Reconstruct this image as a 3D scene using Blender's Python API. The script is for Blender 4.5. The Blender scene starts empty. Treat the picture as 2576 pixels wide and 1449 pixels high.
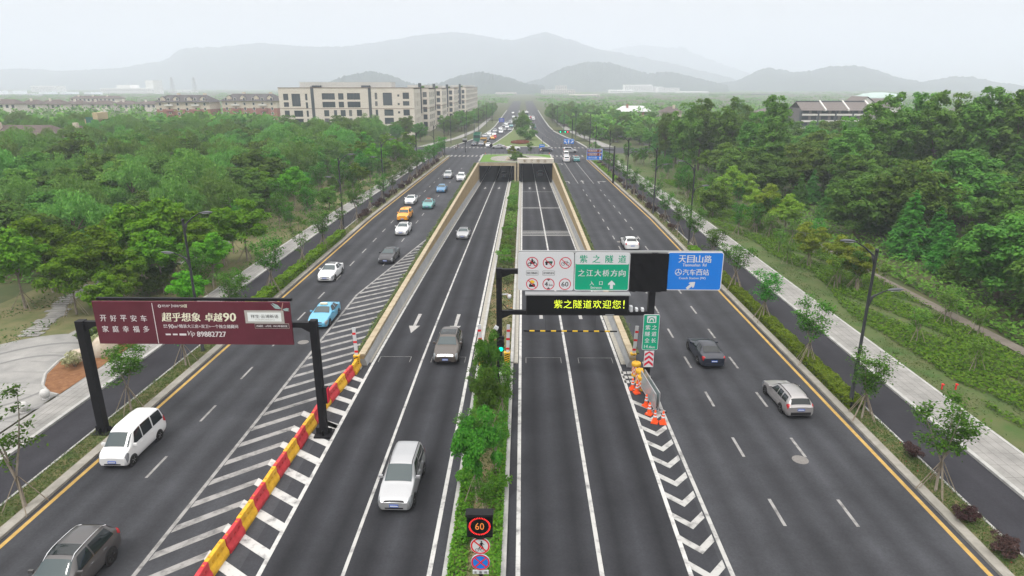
import bpy, math, random
import numpy as np
from mathutils import Matrix, Vector
SC = bpy.context.scene
COL = SC.collection
R = math.radians
# ------------------------------------------------------------------ camera
W_, H_, FPX, YHOR, CAMH, VPX = 2576, 1449, 1620.0, 215.0, 20.0, 1316.0
PITCH = math.atan((H_ / 2 - YHOR) / FPX)
YAW = math.atan((VPX - W_ / 2) / FPX * math.cos(PITCH))
cam_d = bpy.data.cameras.new('camera')
cam = bpy.data.objects.new('camera', cam_d)
COL.objects.link(cam)
SC.camera = cam
cam_d.sensor_width = 36.0
cam_d.lens = 36.0 * FPX / W_
cam_d.clip_start, cam_d.clip_end = 0.5, 30000
cam.location = (0, 0, CAMH)
cam.rotation_euler = (math.pi / 2 - PITCH, 0, YAW)
# ------------------------------------------------------------------ sky, sun, exposure
SUN_EL, SUN_AZ = R(58), R(215)          # azimuth measured clockwise from +Y
w = bpy.data.worlds.new('World')
SC.world = w
w.use_nodes = True
nt = w.node_tree
nt.nodes.clear()
out = nt.nodes.new('ShaderNodeOutputWorld')
bg = nt.nodes.new('ShaderNodeBackground')
sky = nt.nodes.new('ShaderNodeTexSky')
sky.sky_type = 'NISHITA'
sky.sun_disc = False
sky.sun_elevation, sky.sun_rotation = SUN_EL, SUN_AZ
sky.dust_density, sky.air_density, sky.ozone_density = 5.0, 1.0, 1.0
tc = nt.nodes.new('ShaderNodeTexCoord')
sep = nt.nodes.new('ShaderNodeSeparateXYZ')
nt.links.new(tc.outputs['Generated'], sep.inputs[0])
mx = nt.nodes.new('ShaderNodeMath'); mx.operation = 'MAXIMUM'; mx.inputs[1].default_value = 0.0
nt.links.new(sep.outputs['Z'], mx.inputs[0])
# an overcast dome is brighter towards the zenith (CIE overcast sky)
ma = nt.nodes.new('ShaderNodeMath'); ma.operation = 'MULTIPLY_ADD'
ma.inputs[1].default_value, ma.inputs[2].default_value = 19.5, 5.3
mz = nt.nodes.new('ShaderNodeMath'); mz.operation = 'POWER'; mz.inputs[1].default_value = 2.0
nt.links.new(mx.outputs[0], mz.inputs[0]); nt.links.new(mz.outputs[0], ma.inputs[0])
cl = nt.nodes.new('ShaderNodeTexNoise')
cl.inputs['Scale'].default_value, cl.inputs['Detail'].default_value = 1.6, 4.0
nt.links.new(tc.outputs['Generated'], cl.inputs['Vector'])
cm = nt.nodes.new('ShaderNodeMath'); cm.operation = 'MULTIPLY_ADD'
cm.inputs[1].default_value, cm.inputs[2].default_value = 0.22, 0.89
nt.links.new(cl.outputs['Fac'], cm.inputs[0])
mm = nt.nodes.new('ShaderNodeMath'); mm.operation = 'MULTIPLY'
nt.links.new(ma.outputs[0], mm.inputs[0]); nt.links.new(cm.outputs[0], mm.inputs[1])
cloud = nt.nodes.new('ShaderNodeMix'); cloud.data_type = 'RGBA'; cloud.blend_type = 'MULTIPLY'
cloud.inputs['Factor'].default_value = 1.0
cloud.inputs[6].default_value = (1.0, 0.958, 0.915, 1)
nt.links.new(mm.outputs[0], cloud.inputs[7])
mixs = nt.nodes.new('ShaderNodeMix'); mixs.data_type = 'RGBA'
mixs.inputs['Factor'].default_value = 0.88
nt.links.new(sky.outputs[0], mixs.inputs[6]); nt.links.new(cloud.outputs[2], mixs.inputs[7])
nt.links.new(mixs.outputs[2], bg.inputs['Color'])
bg.inputs['Strength'].default_value = 0.1
nt.links.new(bg.outputs[0], out.inputs[0])
sd = bpy.data.lights.new('sun', 'SUN')
sd.energy, sd.angle, sd.color = 1.4, R(12), (1.0, 0.97, 0.92)
sun = bpy.data.objects.new('sun', sd)
COL.objects.link(sun)
sun.location = (0, 0, 60)
sun.rotation_euler = (math.pi / 2 - SUN_EL, 0, math.pi - SUN_AZ)
SC.view_settings.view_transform = 'Standard'
SC.view_settings.look = 'None'
SC.view_settings.exposure = 0.64
SC.view_settings.gamma = 1.0
SC.view_settings.use_curve_mapping = False
SC.cycles.max_bounces = 6
SC.cycles.diffuse_bounces = 3
SC.cycles.glossy_bounces = 2
SC.cycles.transmission_bounces = 3
SC.cycles.transparent_max_bounces = 6
SC.cycles.volume_bounces = 2
# ------------------------------------------------------------------ placing helpers: a pixel of the 2576 px photograph to a point of the place
SP, CP, SY, CY = math.sin(PITCH), math.cos(PITCH), math.sin(YAW), math.cos(YAW)
def ray(x, y):
    u, v = (x - W_ / 2) / FPX, (H_ / 2 - y) / FPX
    a, b, c = u, CP + v * SP, -SP + v * CP
    return a * CY - b * SY, a * SY + b * CY, c
def G(x, y, z=0.0):                       # point at height z
    a, b, c = ray(x, y); t = (z - CAMH) / c
    return a * t, b * t
def AY(x, y, Y):                          # point at distance Y -> (X, Z)
    a, b, c = ray(x, y); t = Y / b
    return a * t, CAMH + c * t
# ------------------------------------------------------------------ materials
MATS = {}
def mat(name, col, rough=0.6, metal=0.0, spec=0.22, coat=0.0, var=0.0, scale=1.0, col2=None, bump=0.0, bscale=40.0, emit=0.0, detail=4.0, stretch=None, world=True, ramp=(0.34, 0.66)):
    if name in MATS: return MATS[name]
    m = bpy.data.materials.new(name); m.use_nodes = True
    n = m.node_tree; b = n.nodes['Principled BSDF']
    b.inputs['Base Color'].default_value = (*col, 1)
    b.inputs['Roughness'].default_value = rough
    b.inputs['Metallic'].default_value = metal
    b.inputs['Specular IOR Level'].default_value = spec
    b.inputs['Coat Weight'].default_value = coat
    b.inputs['Coat Roughness'].default_value = 0.06
    if emit:
        b.inputs['Emission Color'].default_value = (*col, 1); b.inputs['Emission Strength'].default_value = emit
    if var or col2 or bump:
        if world:
            g = n.nodes.new('ShaderNodeNewGeometry'); src = g.outputs['Position']
        else:
            g = n.nodes.new('ShaderNodeTexCoord'); src = g.outputs['Object']
        if stretch:
            mp = n.nodes.new('ShaderNodeMapping'); mp.inputs['Scale'].default_value = stretch
            n.links.new(src, mp.inputs[0]); src = mp.outputs[0]
    if var or col2:
        t = n.nodes.new('ShaderNodeTexNoise'); t.inputs['Scale'].default_value = scale; t.inputs['Detail'].default_value = detail
        t.inputs['Roughness'].default_value = 0.65
        n.links.new(src, t.inputs['Vector'])
        rp = n.nodes.new('ShaderNodeValToRGB'); n.links.new(t.outputs['Fac'], rp.inputs[0])
        c2 = col2 or tuple(min(1, c * (1 + var)) for c in col)
        c1 = col if col2 else tuple(c * (1 - var) for c in col)
        rp.color_ramp.elements[0].position, rp.color_ramp.elements[1].position = ramp
        rp.color_ramp.elements[0].color, rp.color_ramp.elements[1].color = (*c1, 1), (*c2, 1)
        n.links.new(rp.outputs[0], b.inputs['Base Color'])
    if bump:
        t2 = n.nodes.new('ShaderNodeTexNoise'); t2.inputs['Scale'].default_value = bscale; t2.inputs['Detail'].default_value = 3
        n.links.new(src, t2.inputs['Vector'])
        bp = n.nodes.new('ShaderNodeBump'); bp.inputs['Strength'].default_value = bump; bp.inputs['Distance'].default_value = 0.02
        n.links.new(t2.outputs['Fac'], bp.inputs['Height']); n.links.new(bp.outputs[0], b.inputs['Normal'])
    MATS[name] = m
    return m
def asphalt(name, base, streak, tracks):
    """grey asphalt: fine grain, patches, and worn darker wheel paths along each lane (tracks = [(lane centre X, half gauge)])"""
    m = bpy.data.materials.new(name); m.use_nodes = True
    n = m.node_tree; b = n.nodes['Principled BSDF']; b.inputs['Roughness'].default_value = 0.82
    b.inputs['Specular IOR Level'].default_value = 0.12
    g = n.nodes.new('ShaderNodeNewGeometry')
    t1 = n.nodes.new('ShaderNodeTexNoise'); t1.inputs['Scale'].default_value = 9.0; t1.inputs['Detail'].default_value = 8; t1.inputs['Roughness'].default_value = 0.8
    mp = n.nodes.new('ShaderNodeMapping'); mp.inputs['Scale'].default_value = (0.55, 0.05, 1)
    t2 = n.nodes.new('ShaderNodeTexNoise'); t2.inputs['Scale'].default_value = 1.0; t2.inputs['Detail'].default_value = 5
    n.links.new(g.outputs['Position'], t1.inputs['Vector']); n.links.new(g.outputs['Position'], mp.inputs[0]); n.links.new(mp.outputs[0], t2.inputs['Vector'])
    s = n.nodes.new('ShaderNodeSeparateXYZ'); n.links.new(g.outputs['Position'], s.inputs[0])
    def M(op, a, bb, c=None):
        q = n.nodes.new('ShaderNodeMath'); q.operation = op
        for i, z in enumerate((a, bb, c)):
            if z is None: continue
            if isinstance(z, (int, float)): q.inputs[i].default_value = z
            else: n.links.new(z, q.inputs[i])
        return q.outputs[0]
    val = M('MULTIPLY_ADD', t1.outputs['Fac'], 1.1, 0.45)
    t3 = n.nodes.new('ShaderNodeTexNoise'); t3.inputs['Scale'].default_value = 0.23; t3.inputs['Detail'].default_value = 9; t3.inputs['Roughness'].default_value = 0.7
    n.links.new(g.outputs['Position'], t3.inputs['Vector'])
    val = M('MULTIPLY', val, M('MULTIPLY_ADD', t3.outputs['Fac'], 1.2, 0.4))
    val = M('MULTIPLY', val, M('MULTIPLY_ADD', t2.outputs['Fac'], 0.9, 0.55))
    acc = None
    for c, wd in tracks:
        d = M('ABSOLUTE', M('SUBTRACT', s.outputs['X'], c), 0)
        e = M('MAXIMUM', M('SUBTRACT', 1.0, M('DIVIDE', d, wd)), 0.0)
        e = M('SMOOTH_MIN', e, 1.0, 0.2)
        acc = e if acc is None else M('ADD', acc, e)
    if acc is not None:
        wob = M('MULTIPLY_ADD', t2.outputs['Fac'], 1.2, 0.4)
        val = M('MULTIPLY', val, M('SUBTRACT', 1.0, M('MULTIPLY', M('MULTIPLY', acc, wob), streak)))
    mix = n.nodes.new('ShaderNodeMix'); mix.data_type = 'RGBA'; mix.blend_type = 'MULTIPLY'; mix.inputs['Factor'].default_value = 1
    mix.inputs[6].default_value = (*base, 1); n.links.new(val, mix.inputs[7])
    n.links.new(mix.outputs[2], b.inputs['Base Color'])
    bp = n.nodes.new('ShaderNodeBump'); bp.inputs['Strength'].default_value = 0.25; bp.inputs['Distance'].default_value = 0.01
    n.links.new(t1.outputs['Fac'], bp.inputs['Height']); n.links.new(bp.outputs[0], b.inputs['Normal'])
    MATS[name] = m
    return m
def leafmat(name, dark, light, trans=0.25, hue=0.05):
    m = bpy.data.materials.new(name); m.use_nodes = True
    n = m.node_tree; n.nodes.clear()
    o = n.nodes.new('ShaderNodeOutputMaterial')
    g = n.nodes.new('ShaderNodeNewGeometry'); oi = n.nodes.new('ShaderNodeObjectInfo')
    rp = n.nodes.new('ShaderNodeMix'); rp.data_type = 'RGBA'
    rp.inputs[6].default_value, rp.inputs[7].default_value = (*dark, 1), (*light, 1)
    n.links.new(g.outputs['Random Per Island'], rp.inputs['Factor'])
    hs = n.nodes.new('ShaderNodeHueSaturation')
    a = n.nodes.new('ShaderNodeMath'); a.operation = 'MULTIPLY_ADD'; a.inputs[1].default_value = hue; a.inputs[2].default_value = 0.5 - hue * 0.58
    c = n.nodes.new('ShaderNodeMath'); c.operation = 'MULTIPLY_ADD'; c.inputs[1].default_value = 0.7; c.inputs[2].default_value = 0.68
    n.links.new(oi.outputs['Random'], a.inputs[0]); n.links.new(oi.outputs['Random'], c.inputs[0])
    n.links.new(a.outputs[0], hs.inputs['Hue']); n.links.new(c.outputs[0], hs.inputs['Value']); n.links.new(rp.outputs[2], hs.inputs['Color'])
    d = n.nodes.new('ShaderNodeBsdfPrincipled'); d.inputs['Roughness'].default_value = 0.65; d.inputs['Specular IOR Level'].default_value = 0.06
    n.links.new(hs.outputs[0], d.inputs['Base Color'])
    t = n.nodes.new('ShaderNodeBsdfTranslucent'); n.links.new(hs.outputs[0], t.inputs['Color'])
    ms = n.nodes.new('ShaderNodeMixShader'); ms.inputs[0].default_value = trans
    n.links.new(d.outputs[0], ms.inputs[1]); n.links.new(t.outputs[0], ms.inputs[2]); n.links.new(ms.outputs[0], o.inputs[0])
    MATS[name] = m
    return m
# ------------------------------------------------------------------ mesh building
class MB:
    def __init__(s): s.v, s.f = [], []
    def add(s, vs, fs):
        n = len(s.v); s.v += [tuple(q) for q in vs]; s.f += [tuple(i + n for i in f) for f in fs]; return s
    def box(s, x0, x1, y0, y1, z0, z1):
        return s.add([(x0,y0,z0),(x1,y0,z0),(x1,y1,z0),(x0,y1,z0),(x0,y0,z1),(x1,y0,z1),(x1,y1,z1),(x0,y1,z1)],
                     [(3,2,1,0),(4,5,6,7),(0,1,5,4),(1,2,6,5),(2,3,7,6),(3,0,4,7)])
    def obox(s, c, d, rot=0.0, ax='Z'):
        m = Matrix.Translation(c) @ Matrix.Rotation(rot, 4, ax)
        t = MB().box(-d[0]/2, d[0]/2, -d[1]/2, d[1]/2, -d[2]/2, d[2]/2)
        return s.add([m @ Vector(q) for q in t.v], t.f)
    def tube(s, p0, p1, r0, r1=None, n=8): return s.path([p0, p1], [r0, r0 if r1 is None else r1], n)
    def path(s, pts, rr, n=8):
        pts = [Vector(p) for p in pts]; vs, fs = [], []
        for i, p in enumerate(pts):
            d = (pts[min(i+1, len(pts)-1)] - pts[max(i-1, 0)]).normalized()
            a = d.cross(Vector((0, 0, 1)) if abs(d.z) < 0.9 else Vector((1, 0, 0))).normalized(); b = d.cross(a)
            for k in range(n):
                t = 2 * math.pi * k / n
                vs.append(p + (a * math.cos(t) + b * math.sin(t)) * rr[i])
        for i in range(len(pts) - 1):
            for k in range(n):
                k2 = (k + 1) % n
                fs.append((i*n+k, i*n+k2, (i+1)*n+k2, (i+1)*n+k))
        fs.append(tuple(range(n))); fs.append(tuple(range((len(pts)-1)*n + n - 1, (len(pts)-1)*n - 1, -1)))
        return s.add(vs, fs)
    def poly(s, pts, z): return s.add([(p[0], p[1], z) for p in pts], [tuple(range(len(pts)))])
    def prism(s, pts, z0, z1):
        n = len(pts)
        return s.add([(p[0], p[1], z0) for p in pts] + [(p[0], p[1], z1) for p in pts],
                     [tuple(range(n))[::-1], tuple(range(n, 2*n))] + [(i, (i+1) % n, n + (i+1) % n, n + i) for i in range(n)])
    def vprism(s, pts, y0, y1):            # outline in the X-Z plane given a thickness along Y
        n = len(pts)
        return s.add([(p[0], y0, p[1]) for p in pts] + [(p[0], y1, p[1]) for p in pts],
                     [tuple(range(n)), tuple(range(n, 2*n))[::-1]] + [(i, n + i, n + (i+1) % n, (i+1) % n) for i in range(n)])
    def lathe(s, prof, c=(0, 0, 0), n=16, axis='Z'):
        vs, fs = [], []
        for r, z in prof:
            for k in range(n):
                t = 2 * math.pi * k / n; a, b = r * math.cos(t), r * math.sin(t)
                q = (a, b, z) if axis == 'Z' else (z, a, b) if axis == 'X' else (a, z, b)
                vs.append((q[0]+c[0], q[1]+c[1], q[2]+c[2]))
        for i in range(len(prof) - 1):
            for k in range(n):
                k2 = (k+1) % n; fs.append((i*n+k, i*n+k2, (i+1)*n+k2, (i+1)*n+k))
        fs.append(tuple(range(n))[::-1]); fs.append(tuple(range((len(prof)-1)*n, len(prof)*n)))
        return s.add(vs, fs)
    def grid(s, P):                        # P: rows of points
        nr, nc = len(P), len(P[0])
        return s.add([q for r in P for q in r], [(i*nc+j, i*nc+j+1, (i+1)*nc+j+1, (i+1)*nc+j) for i in range(nr-1) for j in range(nc-1)])
    def mesh(s, name, m, smooth=False):
        me = bpy.data.meshes.new(name); me.from_pydata(s.v, [], s.f); me.update()
        if m: me.materials.append(m)
        if smooth: me.polygons.foreach_set('use_smooth', [True] * len(me.polygons))
        return me
    def build(s, name, m, parent=None, smooth=False):
        return link(name, s.mesh(name, m, smooth), parent)
def link(name, me, parent=None, loc=None, rz=None):
    o = bpy.data.objects.new(name, me); COL.objects.link(o)
    if parent: o.parent = parent
    if loc: o.location = loc
    if rz is not None: o.rotation_euler = (0, 0, rz)
    return o
def tag(o, label=None, cat=None, group=None, kind=None):
    if label: o['label'] = label
    if cat: o['category'] = cat
    if group: o['group'] = group
    if kind: o['kind'] = kind
    return o
def thing(name, label, cat, loc=(0, 0, 0), rz=0.0, group=None):
    o = bpy.data.objects.new(name, None); COL.objects.link(o); o.empty_display_size = 0.3
    o.location = loc; o.rotation_euler = (0, 0, rz)
    return tag(o, label, cat, group)
def struct(name, mb, m, smooth=False, label=None):
    o = mb.build(name, m, None, smooth); o['kind'] = 'structure'
    if label: o['label'] = label
    return o
def dup(root, loc, rz, label=None, group=None, scale=None):
    kids = {}
    for o in root.children: kids[o] = list(o.children)
    r = root.copy(); COL.objects.link(r); r.location = loc; r.rotation_euler = (0, 0, rz)
    if scale: r.scale = scale if isinstance(scale, tuple) else (scale,) * 3
    if label: r['label'] = label
    if group: r['group'] = group
    for ch, gs in kids.items():
        c = ch.copy(); COL.objects.link(c); c.parent = r
        for g in gs:
            d = g.copy(); COL.objects.link(d); d.parent = c
    return r
ORD = ['first', 'second', 'third', 'fourth', 'fifth', 'sixth', 'seventh', 'eighth', 'ninth', 'tenth', 'eleventh', 'twelfth', 'thirteenth', 'fourteenth', 'fifteenth', 'sixteenth', 'seventeenth', 'eighteenth', 'nineteenth', 'twentieth', 'twenty-first', 'twenty-second', 'twenty-third', 'twenty-fourth', 'twenty-fifth', 'twenty-sixth', 'twenty-seventh', 'twenty-eighth', 'twenty-ninth', 'thirtieth']
def leaves(name, C, N, S, m, asp=0.55, T=None, seed=0):
    """one mesh of small pointed leaf faces: centres C, normals N, half lengths S"""
    rg = np.random.default_rng(seed + 11)
    C = np.asarray(C, float); N = np.asarray(N, float); S = np.asarray(S, float).reshape(-1, 1)
    N = N / (np.linalg.norm(N, axis=1, keepdims=True) + 1e-9)
    A = rg.normal(size=C.shape) if T is None else np.asarray(T, float)
    T_ = A - N * np.sum(A * N, axis=1, keepdims=True) if T is None else A
    T_ = T_ / (np.linalg.norm(T_, axis=1, keepdims=True) + 1e-9)
    B = np.cross(N, T_)
    n = len(C)
    V = np.empty((n, 4, 3))
    V[:, 0] = C - T_ * S; V[:, 1] = C + B * S * asp + N * S * 0.12; V[:, 2] = C + T_ * S; V[:, 3] = C - B * S * asp + N * S * 0.12
    me = bpy.data.meshes.new(name)
    me.vertices.add(4 * n); me.vertices.foreach_set('co', V.reshape(-1))
    me.loops.add(4 * n); me.loops.foreach_set('vertex_index', np.arange(4 * n, dtype=np.int32))
    me.polygons.add(n); me.polygons.foreach_set('loop_start', np.arange(0, 4 * n, 4, dtype=np.int32))
    me.update(calc_edges=True); me.validate()
    me.materials.append(m)
    return me
def text_mb(body, cx, cz, wd, ht=None, y=0.0, bold=0.0, shear=0.0):
    """the words as flat faces standing in the X-Z plane, fitted to a width (and height) about (cx, cz)"""
    c = bpy.data.curves.new('t', 'FONT'); c.body = body; c.resolution_u = 2; c.shear = shear; c.fill_mode = 'FRONT'; c.offset = 0.0
    c.extrude = 0.0
    o = bpy.data.objects.new('t', c); COL.objects.link(o)
    dg = bpy.context.evaluated_depsgraph_get(); me = bpy.data.meshes.new_from_object(o.evaluated_get(dg))
    v = np.empty(len(me.vertices) * 3); me.vertices.foreach_get('co', v); v = v.reshape(-1, 3)
    fs = [tuple(p.vertices) for p in me.polygons]
    bpy.data.objects.remove(o); bpy.data.curves.remove(c); bpy.data.meshes.remove(me)
    lo, hi = v.min(0), v.max(0); s = wd / (hi[0] - lo[0]); sz = s if ht is None else ht / (hi[1] - lo[1])
    mb = MB()
    for k, dx in enumerate((0.0, bold * .9, -bold * .9) if bold > 0 else (0.0,)):
      mb.add([(cx + dx * abs(s) + (q[0] - (lo[0]+hi[0])/2) * s, y - .0012 * k, cz + (q[1] - (lo[1]+hi[1])/2) * sz) for q in v], fs)
    return mb
# ------------------------------------------------------------------ setting: profile of the ramp, edges of the roads
PORT = 174.0
def zr(Y):
    t = min(1.0, max(0.0, (Y - 44) / 130.0))
    z = -5.0 * (t ** 1.2)
    return z if Y <= PORT else -5.0 - (Y - PORT) * 0.035
def offL(Y): return 0.0 if Y < 100 else (min(Y, 196) - 100) / 90 * 2.2
def offR(Y): return 0.0 if Y < 100 else -(min(Y, 196) - 100) / 90 * 2.2
def yrange(a, b, st): 
    n = max(1, int(math.ceil((b - a) / st))); return [a + (b - a) * i / n for i in range(n + 1)]
def strip(mb, x0, x1, a, b, z, st=6.0):
    """a ribbon along Y between x0 and x1 (numbers or functions) lying on z (number or function)"""
    f = lambda q, y: q(y) if callable(q) else q
    rows = [[(f(x0, y), y, f(z, y)), (f(x1, y), y, f(z, y))] for y in yrange(a, b, st)]
    return mb.grid(rows)
def kerb(mb, x0, x1, a, b, zb, zt, st=6.0):
    f = lambda q, y: q(y) if callable(q) else q
    P = [[(f(x0, y), y, f(zb, y)), (f(x0, y), y, f(zt, y)), (f(x1, y), y, f(zt, y)), (f(x1, y), y, f(zb, y)), (f(x0, y), y, f(zb, y))] for y in yrange(a, b, st)]
    mb.grid([r[::-1] for r in P])
    mb.add(P[0][:4], [(3, 2, 1, 0)]); mb.add(P[-1][:4], [(0, 1, 2, 3)])
    return mb
m_ground = mat('forest_floor', (0.040, 0.062, 0.020), 0.95, var=0, scale=0.22, col2=(0.085, 0.085, 0.038), bump=0.6, bscale=3)
m_lawn = mat('dry_lawn', (0.085, 0.105, 0.038), 0.95, scale=0.35, col2=(0.165, 0.145, 0.075), bump=0.5, bscale=9, detail=8)
m_lawng = mat('lush_lawn', (0.07, 0.155, 0.022), 0.95, scale=0.6, col2=(0.11, 0.20, 0.035), bump=0.4, bscale=12)
m_verge = mat('verge_grass', (0.06, 0.095, 0.028), 0.95, scale=1.1, col2=(0.15, 0.12, 0.06), bump=0.7, bscale=14, detail=8)
m_asc = asphalt('asphalt_ramp', (0.0355, 0.037, 0.0425), 0.5, [(x, 0.95) for x in (-10.35, -8.45, -6.75, -4.85, 0.8, 2.55, 4.4, 6.4)])
m_asl = asphalt('asphalt_road', (0.0465, 0.0485, 0.0545), 0.32, [(x, 0.9) for x in (-22.6, -20.9, -19.1, -17.4, 10.2, 11.9, 13.5, 15.1, 17.0, 18.7)])
m_asy = asphalt('asphalt_cycle_lane', (0.027, 0.027, 0.032), 0.0, [])
m_pave = mat('granite_paving', (0.19, 0.188, 0.18), 0.85, scale=0.7, col2=(0.285, 0.28, 0.268), bump=0.2, bscale=6, detail=8)
m_kerb = mat('granite_kerb', (0.21, 0.20, 0.175), 0.85, scale=1.5, col2=(0.30, 0.285, 0.255), detail=6)
m_kerbw = mat('pale_kerb', (0.28, 0.28, 0.27), 0.8, scale=1.5, col2=(0.39, 0.39, 0.378))
m_white = mat('road_paint_white', (0.15, 0.15, 0.15), 0.75, scale=1.7, col2=(0.46, 0.46, 0.45), detail=12, ramp=(.30, .50))
m_worn = mat('road_paint_worn', (0.09, 0.09, 0.09), 0.8, scale=1.5, col2=(0.27, 0.266, 0.26), detail=12, ramp=(.30, .54))
m_yel = mat('road_paint_yellow', (0.34, 0.215, 0.06), 0.8, scale=2.0, col2=(0.46, 0.31, 0.10), detail=10)
m_conc = mat('pale_concrete', (0.26, 0.268, 0.275), 0.8, scale=0.7, col2=(0.33, 0.338, 0.342), detail=8)
m_tile = mat('beige_stone_tile', (0.27, 0.20, 0.10), 0.8, scale=1.4, col2=(0.38, 0.295, 0.165), detail=8, stretch=(1, 1, 0.35))
m_cope = mat('beige_coping', (0.31, 0.255, 0.17), 0.8, scale=1.3, col2=(0.40, 0.34, 0.245))
m_soil = mat('brown_mulch', (0.13, 0.060, 0.028), 0.95, scale=3.0, col2=(0.23, 0.115, 0.055), bump=0.9, bscale=18, detail=8)
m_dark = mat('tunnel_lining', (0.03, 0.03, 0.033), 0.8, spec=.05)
m_drain = mat('drain_gravel', (0.27, 0.26, 0.225), 0.9, scale=5, col2=(0.37, 0.355, 0.315), detail=8)
# ground: one mesh with a slot for the ramp
g = MB()
FAR = 11000
g.grid([[(-FAR, -60, 0), (-11.9, -60, 0)], [(-11.9, 0, 0), (-11.9, 0, 0)]][:1] + [[(-FAR, FAR, 0), (-11.9, FAR, 0)]])
g.grid([[(8.2, -60, 0), (FAR, -60, 0)], [(8.2, FAR, 0), (FAR, FAR, 0)]])
g.grid([[(-11.9, -60, -0.02), (8.2, -60, -0.02)], [(-11.9, 43.9, -0.02), (8.2, 43.9, -0.02)]])
g.grid([[(-11.9, 176, 0), (8.2, 176, 0)], [(-11.9, FAR, 0), (8.2, FAR, 0)]])
struct('ground', g, m_ground)
# ---- surface roads
Z1 = 0.03
r = MB()
strip(r, lambda y: -23.95 + offL(y), -12.15, 4, 196, Z1)
road_l = struct('road', r, m_asl)
r = MB()
strip(r, 8.75, lambda y: 20.45 + offR(y), 4, 196, Z1)
road_r = struct('road', r, m_asl)
r = MB()
strip(r, -12.15, -3.3, 4, 44.5, Z1); strip(r, -0.65, 8.75, 4, 44.5, Z1)
strip(r, -11.75, -3.3, 44.5, PORT + 2, lambda y: zr(y) + Z1, 4); strip(r, -0.65, 8.05, 44.5, PORT + 2, lambda y: zr(y) + Z1, 4)
ramp = struct('ramp_road', r, m_asc)
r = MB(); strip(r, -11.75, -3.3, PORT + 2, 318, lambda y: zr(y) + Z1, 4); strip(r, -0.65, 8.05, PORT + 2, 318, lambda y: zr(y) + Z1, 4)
struct('tunnel_road', r, mat('tunnel_shade_asphalt', (.010, .010, .011), .9, spec=.05))  # same asphalt darkened: the shade inside the tunnel is put into its colour
r = MB(); r.grid([[(-21.75, 196, Z1), (-9, 196, Z1), (6, 196, Z1), (18.25, 196, Z1)], [(-30, 203, Z1), (-9, 203, Z1), (6, 203, Z1), (24, 203, Z1)]])
r.grid([[(-120, 203, Z1), (-30, 203, Z1), (24, 203, Z1), (90, 203, Z1)], [(-120, 214, Z1), (-30, 223, Z1), (22, 223, Z1), (90, 214, Z1)]])
cross_rd = struct('road', r, m_asl)
# avenue beyond the crossing, its two carriageways
def pixpoly(pts, z): return [G(x, y, z) for x, y in pts]
r = MB()
aL = [(-24.2, 223), (-21.0, 244), (-17.5, 270), (-15.2, 300), (-14.3, 340), (-14.0, 420), (-13.6, 560), (-13.0, 900)]
aLi = [(-11.7, 223), (-9.6, 244), (-7.4, 270), (-5.2, 300), (-4.2, 340), (-3.4, 420), (-3.0, 560), (-2.8, 900)]
aRi = [(9.2, 223), (7.4, 244), (5.7, 270), (4.2, 300), (3.6, 340), (3.2, 420), (3.0, 560), (3.0, 900)]
aR = [(21.5, 223), (20.2, 244), (17.0, 270), (14.2, 300), (13.2, 340), (12.8, 420), (12.6, 560), (12.4, 900)]
r.grid([[(a[0], a[1], Z1), (b[0], b[1], Z1)] for a, b in zip(aL, aLi)])
r.grid([[(a[0], a[1], Z1), (b[0], b[1], Z1)] for a, b in zip(aRi, aR)])
struct('road', r, m_asl)
ip = MB()
def at_(tab, Y): return float(np.interp(Y, [q[1] for q in tab], [q[0] for q in tab]))
isl = [(at_(aLi, y), y) for y in (224, 244, 270, 300, 340, 420)][::-1] + [(at_(aRi, y), y) for y in (224, 244, 270, 300, 340, 420)]
isl = isl[:6][::-1] + isl[6:][::-1]
ip.prism([(x, y) for x, y in isl][::-1] if False else isl, 0.0, 0.18)
struct('median_island', ip, mat('island_grass', (0.085, 0.13, 0.04), 0.95, scale=0.5, col2=(0.13, 0.16, 0.06)))
k = MB()
for tab in (aL, aLi, aRi, aR):
    for (xa, ya), (xb, yb) in zip(tab[:-2], tab[1:-1]):
        k.prism([(xa - .25, ya), (xa + .25, ya), (xb + .25, yb), (xb - .25, yb)], 0.0, 0.20)
k.box(-11.7, 9.2, 223.0, 223.8, 0, 0.21)
struct('kerb', k, m_kerbw)
sw = MB()
for pts in ([(-36, 223), (-33, 223), (-24.5, 262), (-20.5, 310), (-20, 420), (-22, 420), (-23.0, 310), (-27.5, 262)],
            [(27, 223), (31, 223), (27, 262), (22.5, 310), (21, 420), (18.5, 420), (19.5, 310), (23.5, 262)]):
    sw.poly(pts if pts[0][0] < 0 else pts, 0.12)
struct('pavement', sw, m_pave)
# ---- cycle lanes, pavements, verges, kerbs
r = MB(); strip(r, lambda y: -28.85 + offL(y), lambda y: -25.75 + offL(y), 4, 203, Z1); struct('cycle_lane', r, m_asy)
r = MB(); strip(r, lambda y: 22.3 + offR(y), lambda y: 25.4 + offR(y), 4, 203, Z1); struct('cycle_lane', r, m_asy)
def paving(x0, x1, off, name):
    o = MB(); strip(o, lambda y: x0 + off(y), lambda y: x1 + off(y), 4, 200, 0.15)
    s = struct(name, o, m_pave)
    j = MB()                                # joints between the slabs: thin dark gaps
    for y in yrange(18, 120, 1.2): j.poly([(x0 + off(y), y), (x1 + off(y), y), (x1 + off(y), y + .02), (x0 + off(y), y + .02)], 0.154)
    for f in (0.2, 0.4, 0.6, 0.8):
        x = x0 + (x1 - x0) * f; strip(j, lambda y: x - .012 + off(y), lambda y: x + .012 + off(y), 18, 150, 0.155)
    j.build('paving_joint', mat('paving_gap', (0.11, 0.105, 0.10), 0.9), s)
paving(-31.1, -29.1, offL, 'pavement'); paving(25.65, 28.2, offR, 'pavement')
k = MB()
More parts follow.
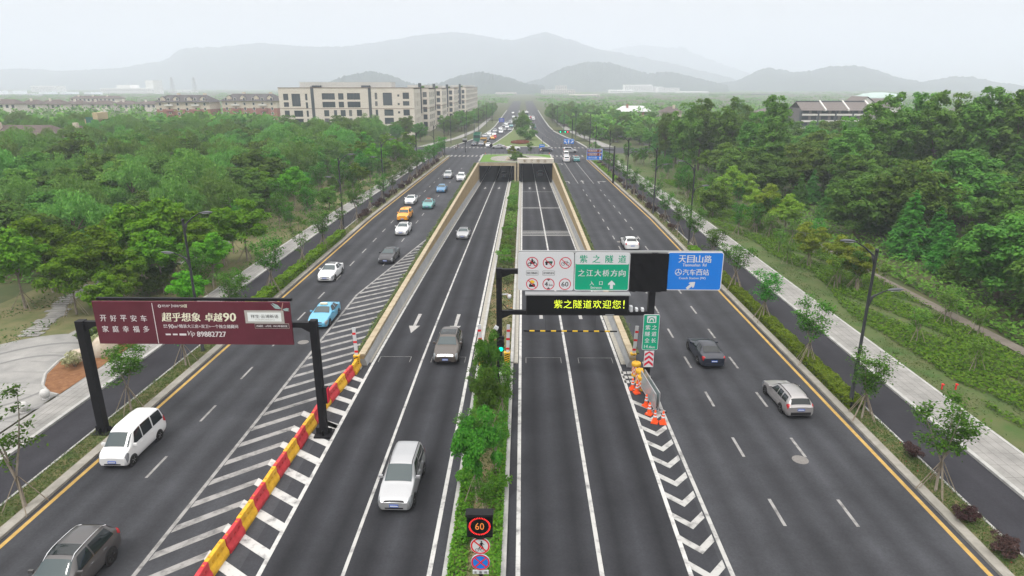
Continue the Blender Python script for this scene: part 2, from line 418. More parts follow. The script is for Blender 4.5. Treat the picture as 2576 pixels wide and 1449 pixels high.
kerb(k, lambda y: -29.1 + offL(y), lambda y: -28.85 + offL(y), 4, 200, 0, 0.17); kerb(k, lambda y: 25.4 + offR(y), lambda y: 25.65 + offR(y), 4, 200, 0, 0.17)
kerb(k, lambda y: -31.3 + offL(y), lambda y: -31.1 + offL(y), 52, 200, 0, 0.17); kerb(k, lambda y: 28.2 + offR(y), lambda y: 28.4 + offR(y), 4, 200, 0, 0.17)
struct('kerb', k, m_kerbw)
k = MB()
kerb(k, lambda y: -24.5 + offL(y), lambda y: -23.95 + offL(y), 4, 194, 0, 0.17); kerb(k, lambda y: 20.45 + offR(y), lambda y: 20.95 + offR(y), 4, 188, 0, 0.17)
struct('kerb', k, m_kerb)
k = MB()
kerb(k, lambda y: -25.87 + offL(y), lambda y: -25.75 + offL(y), 4, 194, 0, 0.16); kerb(k, lambda y: 22.18 + offR(y), lambda y: 22.3 + offR(y), 4, 188, 0, 0.16)
struct('kerb', k, m_kerbw)
r = MB(); strip(r, lambda y: -25.75 + offL(y) - 0.12, lambda y: -24.5 + offL(y), 4, 194, 0.12); struct('verge', r, m_verge)
r = MB(); strip(r, lambda y: 20.95 + offR(y), lambda y: 22.18 + offR(y), 4, 188, 0.12); struct('verge', r, m_verge)
r = MB(); strip(r, lambda y: -50 + offL(y), lambda y: -31.3 + offL(y), 4, 200, 0.06); struct('lawn', r, m_lawn)
r = MB(); strip(r, lambda y: 28.4 + offR(y), lambda y: 38.6 + offR(y), 4, 200, 0.06); struct('lawn', r, mat('weedy_lawn', (0.045, 0.090, 0.020), 0.95, scale=0.5, col2=(0.090, 0.10, 0.04), bump=0.6, bscale=9, detail=8))
r = MB(); strip(r, lambda y: 38.6 + 0.6 * math.sin(y * .06), lambda y: 39.8 + 0.6 * math.sin(y * .06), 4, 84, 0.09); struct('footpath', r, mat('path_paving', (0.12, 0.105, 0.088), 0.9, scale=1.2, col2=(0.17, 0.15, 0.125)))
# ---- painted markings
ZM = Z1 + 0.012
def mark(name, mb, m, parent): return mb.build(name, m, parent)
wl = MB(); strip(wl, lambda y: -23.72 + offL(y), lambda y: -23.5 + offL(y), 4, 190, ZM); mark('edge_line', wl, m_yel, road_l)
wl = MB(); strip(wl, lambda y: 19.95 + offR(y), lambda y: 20.17 + offR(y), 4, 184, ZM); mark('edge_line', wl, m_yel, road_r)
d = MB()
for i in range(-2, 25):
    y = 29.4 + 6.05 * i
    if y > 165: break
    o = offL(y)
    if y > 4: d.poly([(-20.08 + o, y), (-19.93 + o, y), (-19.93 + o, y + 2.1), (-20.08 + o, y + 2.1)], ZM)
    if y > 70: d.poly([(-16.25 + o * .5, y), (-16.1 + o * .5, y), (-16.1 + o * .5, y + 2.1), (-16.25 + o * .5, y + 2.1)], ZM)
mark('lane_marking', d, m_worn, road_l)
d = MB()
for i in range(-4, 20):
    y = 26.0 + 5.98 * i
    if 4 < y < 132:
        o = offR(y)
        for x in (12.55, 16.0): d.poly([(x - .08 + o * .6, y), (x + .08 + o * .6, y), (x + .08 + o * .6, y + 2.1), (x - .08 + o * .6, y + 2.1)], ZM)
for x in (12.4, 15.7): strip(d, lambda y: x - .08 + offR(y) * .6, lambda y: x + .08 + offR(y) * .6, 138, 184, ZM)
mark('lane_marking', d, m_worn, road_r)
# gore on the left: outline and slanted bars, bright where freshly painted
gl = MB(); strip(gl, -16.62, -16.42, 4, 61, ZM)
def gx(y): return -16.5 if y < 61 else -16.5 + (y - 61) / 24.0 * 3.4
strip(gl, lambda y: gx(y) - .1, lambda y: gx(y) + .1, 61, 85, ZM, 3)
y = 12.0
while y < 84:
    x0 = gx(y + .3) + .12
    if y < 34.5:
        ax = -14.0 + max(0, 26 - y) * 0.0; dy = 2.0
        gl.poly([(x0, y), (ax, y + dy), (ax, y + dy + .55), (x0, y + .55)], ZM)
    else:
        xe = -12.95; sl = 0.85
        if xe - x0 > .3: gl.poly([(x0, y), (xe, y + (xe - x0) * sl), (xe, y + (xe - x0) * sl + .48), (x0, y + .48)], ZM)
    y += 1.86 if y < 40 else 1.62
mark('gore_marking', gl, m_worn, road_l)
gw = MB()
y = 12.0
while y < 34.5:
    gw.poly([(-14.0, y + 2.0), (-11.25, y + .15), (-11.25, y + .75), (-14.0, y + 2.6)], ZM + .004)
    y += 1.86
y = 34.6
while y < 42.5:
    gw.poly([(-13.1 + (y - 34) * .06, y + 1.0), (-11.3, y + .1), (-11.3, y + .65), (-13.1 + (y - 34) * .06, y + 1.55)], ZM + .004)
    y += 1.6
mark('gore_marking', gw, m_white, road_l)
# gore on the right: chevrons between two lines
gr = MB()
strip(gr, 8.96, 9.16, 4, 37.5, ZM); strip(gr, lambda y: 9.06 + (y - 37.5) * .02 - .1, lambda y: 9.06 + (y - 37.5) * .02 + .1, 37.5, 45, ZM)
for i in range(-4, 9):
    y = 24.0 + 1.69 * i
    xl, xr, xc = 7.38, 8.88, 8.12
    gr.poly([(xl, y + .75), (xc, y), (xc, y + .5), (xl, y + 1.25)], ZM)
    gr.poly([(xc, y), (xr, y + .85), (xr, y + 1.35), (xc, y + .5)], ZM)
for i in range(3):
    for j in range(2): gr.poly([(7.25 + j * .42, 41.3 + i * .75), (7.6 + j * .42, 41.3 + i * .75), (7.6 + j * .42, 41.75 + i * .75), (7.25 + j * .42, 41.75 + i * .75)], ZM)
mark('gore_marking', gr, mat('road_paint_chevron', (0.12, 0.12, 0.12), 0.75, scale=1.6, col2=(0.37, 0.37, 0.36), detail=12, ramp=(.30, .52)), road_r)
# solid lines of the sunken carriageways
sl = MB()
zz = lambda y: zr(y) + ZM
for x, wd in ((-11.2, .2), (-3.92, .2), (-0.12, .2), (7.28, .2)):
    strip(sl, x - wd / 2, x + wd / 2, 4, 44.5, ZM); strip(sl, x - wd / 2, x + wd / 2, 44.5, 230, zz, 4)
mark('edge_line', sl, m_white, ramp)
sl = MB()
for x, wd in ((-7.6, .16), (3.48, .2)):
    strip(sl, x - wd / 2, x + wd / 2, 4, 44.5, ZM); strip(sl, x - wd / 2, x + wd / 2, 44.5, 260, zz, 4)
mark('lane_marking', sl, mat('road_paint_line', (0.14, 0.14, 0.14), 0.75, scale=1.4, col2=(0.41, 0.41, 0.40), detail=12, ramp=(.30, .52)), ramp)
def arrow(mb, x, y, zf, L=5.2, down=False, sc=1.0):
    h, wd, sh = 1.9, 0.42 * sc, 0.14 * sc
    pts = [(-sh, 0), (sh, 0), (sh * .8, L - h), (wd, L - h), (0, L), (-wd, L - h), (-sh * .8, L - h)]
    if down: pts = [(-a, L - b) for a, b in pts]
    mb.add([(x + a, y + b, zf(y + b)) for a, b in pts], [(0, 1, 2, 6), (3, 4, 5), ])
ar = MB()
for x in (-9.45, -5.85): arrow(ar, x, 51.0, zz, down=True, sc=1.15)
for x in (1.75, 5.35): arrow(ar, x, 55.0, zz, sc=1.15); 
for x in (1.75, 5.35): arrow(ar, x, 158, zz, L=4)
for x in (-9.3, -5.85): arrow(ar, x, 158, zz, L=4, down=True)
mark('arrow_marking', ar, mat('road_paint_arrow', (0.24, 0.236, 0.23), 0.8, scale=3, col2=(0.37, 0.365, 0.355), detail=10), ramp)
gt = MB()                                    # steel drainage gratings and lines across the ramp
for y in (95.0, 96.2, 97.4, 98.6): strip(gt, -0.1, 7.2, y, y + .35, zz, 1)
for y in (124.0, 125.0, 152.0): strip(gt, -0.1, 7.2, y, y + .3, zz, 1)
mark('drain_grating', gt, mat('grating_steel', (0.34, 0.34, 0.33), 0.7), ramp)
th = MB()                                    # thin loop cuts in front of the barriers
for x0, x1 in ((-10.9, -8.5), (-6.9, -4.3), (0.3, 3.0), (4.3, 6.9)):
    for q in ((x0, x1, 44.3, 44.34), (x0, x1, 45.7, 45.74), (x0, x0 + .035, 44.34, 45.7), (x1 - .035, x1, 44.34, 45.7)):
        th.poly([(q[0], q[2]), (q[1], q[2]), (q[1], q[3]), (q[0], q[3])], 0.047 + zr(45.7))
mark('loop_marking', th, m_worn, ramp)
# turning arrows and crossings of the right road and the junction
tr = MB()
def flat(mb, pts, x, y, z=ZM): mb.add([(x + a, y + b, z) for a, b in pts], [tuple(range(len(pts)))])
for x, kd in ((10.0, 'L'), (13.0, 'S'), (16.4, 'R')):
    flat(tr, [(-.15, 0), (.15, 0), (.15, 3.2), (-.15, 3.2)], x, 138)
    if kd == 'S': flat(tr, [(-.5, 0), (.5, 0), (0, 1.8)], x, 141.2)
    else:
        s = -1 if kd == 'L' else 1
        q = [(0, 0), (s * 1.0, .2), (s * 1.0, .8), (0, .7)]; flat(tr, q if s > 0 else q[::-1], x, 140.6)
        q = [(s * 1.0, -.5), (s * 1.9, .5), (s * 1.0, 1.5)]; flat(tr, q if s > 0 else q[::-1], x, 140.6)
flat(tr, [(-.15, 0), (.15, 0), (.15, 2.5), (-.15, 2.5)], 10.4, 172); flat(tr, [(-1.2, 2.3), (.15, 2.3), (.15, 2.9), (-1.2, 2.9)], 10.4, 172)
for x in np.arange(8.6, 18.0, 1.25): tr.poly([(x, 192), (x + .55, 192), (x + .55, 196), (x, 196)], ZM)
for x in np.arange(-21.5, -10.8, 1.25): tr.poly([(x, 192), (x + .55, 192), (x + .55, 196), (x, 196)], ZM)
for x in np.arange(-28.5, -12.0, 1.3): tr.poly([(x, 219.0), (x + .6, 219.0), (x + .6, 222.6), (x, 222.6)], ZM)
for x in np.arange(9.4, 26, 1.3): tr.poly([(x, 219.0), (x + .6, 219.0), (x + .6, 222.6), (x, 222.6)], ZM)
tr.poly([(9.0, 188.5), (18.2, 188.5), (18.2, 189), (9.0, 189)], ZM)
tr.poly([(-24, 226.0), (-12.2, 226.0), (-12.2, 226.5), (-24, 226.5)], ZM)
mark('crossing_marking', tr, m_worn, cross_rd)
fd = MB()
for i in range(40):
    y = 236 + 7 * i
    for f in (1/3, 2/3):
        for a, b in ((aL, aLi), (aRi, aR)):
            x = at_(a, y) * (1 - f) + at_(b, y) * f
            fd.poly([(x - .1, y), (x + .1, y), (x + .1, y + 2.5), (x - .1, y + 2.5)], ZM + .01)
mark('lane_marking', fd, m_worn, cross_rd)
# manhole covers
m_iron = mat('cast_iron', (0.13, 0.125, 0.12), 0.7, scale=8, col2=(0.2, 0.19, 0.18), world=False)
for lab, (x, y) in (('round iron manhole cover beside a lane dash of the right road', G(2013, 1158)), ('round iron manhole cover behind the maroon billboard right edge', G(763, 862)),
                    ('round pale manhole cover beside the white sedan driving away', G(1560, 609))):
    o = MB().lathe([(.44, 0), (.44, .012), (.36, .012), (.35, .004), (.06, .004)], (0, 0, 0), 24).build('manhole_cover', m_iron); o.location = (x, y, Z1 + .004); tag(o, lab, 'manhole cover')
# ---- median strip with granite kerbs
r = MB(); strip(r, -3.1, -0.85, 4, 44, 0.18); strip(r, -3.1, -0.85, 44, PORT, lambda y: zr(y) + .18, 4)
struct('median_bed', r, mat('median_soil', (0.075, 0.105, 0.035), 0.95, scale=0.9, col2=(0.20, 0.15, 0.085), bump=0.6, bscale=10, detail=8))
k = MB()
for x0, x1 in ((-3.32, -3.1), (-0.85, -0.63)):
    kerb(k, x0, x1, 4, 44, 0, 0.32); kerb(k, x0, x1, 44, PORT, lambda y: zr(y), lambda y: zr(y) + .42, 4)
struct('kerb', k, m_kerbw)
k = MB()                                     # low drain ledges on both sides of the median
for x0, x1 in ((-3.7, -3.32), (-0.63, -0.28)): kerb(k, x0, x1, 44.5, PORT, lambda y: zr(y), lambda y: zr(y) + .12, 4)
struct('drain', k, m_drain)
# ---- ramp walls (concrete base, tiled face, coping) and planter strips
def ramp_wall(s, xi, label):
    t = thing('ramp_wall', label, 'retaining wall', (xi, 44, 0))
    X = lambda a: s * a                      # s=+1: road lies to the right (+X) of the wall
    ys = yrange(0, PORT - 44, 4)
    def prof(pts_f, name, m):
        rows = []
        for y in ys: rows.append([(X(a), y, b) for a, b in pts_f(y + 44)])
        q = MB(); q.grid(rows if s < 0 else [r_[::-1] for r_ in rows])
        q.add(rows[0], [tuple(range(len(rows[0])))[::(1 if s > 0 else -1)]])
        return q.build(name, m, t)
    ch = lambda Y: .95 - .6 * min(1, max(0, (Y - 44) / 130))
    def base(Y):
        z = zr(Y); top = min(0.55, z + 0.95)
        return [(-.34, z - .1), (-.34, top), (0.0, top), (.12, z + .32), (.2, z + .0), (.2, z - .1)]
    def face(Y):
        z = zr(Y); b = min(0.55, z + 0.95)
        h = ch(Y) - .15; return [(-.35, min(b, h) + .002), (-.35, h), (-.04, h), (-.04, min(b, h) + .002)]
    def cope(Y): h = ch(Y); return [(-.42, h - .15), (-.42, h), (.05, h), (.05, h - .15), (-.42, h - .15)]
    prof(base, 'concrete_base', m_conc); prof(face, 'tiled_face', m_tile); prof(cope, 'coping', m_cope)
    j = MB()
    for y in yrange(0.5, PORT - 46, 1.5): j.box(min(X(-.43), X(.06)), max(X(-.43), X(.06)), y, y + .03, ch(y + 44) - .14, ch(y + 44) + .007)
    j.build('coping_joint', mat('coping_gap', (0.26, 0.22, 0.16), 0.9), t)
    q = MB()
    e = 8.2 if s < 0 else -11.9
    return t
ramp_wall(1, -11.72, 'long beige stone retaining wall on the left of the sunken lanes')
ramp_wall(-1, 8.0, 'long beige stone retaining wall on the right of the sunken lanes')
k = MB(); kerb(k, -11.52, -11.35, 44.5, PORT, lambda y: zr(y), lambda y: zr(y) + .07, 4); kerb(k, 7.45, 7.8, 44.5, PORT, lambda y: zr(y), lambda y: zr(y) + .07, 4)
struct('drain', k, m_drain)
k = MB(); kerb(k, -12.95, -12.15, 46, PORT, 0, .14, 6); kerb(k, 8.45, 9.15, 46.5, PORT, 0, .14, 6); struct('planter_bed', k, m_verge)
# ---- tunnel mouths
P0 = PORT
tl = thing('tunnel_portal', 'beige left tunnel mouth without lettering', 'tunnel portal', (-6.5, P0, -5))
def pb(x0, x1, y0, y1, z0, z1, name, m, par, cx, z00=5.0):
    return MB().box(x0 - cx, x1 - cx, y0, y1, z0 + z00, z1 + z00).build(name, m, par)
pb(-11.9, -1.75, 0, 1.6, -.5, .34, 'lintel', m_cope, tl, -6.5)
pb(-11.95, -1.7, -.06, .25, .34, .44, 'coping', m_kerbw, tl, -6.5)
pb(-2.25, -1.75, 0, 1.6, -5.6, -.5, 'pier', m_cope, tl, -6.5); pb(-11.9, -11.7, 0, 1.6, -5.6, -.5, 'pier', m_tile, tl, -6.5)
tr_ = thing('tunnel_portal', 'right tunnel mouth with four characters on its stone lintel', 'tunnel portal', (3.4, P0, -5))
pb(-1.45, 8.2, -.3, 1.6, .2, 1.45, 'lintel', mat('portal_stone', (0.50, 0.47, 0.41), 0.8, scale=1.2, col2=(0.58, 0.55, 0.49)), tr_, 3.4)
pb(-1.45, -1.0, -.3, 1.6, -5.6, .2, 'pier', m_cope, tr_, 3.4); pb(7.95, 8.2, -.3, 1.6, -5.6, .2, 'pier', m_tile, tr_, 3.4)
for i, ch in enumerate('紫之隧道'):
    text_mb(ch, 0.55 - 3.4 + i * 1.78, .83 + 5, .8, y=-.32, bold=.01).build('lettering', mat('bronze_letters', (0.22, 0.16, 0.09), 0.5, 0.3), tr_)
for q in (1.6, 3.2, 4.8, 6.4): pb(q - .62, q - .59, -.306, -.2, .21, 1.44, 'panel_joint', mat('stone_gap', (.28, .26, .22), .9), tr_, 3.4)
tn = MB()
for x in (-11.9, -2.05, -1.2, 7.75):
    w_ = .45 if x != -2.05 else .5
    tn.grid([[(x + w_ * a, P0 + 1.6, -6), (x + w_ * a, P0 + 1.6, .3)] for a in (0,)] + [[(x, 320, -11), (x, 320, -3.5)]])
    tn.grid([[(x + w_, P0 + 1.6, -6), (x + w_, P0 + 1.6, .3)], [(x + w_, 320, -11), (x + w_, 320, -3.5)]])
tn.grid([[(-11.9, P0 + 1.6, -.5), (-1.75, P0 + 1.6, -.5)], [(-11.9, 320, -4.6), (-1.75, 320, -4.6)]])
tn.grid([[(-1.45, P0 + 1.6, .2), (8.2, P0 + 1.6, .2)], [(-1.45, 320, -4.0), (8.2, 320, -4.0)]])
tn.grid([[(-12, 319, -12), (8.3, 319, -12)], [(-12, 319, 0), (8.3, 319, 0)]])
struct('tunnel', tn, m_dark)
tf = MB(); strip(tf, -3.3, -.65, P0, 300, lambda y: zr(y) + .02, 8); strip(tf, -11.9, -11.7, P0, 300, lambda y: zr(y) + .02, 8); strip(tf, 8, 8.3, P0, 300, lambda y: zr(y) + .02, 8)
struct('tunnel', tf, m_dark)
# garden on the roof of the tunnel mouths
deck = MB(); deck.prism([(-11.6, P0 + 1.0), (8.0, P0 + 1.7), (8.0, 193.5), (6.5, 195.0), (-10, 195.0), (-11.6, 193.0)], 0.0, .38)
struct('roof_lawn', deck, m_lawng)
pl = MB(); pts = []
for i in range(40):
    t = 2 * math.pi * i / 40; rx = 8.2 + .5 * math.cos(3 * t); ry = 8.6 + .4 * math.sin(2 * t)
    pts.append((-1.4 + rx * math.cos(t), max(P0 + 1.7, min(194, 184.5 + ry * math.sin(t)))))
pl.poly(pts, .395); struct('plaza', pl, mat('plaza_paving', (0.21, 0.20, 0.185), 0.9, scale=.8, col2=(0.28, .265, .245)))
k = MB(); k.box(-12.0, -11.6, P0 + 1.6, 194, 0, .55); k.box(8.0, 8.4, P0 + 1.6, 194, 0, .55); k.box(-11.6, 8.0, 195.0, 195.3, 0, .5); struct('parapet', k, m_kerbw)
# ---- round forecourt on the left with a mulch bed
pz = MB(); n = 48
pz.poly([(-37.5 + 6.4 * math.cos(2 * math.pi * i / n), 41.2 + 8.6 * math.sin(2 * math.pi * i / n)) for i in range(n)], 0.13)
pz.poly([(-31.3, 33.5), (-31.3, 51.5), (-33.5, 51.5), (-38, 50.5), (-38, 34), (-33, 33)][::-1], 0.135)
pz.grid([[(-44, 43.5, .128), (-44, 48.6, .128)], [(-62, 40, .128), (-62, 45.5, .128)]])
struct('plaza', pz, mat('plaza_granite', (0.20, 0.20, 0.195), 0.85, scale=0.5, col2=(0.29, 0.287, 0.275), bump=0.2, bscale=6, detail=9))
ring = MB()
for r0, r1, m_ in ((5.6, 5.9, 0), (3.6, 3.85, 0)):
    P = [[(-36.2 + q * math.cos(2 * math.pi * i / 64), 40.6 + q * 1.25 * math.sin(2 * math.pi * i / 64), .142) for q in (r0, r1)] for i in range(65)]
    ring.grid(P)
for i in range(0, 9): ring.poly([(-31.3, 35 + i * 1.8), (-31.3, 35.06 + i * 1.8), (-37, 35.06 + i * 1.8), (-37, 35 + i * 1.8)], .1425)
ring.build('paving_band', mat('grey_band', (0.17, 0.17, 0.168), 0.85), None); bpy.data.objects['paving_band']['kind'] = 'structure'
mb_ = MB(); bed = [(-29.4 - 1.75, 38.6), (-31.15, 49.5), (-31.8, 50.4), (-33.0, 49.8), (-34.2, 48.2), (-34.9, 46.2), (-34.9, 44.0), (-34.3, 41.8), (-33.2, 40.0), (-32.0, 38.9)]
mb_.poly(bed[::-1], 0.16); struct('mulch_bed', mb_, m_soil)
rm = MB()
for a, b in zip(bed[1:], bed[2:] + bed[:1]): rm.tube((*a, .14), (*b, .14), .13, n=6)
struct('kerb', rm, m_kerbw)
for i in range(8): pass
# stepping stones
sp = MB(); rnd = random.Random(5)
path_pts = [(-41.2, 49.4), (-41.8, 52), (-42.6, 54.5), (-43.6, 57), (-44.6, 60), (-44.8, 63), (-44, 66), (-42, 69), (-40.5, 72), (-39.6, 75), (-39.2, 78), (-39.4, 82), (-40.5, 86)]
for (xa, ya), (xb, yb) in zip(path_pts[:-1], path_pts[1:]):
    for q in range(5):
        t = q / 5; x, y = xa + (xb - xa) * t, ya + (yb - ya) * t
        sp.obox((x + rnd.uniform(-.25, .25), y, .085), (rnd.uniform(1.2, 1.9), .42, .07), rnd.uniform(-.1, .1))
struct('stepping_stones', sp, m_pave)
# ------------------------------------------------------------------ hills
def ridge(name, Y, sil, depth, seed, m):
    xs = np.linspace(sil[0][0], sil[-1][0], 520); ys = np.interp(xs, [q[0] for q in sil], [q[1] for q in sil])
    rg = np.random.default_rng(seed)
    ker = np.exp(-np.linspace(-2, 2, 9) ** 2); ker /= ker.sum(); ys = np.convolve(np.pad(ys, 4, mode='edge'), ker, 'valid')
    rough = np.convolve(rg.normal(size=520), [.1, .2, .4, .2, .1], 'same') * 1.9 + rg.normal(size=520) * .5
    rows = []
    prof = [(-1.0, 0), (-.8, .22), (-.6, .42), (-.42, .62), (-.28, .78), (-.14, .92), (0, 1.0), (.3, .8), (.7, .4), (1.0, 0)]
    ph = rg.uniform(0, 6, 4)
    for d, h in prof:
        row = []
        for x, yy, ro in zip(xs, ys, rough):
            X, Z = AY(x, yy + ro * (1 if h > .9 else .3), Y)
            f = h * (1 + .16 * math.sin(X / 150 + ph[0] + 3 * d) * (1 - h) + .10 * math.sin(X / 60 + ph[1] - 4 * d) * (1 - h))
            row.append((X * (1 + d * depth / Y), Y + d * depth * (1 + .25 * math.sin(X / 230 + ph[2])) , max(-2, Z * f - (2 if h == 0 else 0))))
        rows.append(row)
    return struct(name, MB().grid(rows), m, smooth=True)
m_hill = mat('wooded_hill', (0.012, 0.026, 0.022), 0.95, scale=0.008, col2=(0.036, 0.060, 0.042), detail=10)
ridge('hills', 4300, [(-300, 205), (-150, 188), (0, 175), (60, 172), (150, 178), (290, 173), (360, 161), (420, 150), (440, 132), (460, 121), (520, 119), (600, 114), (650, 108), (710, 113), (800, 119), (880, 116), (960, 104), (1040, 91), (1130, 80), (1180, 84), (1290, 102), (1330, 90), (1370, 80), (1420, 95), (1500, 122), (1560, 133), (1650, 150), (1760, 176), (1900, 212)], 700, 1, m_hill)
ridge('hills', 6500, [(1300, 200), (1450, 140), (1560, 120), (1620, 113), (1680, 120), (1720, 118), (1740, 133), (1800, 155), (1890, 186), (2000, 200), (2200, 208)], 900, 2, m_hill)
ridge('hills', 3000, [(1700, 213), (1850, 205), (1900, 180), (1930, 169), (2000, 181), (2040, 178), (2090, 165), (2160, 165), (2210, 178), (2250, 193), (2320, 205), (2400, 192), (2450, 194), (2500, 205), (2576, 216), (2700, 214), (2900, 209)], 500, 3, m_hill)
ridge('hills', 1950, [(760, 216), (820, 208), (870, 190), (930, 178), (980, 188), (1030, 208), (1060, 213), (1110, 207), (1160, 188), (1210, 181), (1260, 190), (1330, 211), (1370, 214)], 260, 4, m_hill)
ridge('hills', 2550, [(1300, 214), (1360, 198), (1420, 168), (1480, 155), (1530, 156), (1570, 168), (1630, 185), (1690, 180), (1740, 192), (1830, 214)], 380, 5, m_hill)
# the nearer ground rises a little before the hills so that the far town stands on it
# ------------------------------------------------------------------ vehicles: a smooth lofted shell, panes, doors and lamps laid on it, wheels
def gsm(a, s):
    if s <= 0: return a
    k = np.exp(-.5 * (np.arange(-int(3*s), int(3*s) + 1) / s) ** 2); k /= k.sum()
    return np.convolve(np.pad(a, len(k) // 2, mode='edge'), k, 'valid')
class Shell:
    # stations: distance from the nose, bottom z, half width, belt z, top z, half width at the roof edge
    def __init__(s, st, L, sm=5):
        s.L = L; s.xs = np.linspace(0, L, 321); a = np.array(st, float)
        s.tab = [gsm(np.interp(s.xs, a[:, 0], a[:, i]), sm) for i in range(1, 6)]
        s.tt = np.array([0, .10, .30, .50, .74, .82, .92, 1.0])
    def pt(s, xl, q):
        zb, w, zbe, zt, wt = [float(np.interp(xl, s.xs, t)) for t in s.tab]
        t = 1 - abs(q)
        zt = max(zt, zbe + .02)
        cr = .03
        cx = np.array([w * .90, w * .965, w * 1.0, w * .955, wt, wt * .86, wt * .5, 0.0])
        cz = np.array([zb, zb + .10, zb + .45 * (zbe - zb), zbe, zt - .075 * min(1, (zt - zbe) / .25), zt - .028, zt - .006, zt])
        x, z = s.cr(t, cx), s.cr(t, cz)
        return Vector(((1 if q >= 0 else -1) * x, s.L / 2 - xl, z))
    def cr(s, t, c):
        tt = s.tt; i = int(min(len(tt) - 2, max(0, np.searchsorted(tt, t, side='right') - 1)))
        h = tt[i+1] - tt[i]; u = (t - tt[i]) / h
        def sl(k):
            if k == 0: return (c[1] - c[0]) / (tt[1] - tt[0])
            if k == len(tt) - 1: return (c[k] - c[k-1]) / (tt[k] - tt[k-1])
            a, b = (c[k] - c[k-1]) / (tt[k] - tt[k-1]), (c[k+1] - c[k]) / (tt[k+1] - tt[k])
            return 0.0 if a * b < 0 else (a + b) / 2 if abs(a - b) < 3 else (a if abs(a) < abs(b) else b) * .7 + .3 * (a + b) / 2
        m0, m1 = sl(i) * h, sl(i + 1) * h
        return (2*u**3 - 3*u**2 + 1) * c[i] + (u**3 - 2*u**2 + u) * m0 + (-2*u**3 + 3*u**2) * c[i+1] + (u**3 - u**2) * m1
    def body(s, nl=44, nq=34):
        mb = MB(); ts = [s.L * (.5 - .5 * math.cos(math.pi * i / nl)) * .35 + s.L * i / nl * .65 for i in range(nl + 1)]
        P = [[s.pt(x, 1 - 2 * j / nq) for j in range(nq + 1)] for x in ts]
        mb.grid(P); mb.add(P[0], [tuple(range(nq + 1))[::-1]]); mb.add(P[-1], [tuple(range(nq + 1))])
        mb.grid([[r[0], r[-1]] for r in P][::-1])
        return mb
    def patch(s, c, off=.012, n=6, m=6):
        """c: four (distance from nose, q) corners in order; laid just proud of the shell"""
        P = []
        for i in range(n + 1):
            r_ = []
            for j in range(m + 1):
                u, v = i / n, j / m
                xl = (c[0][0]*(1-u) + c[1][0]*u) * (1-v) + (c[3][0]*(1-u) + c[2][0]*u) * v
                q = (c[0][1]*(1-u) + c[1][1]*u) * (1-v) + (c[3][1]*(1-u) + c[2][1]*u) * v
                p = s.pt(xl, q); e = .02
                a = s.pt(min(s.L, xl + e), q) - s.pt(max(0, xl - e), q); b = s.pt(xl, max(-1, min(1, q + e))) - s.pt(xl, max(-1, min(1, q - e)))
                nn = a.cross(b)
                if nn.length < 1e-9: nn = Vector((0, 0, 1))
                nn.normalize()
                if nn.dot(p - Vector((0, p.y * .8, .6))) < 0: nn = -nn
                r_.append(p + nn * off)
            P.append(r_)
        return MB().grid(P)
m_glass = mat('car_glass', (0.012, 0.017, 0.019), 0.05, spec=0.5)
m_glasst = mat('car_windscreen', (0.035, 0.055, 0.06), 0.05, spec=0.6)
m_tyre = mat('tyre_rubber', (0.018, 0.018, 0.018), 0.85)
m_rim = mat('alloy_rim', (0.42, 0.42, 0.43), 0.35, metal=0.8)
m_trim = mat('black_trim', (0.018, 0.018, 0.02), 0.5)
m_lampg = mat('headlamp_glass', (0.20, 0.215, 0.23), 0.12, spec=0.7)
m_tail = mat('tail_lamp', (0.38, 0.015, 0.02), 0.2, spec=0.7)
m_plate = mat('blue_number_plate', (0.03, 0.10, 0.42), 0.5)
m_platew = mat('plate_characters', (0.75, 0.77, 0.8), 0.5)
m_chrome = mat('chrome', (0.62, 0.63, 0.65), 0.15, metal=1.0)
def paint(nm, col, metal=0.0): return mat(nm, col, 0.32 if metal else 0.38, metal=metal, coat=0.7, var=0)
PAINT = {
 'white': paint('white_car_paint', (0.66, 0.67, 0.68)), 'silver': paint('silver_car_paint', (0.37, 0.38, 0.395), .4), 'black': paint('black_car_paint', (0.022, 0.022, 0.027)),
 'navy': paint('navy_car_paint', (0.014, 0.018, 0.03)), 'brown': paint('brown_grey_car_paint', (0.080, 0.068, 0.060), .2), 'plum': paint('plum_grey_car_paint', (0.085, 0.082, 0.083), .3),
 'sky': paint('sky_blue_taxi_paint', (0.11, 0.36, 0.54)), 'teal': paint('teal_taxi_paint', (0.10, 0.30, 0.30), .2), 'blue': paint('mid_blue_car_paint', (0.05, 0.19, 0.36), .3),
 'orange': paint('orange_truck_paint', (0.78, 0.33, 0.03)), 'grey': paint('grey_car_paint', (0.20, 0.20, 0.205), .35), 'green': paint('green_truck_paint', (0.03, 0.16, 0.10)), 'red': paint('red_car_paint', (0.45, 0.03, 0.03)),
 'wagon': paint('warm_silver_car_paint', (0.34, 0.33, 0.33), .45)}
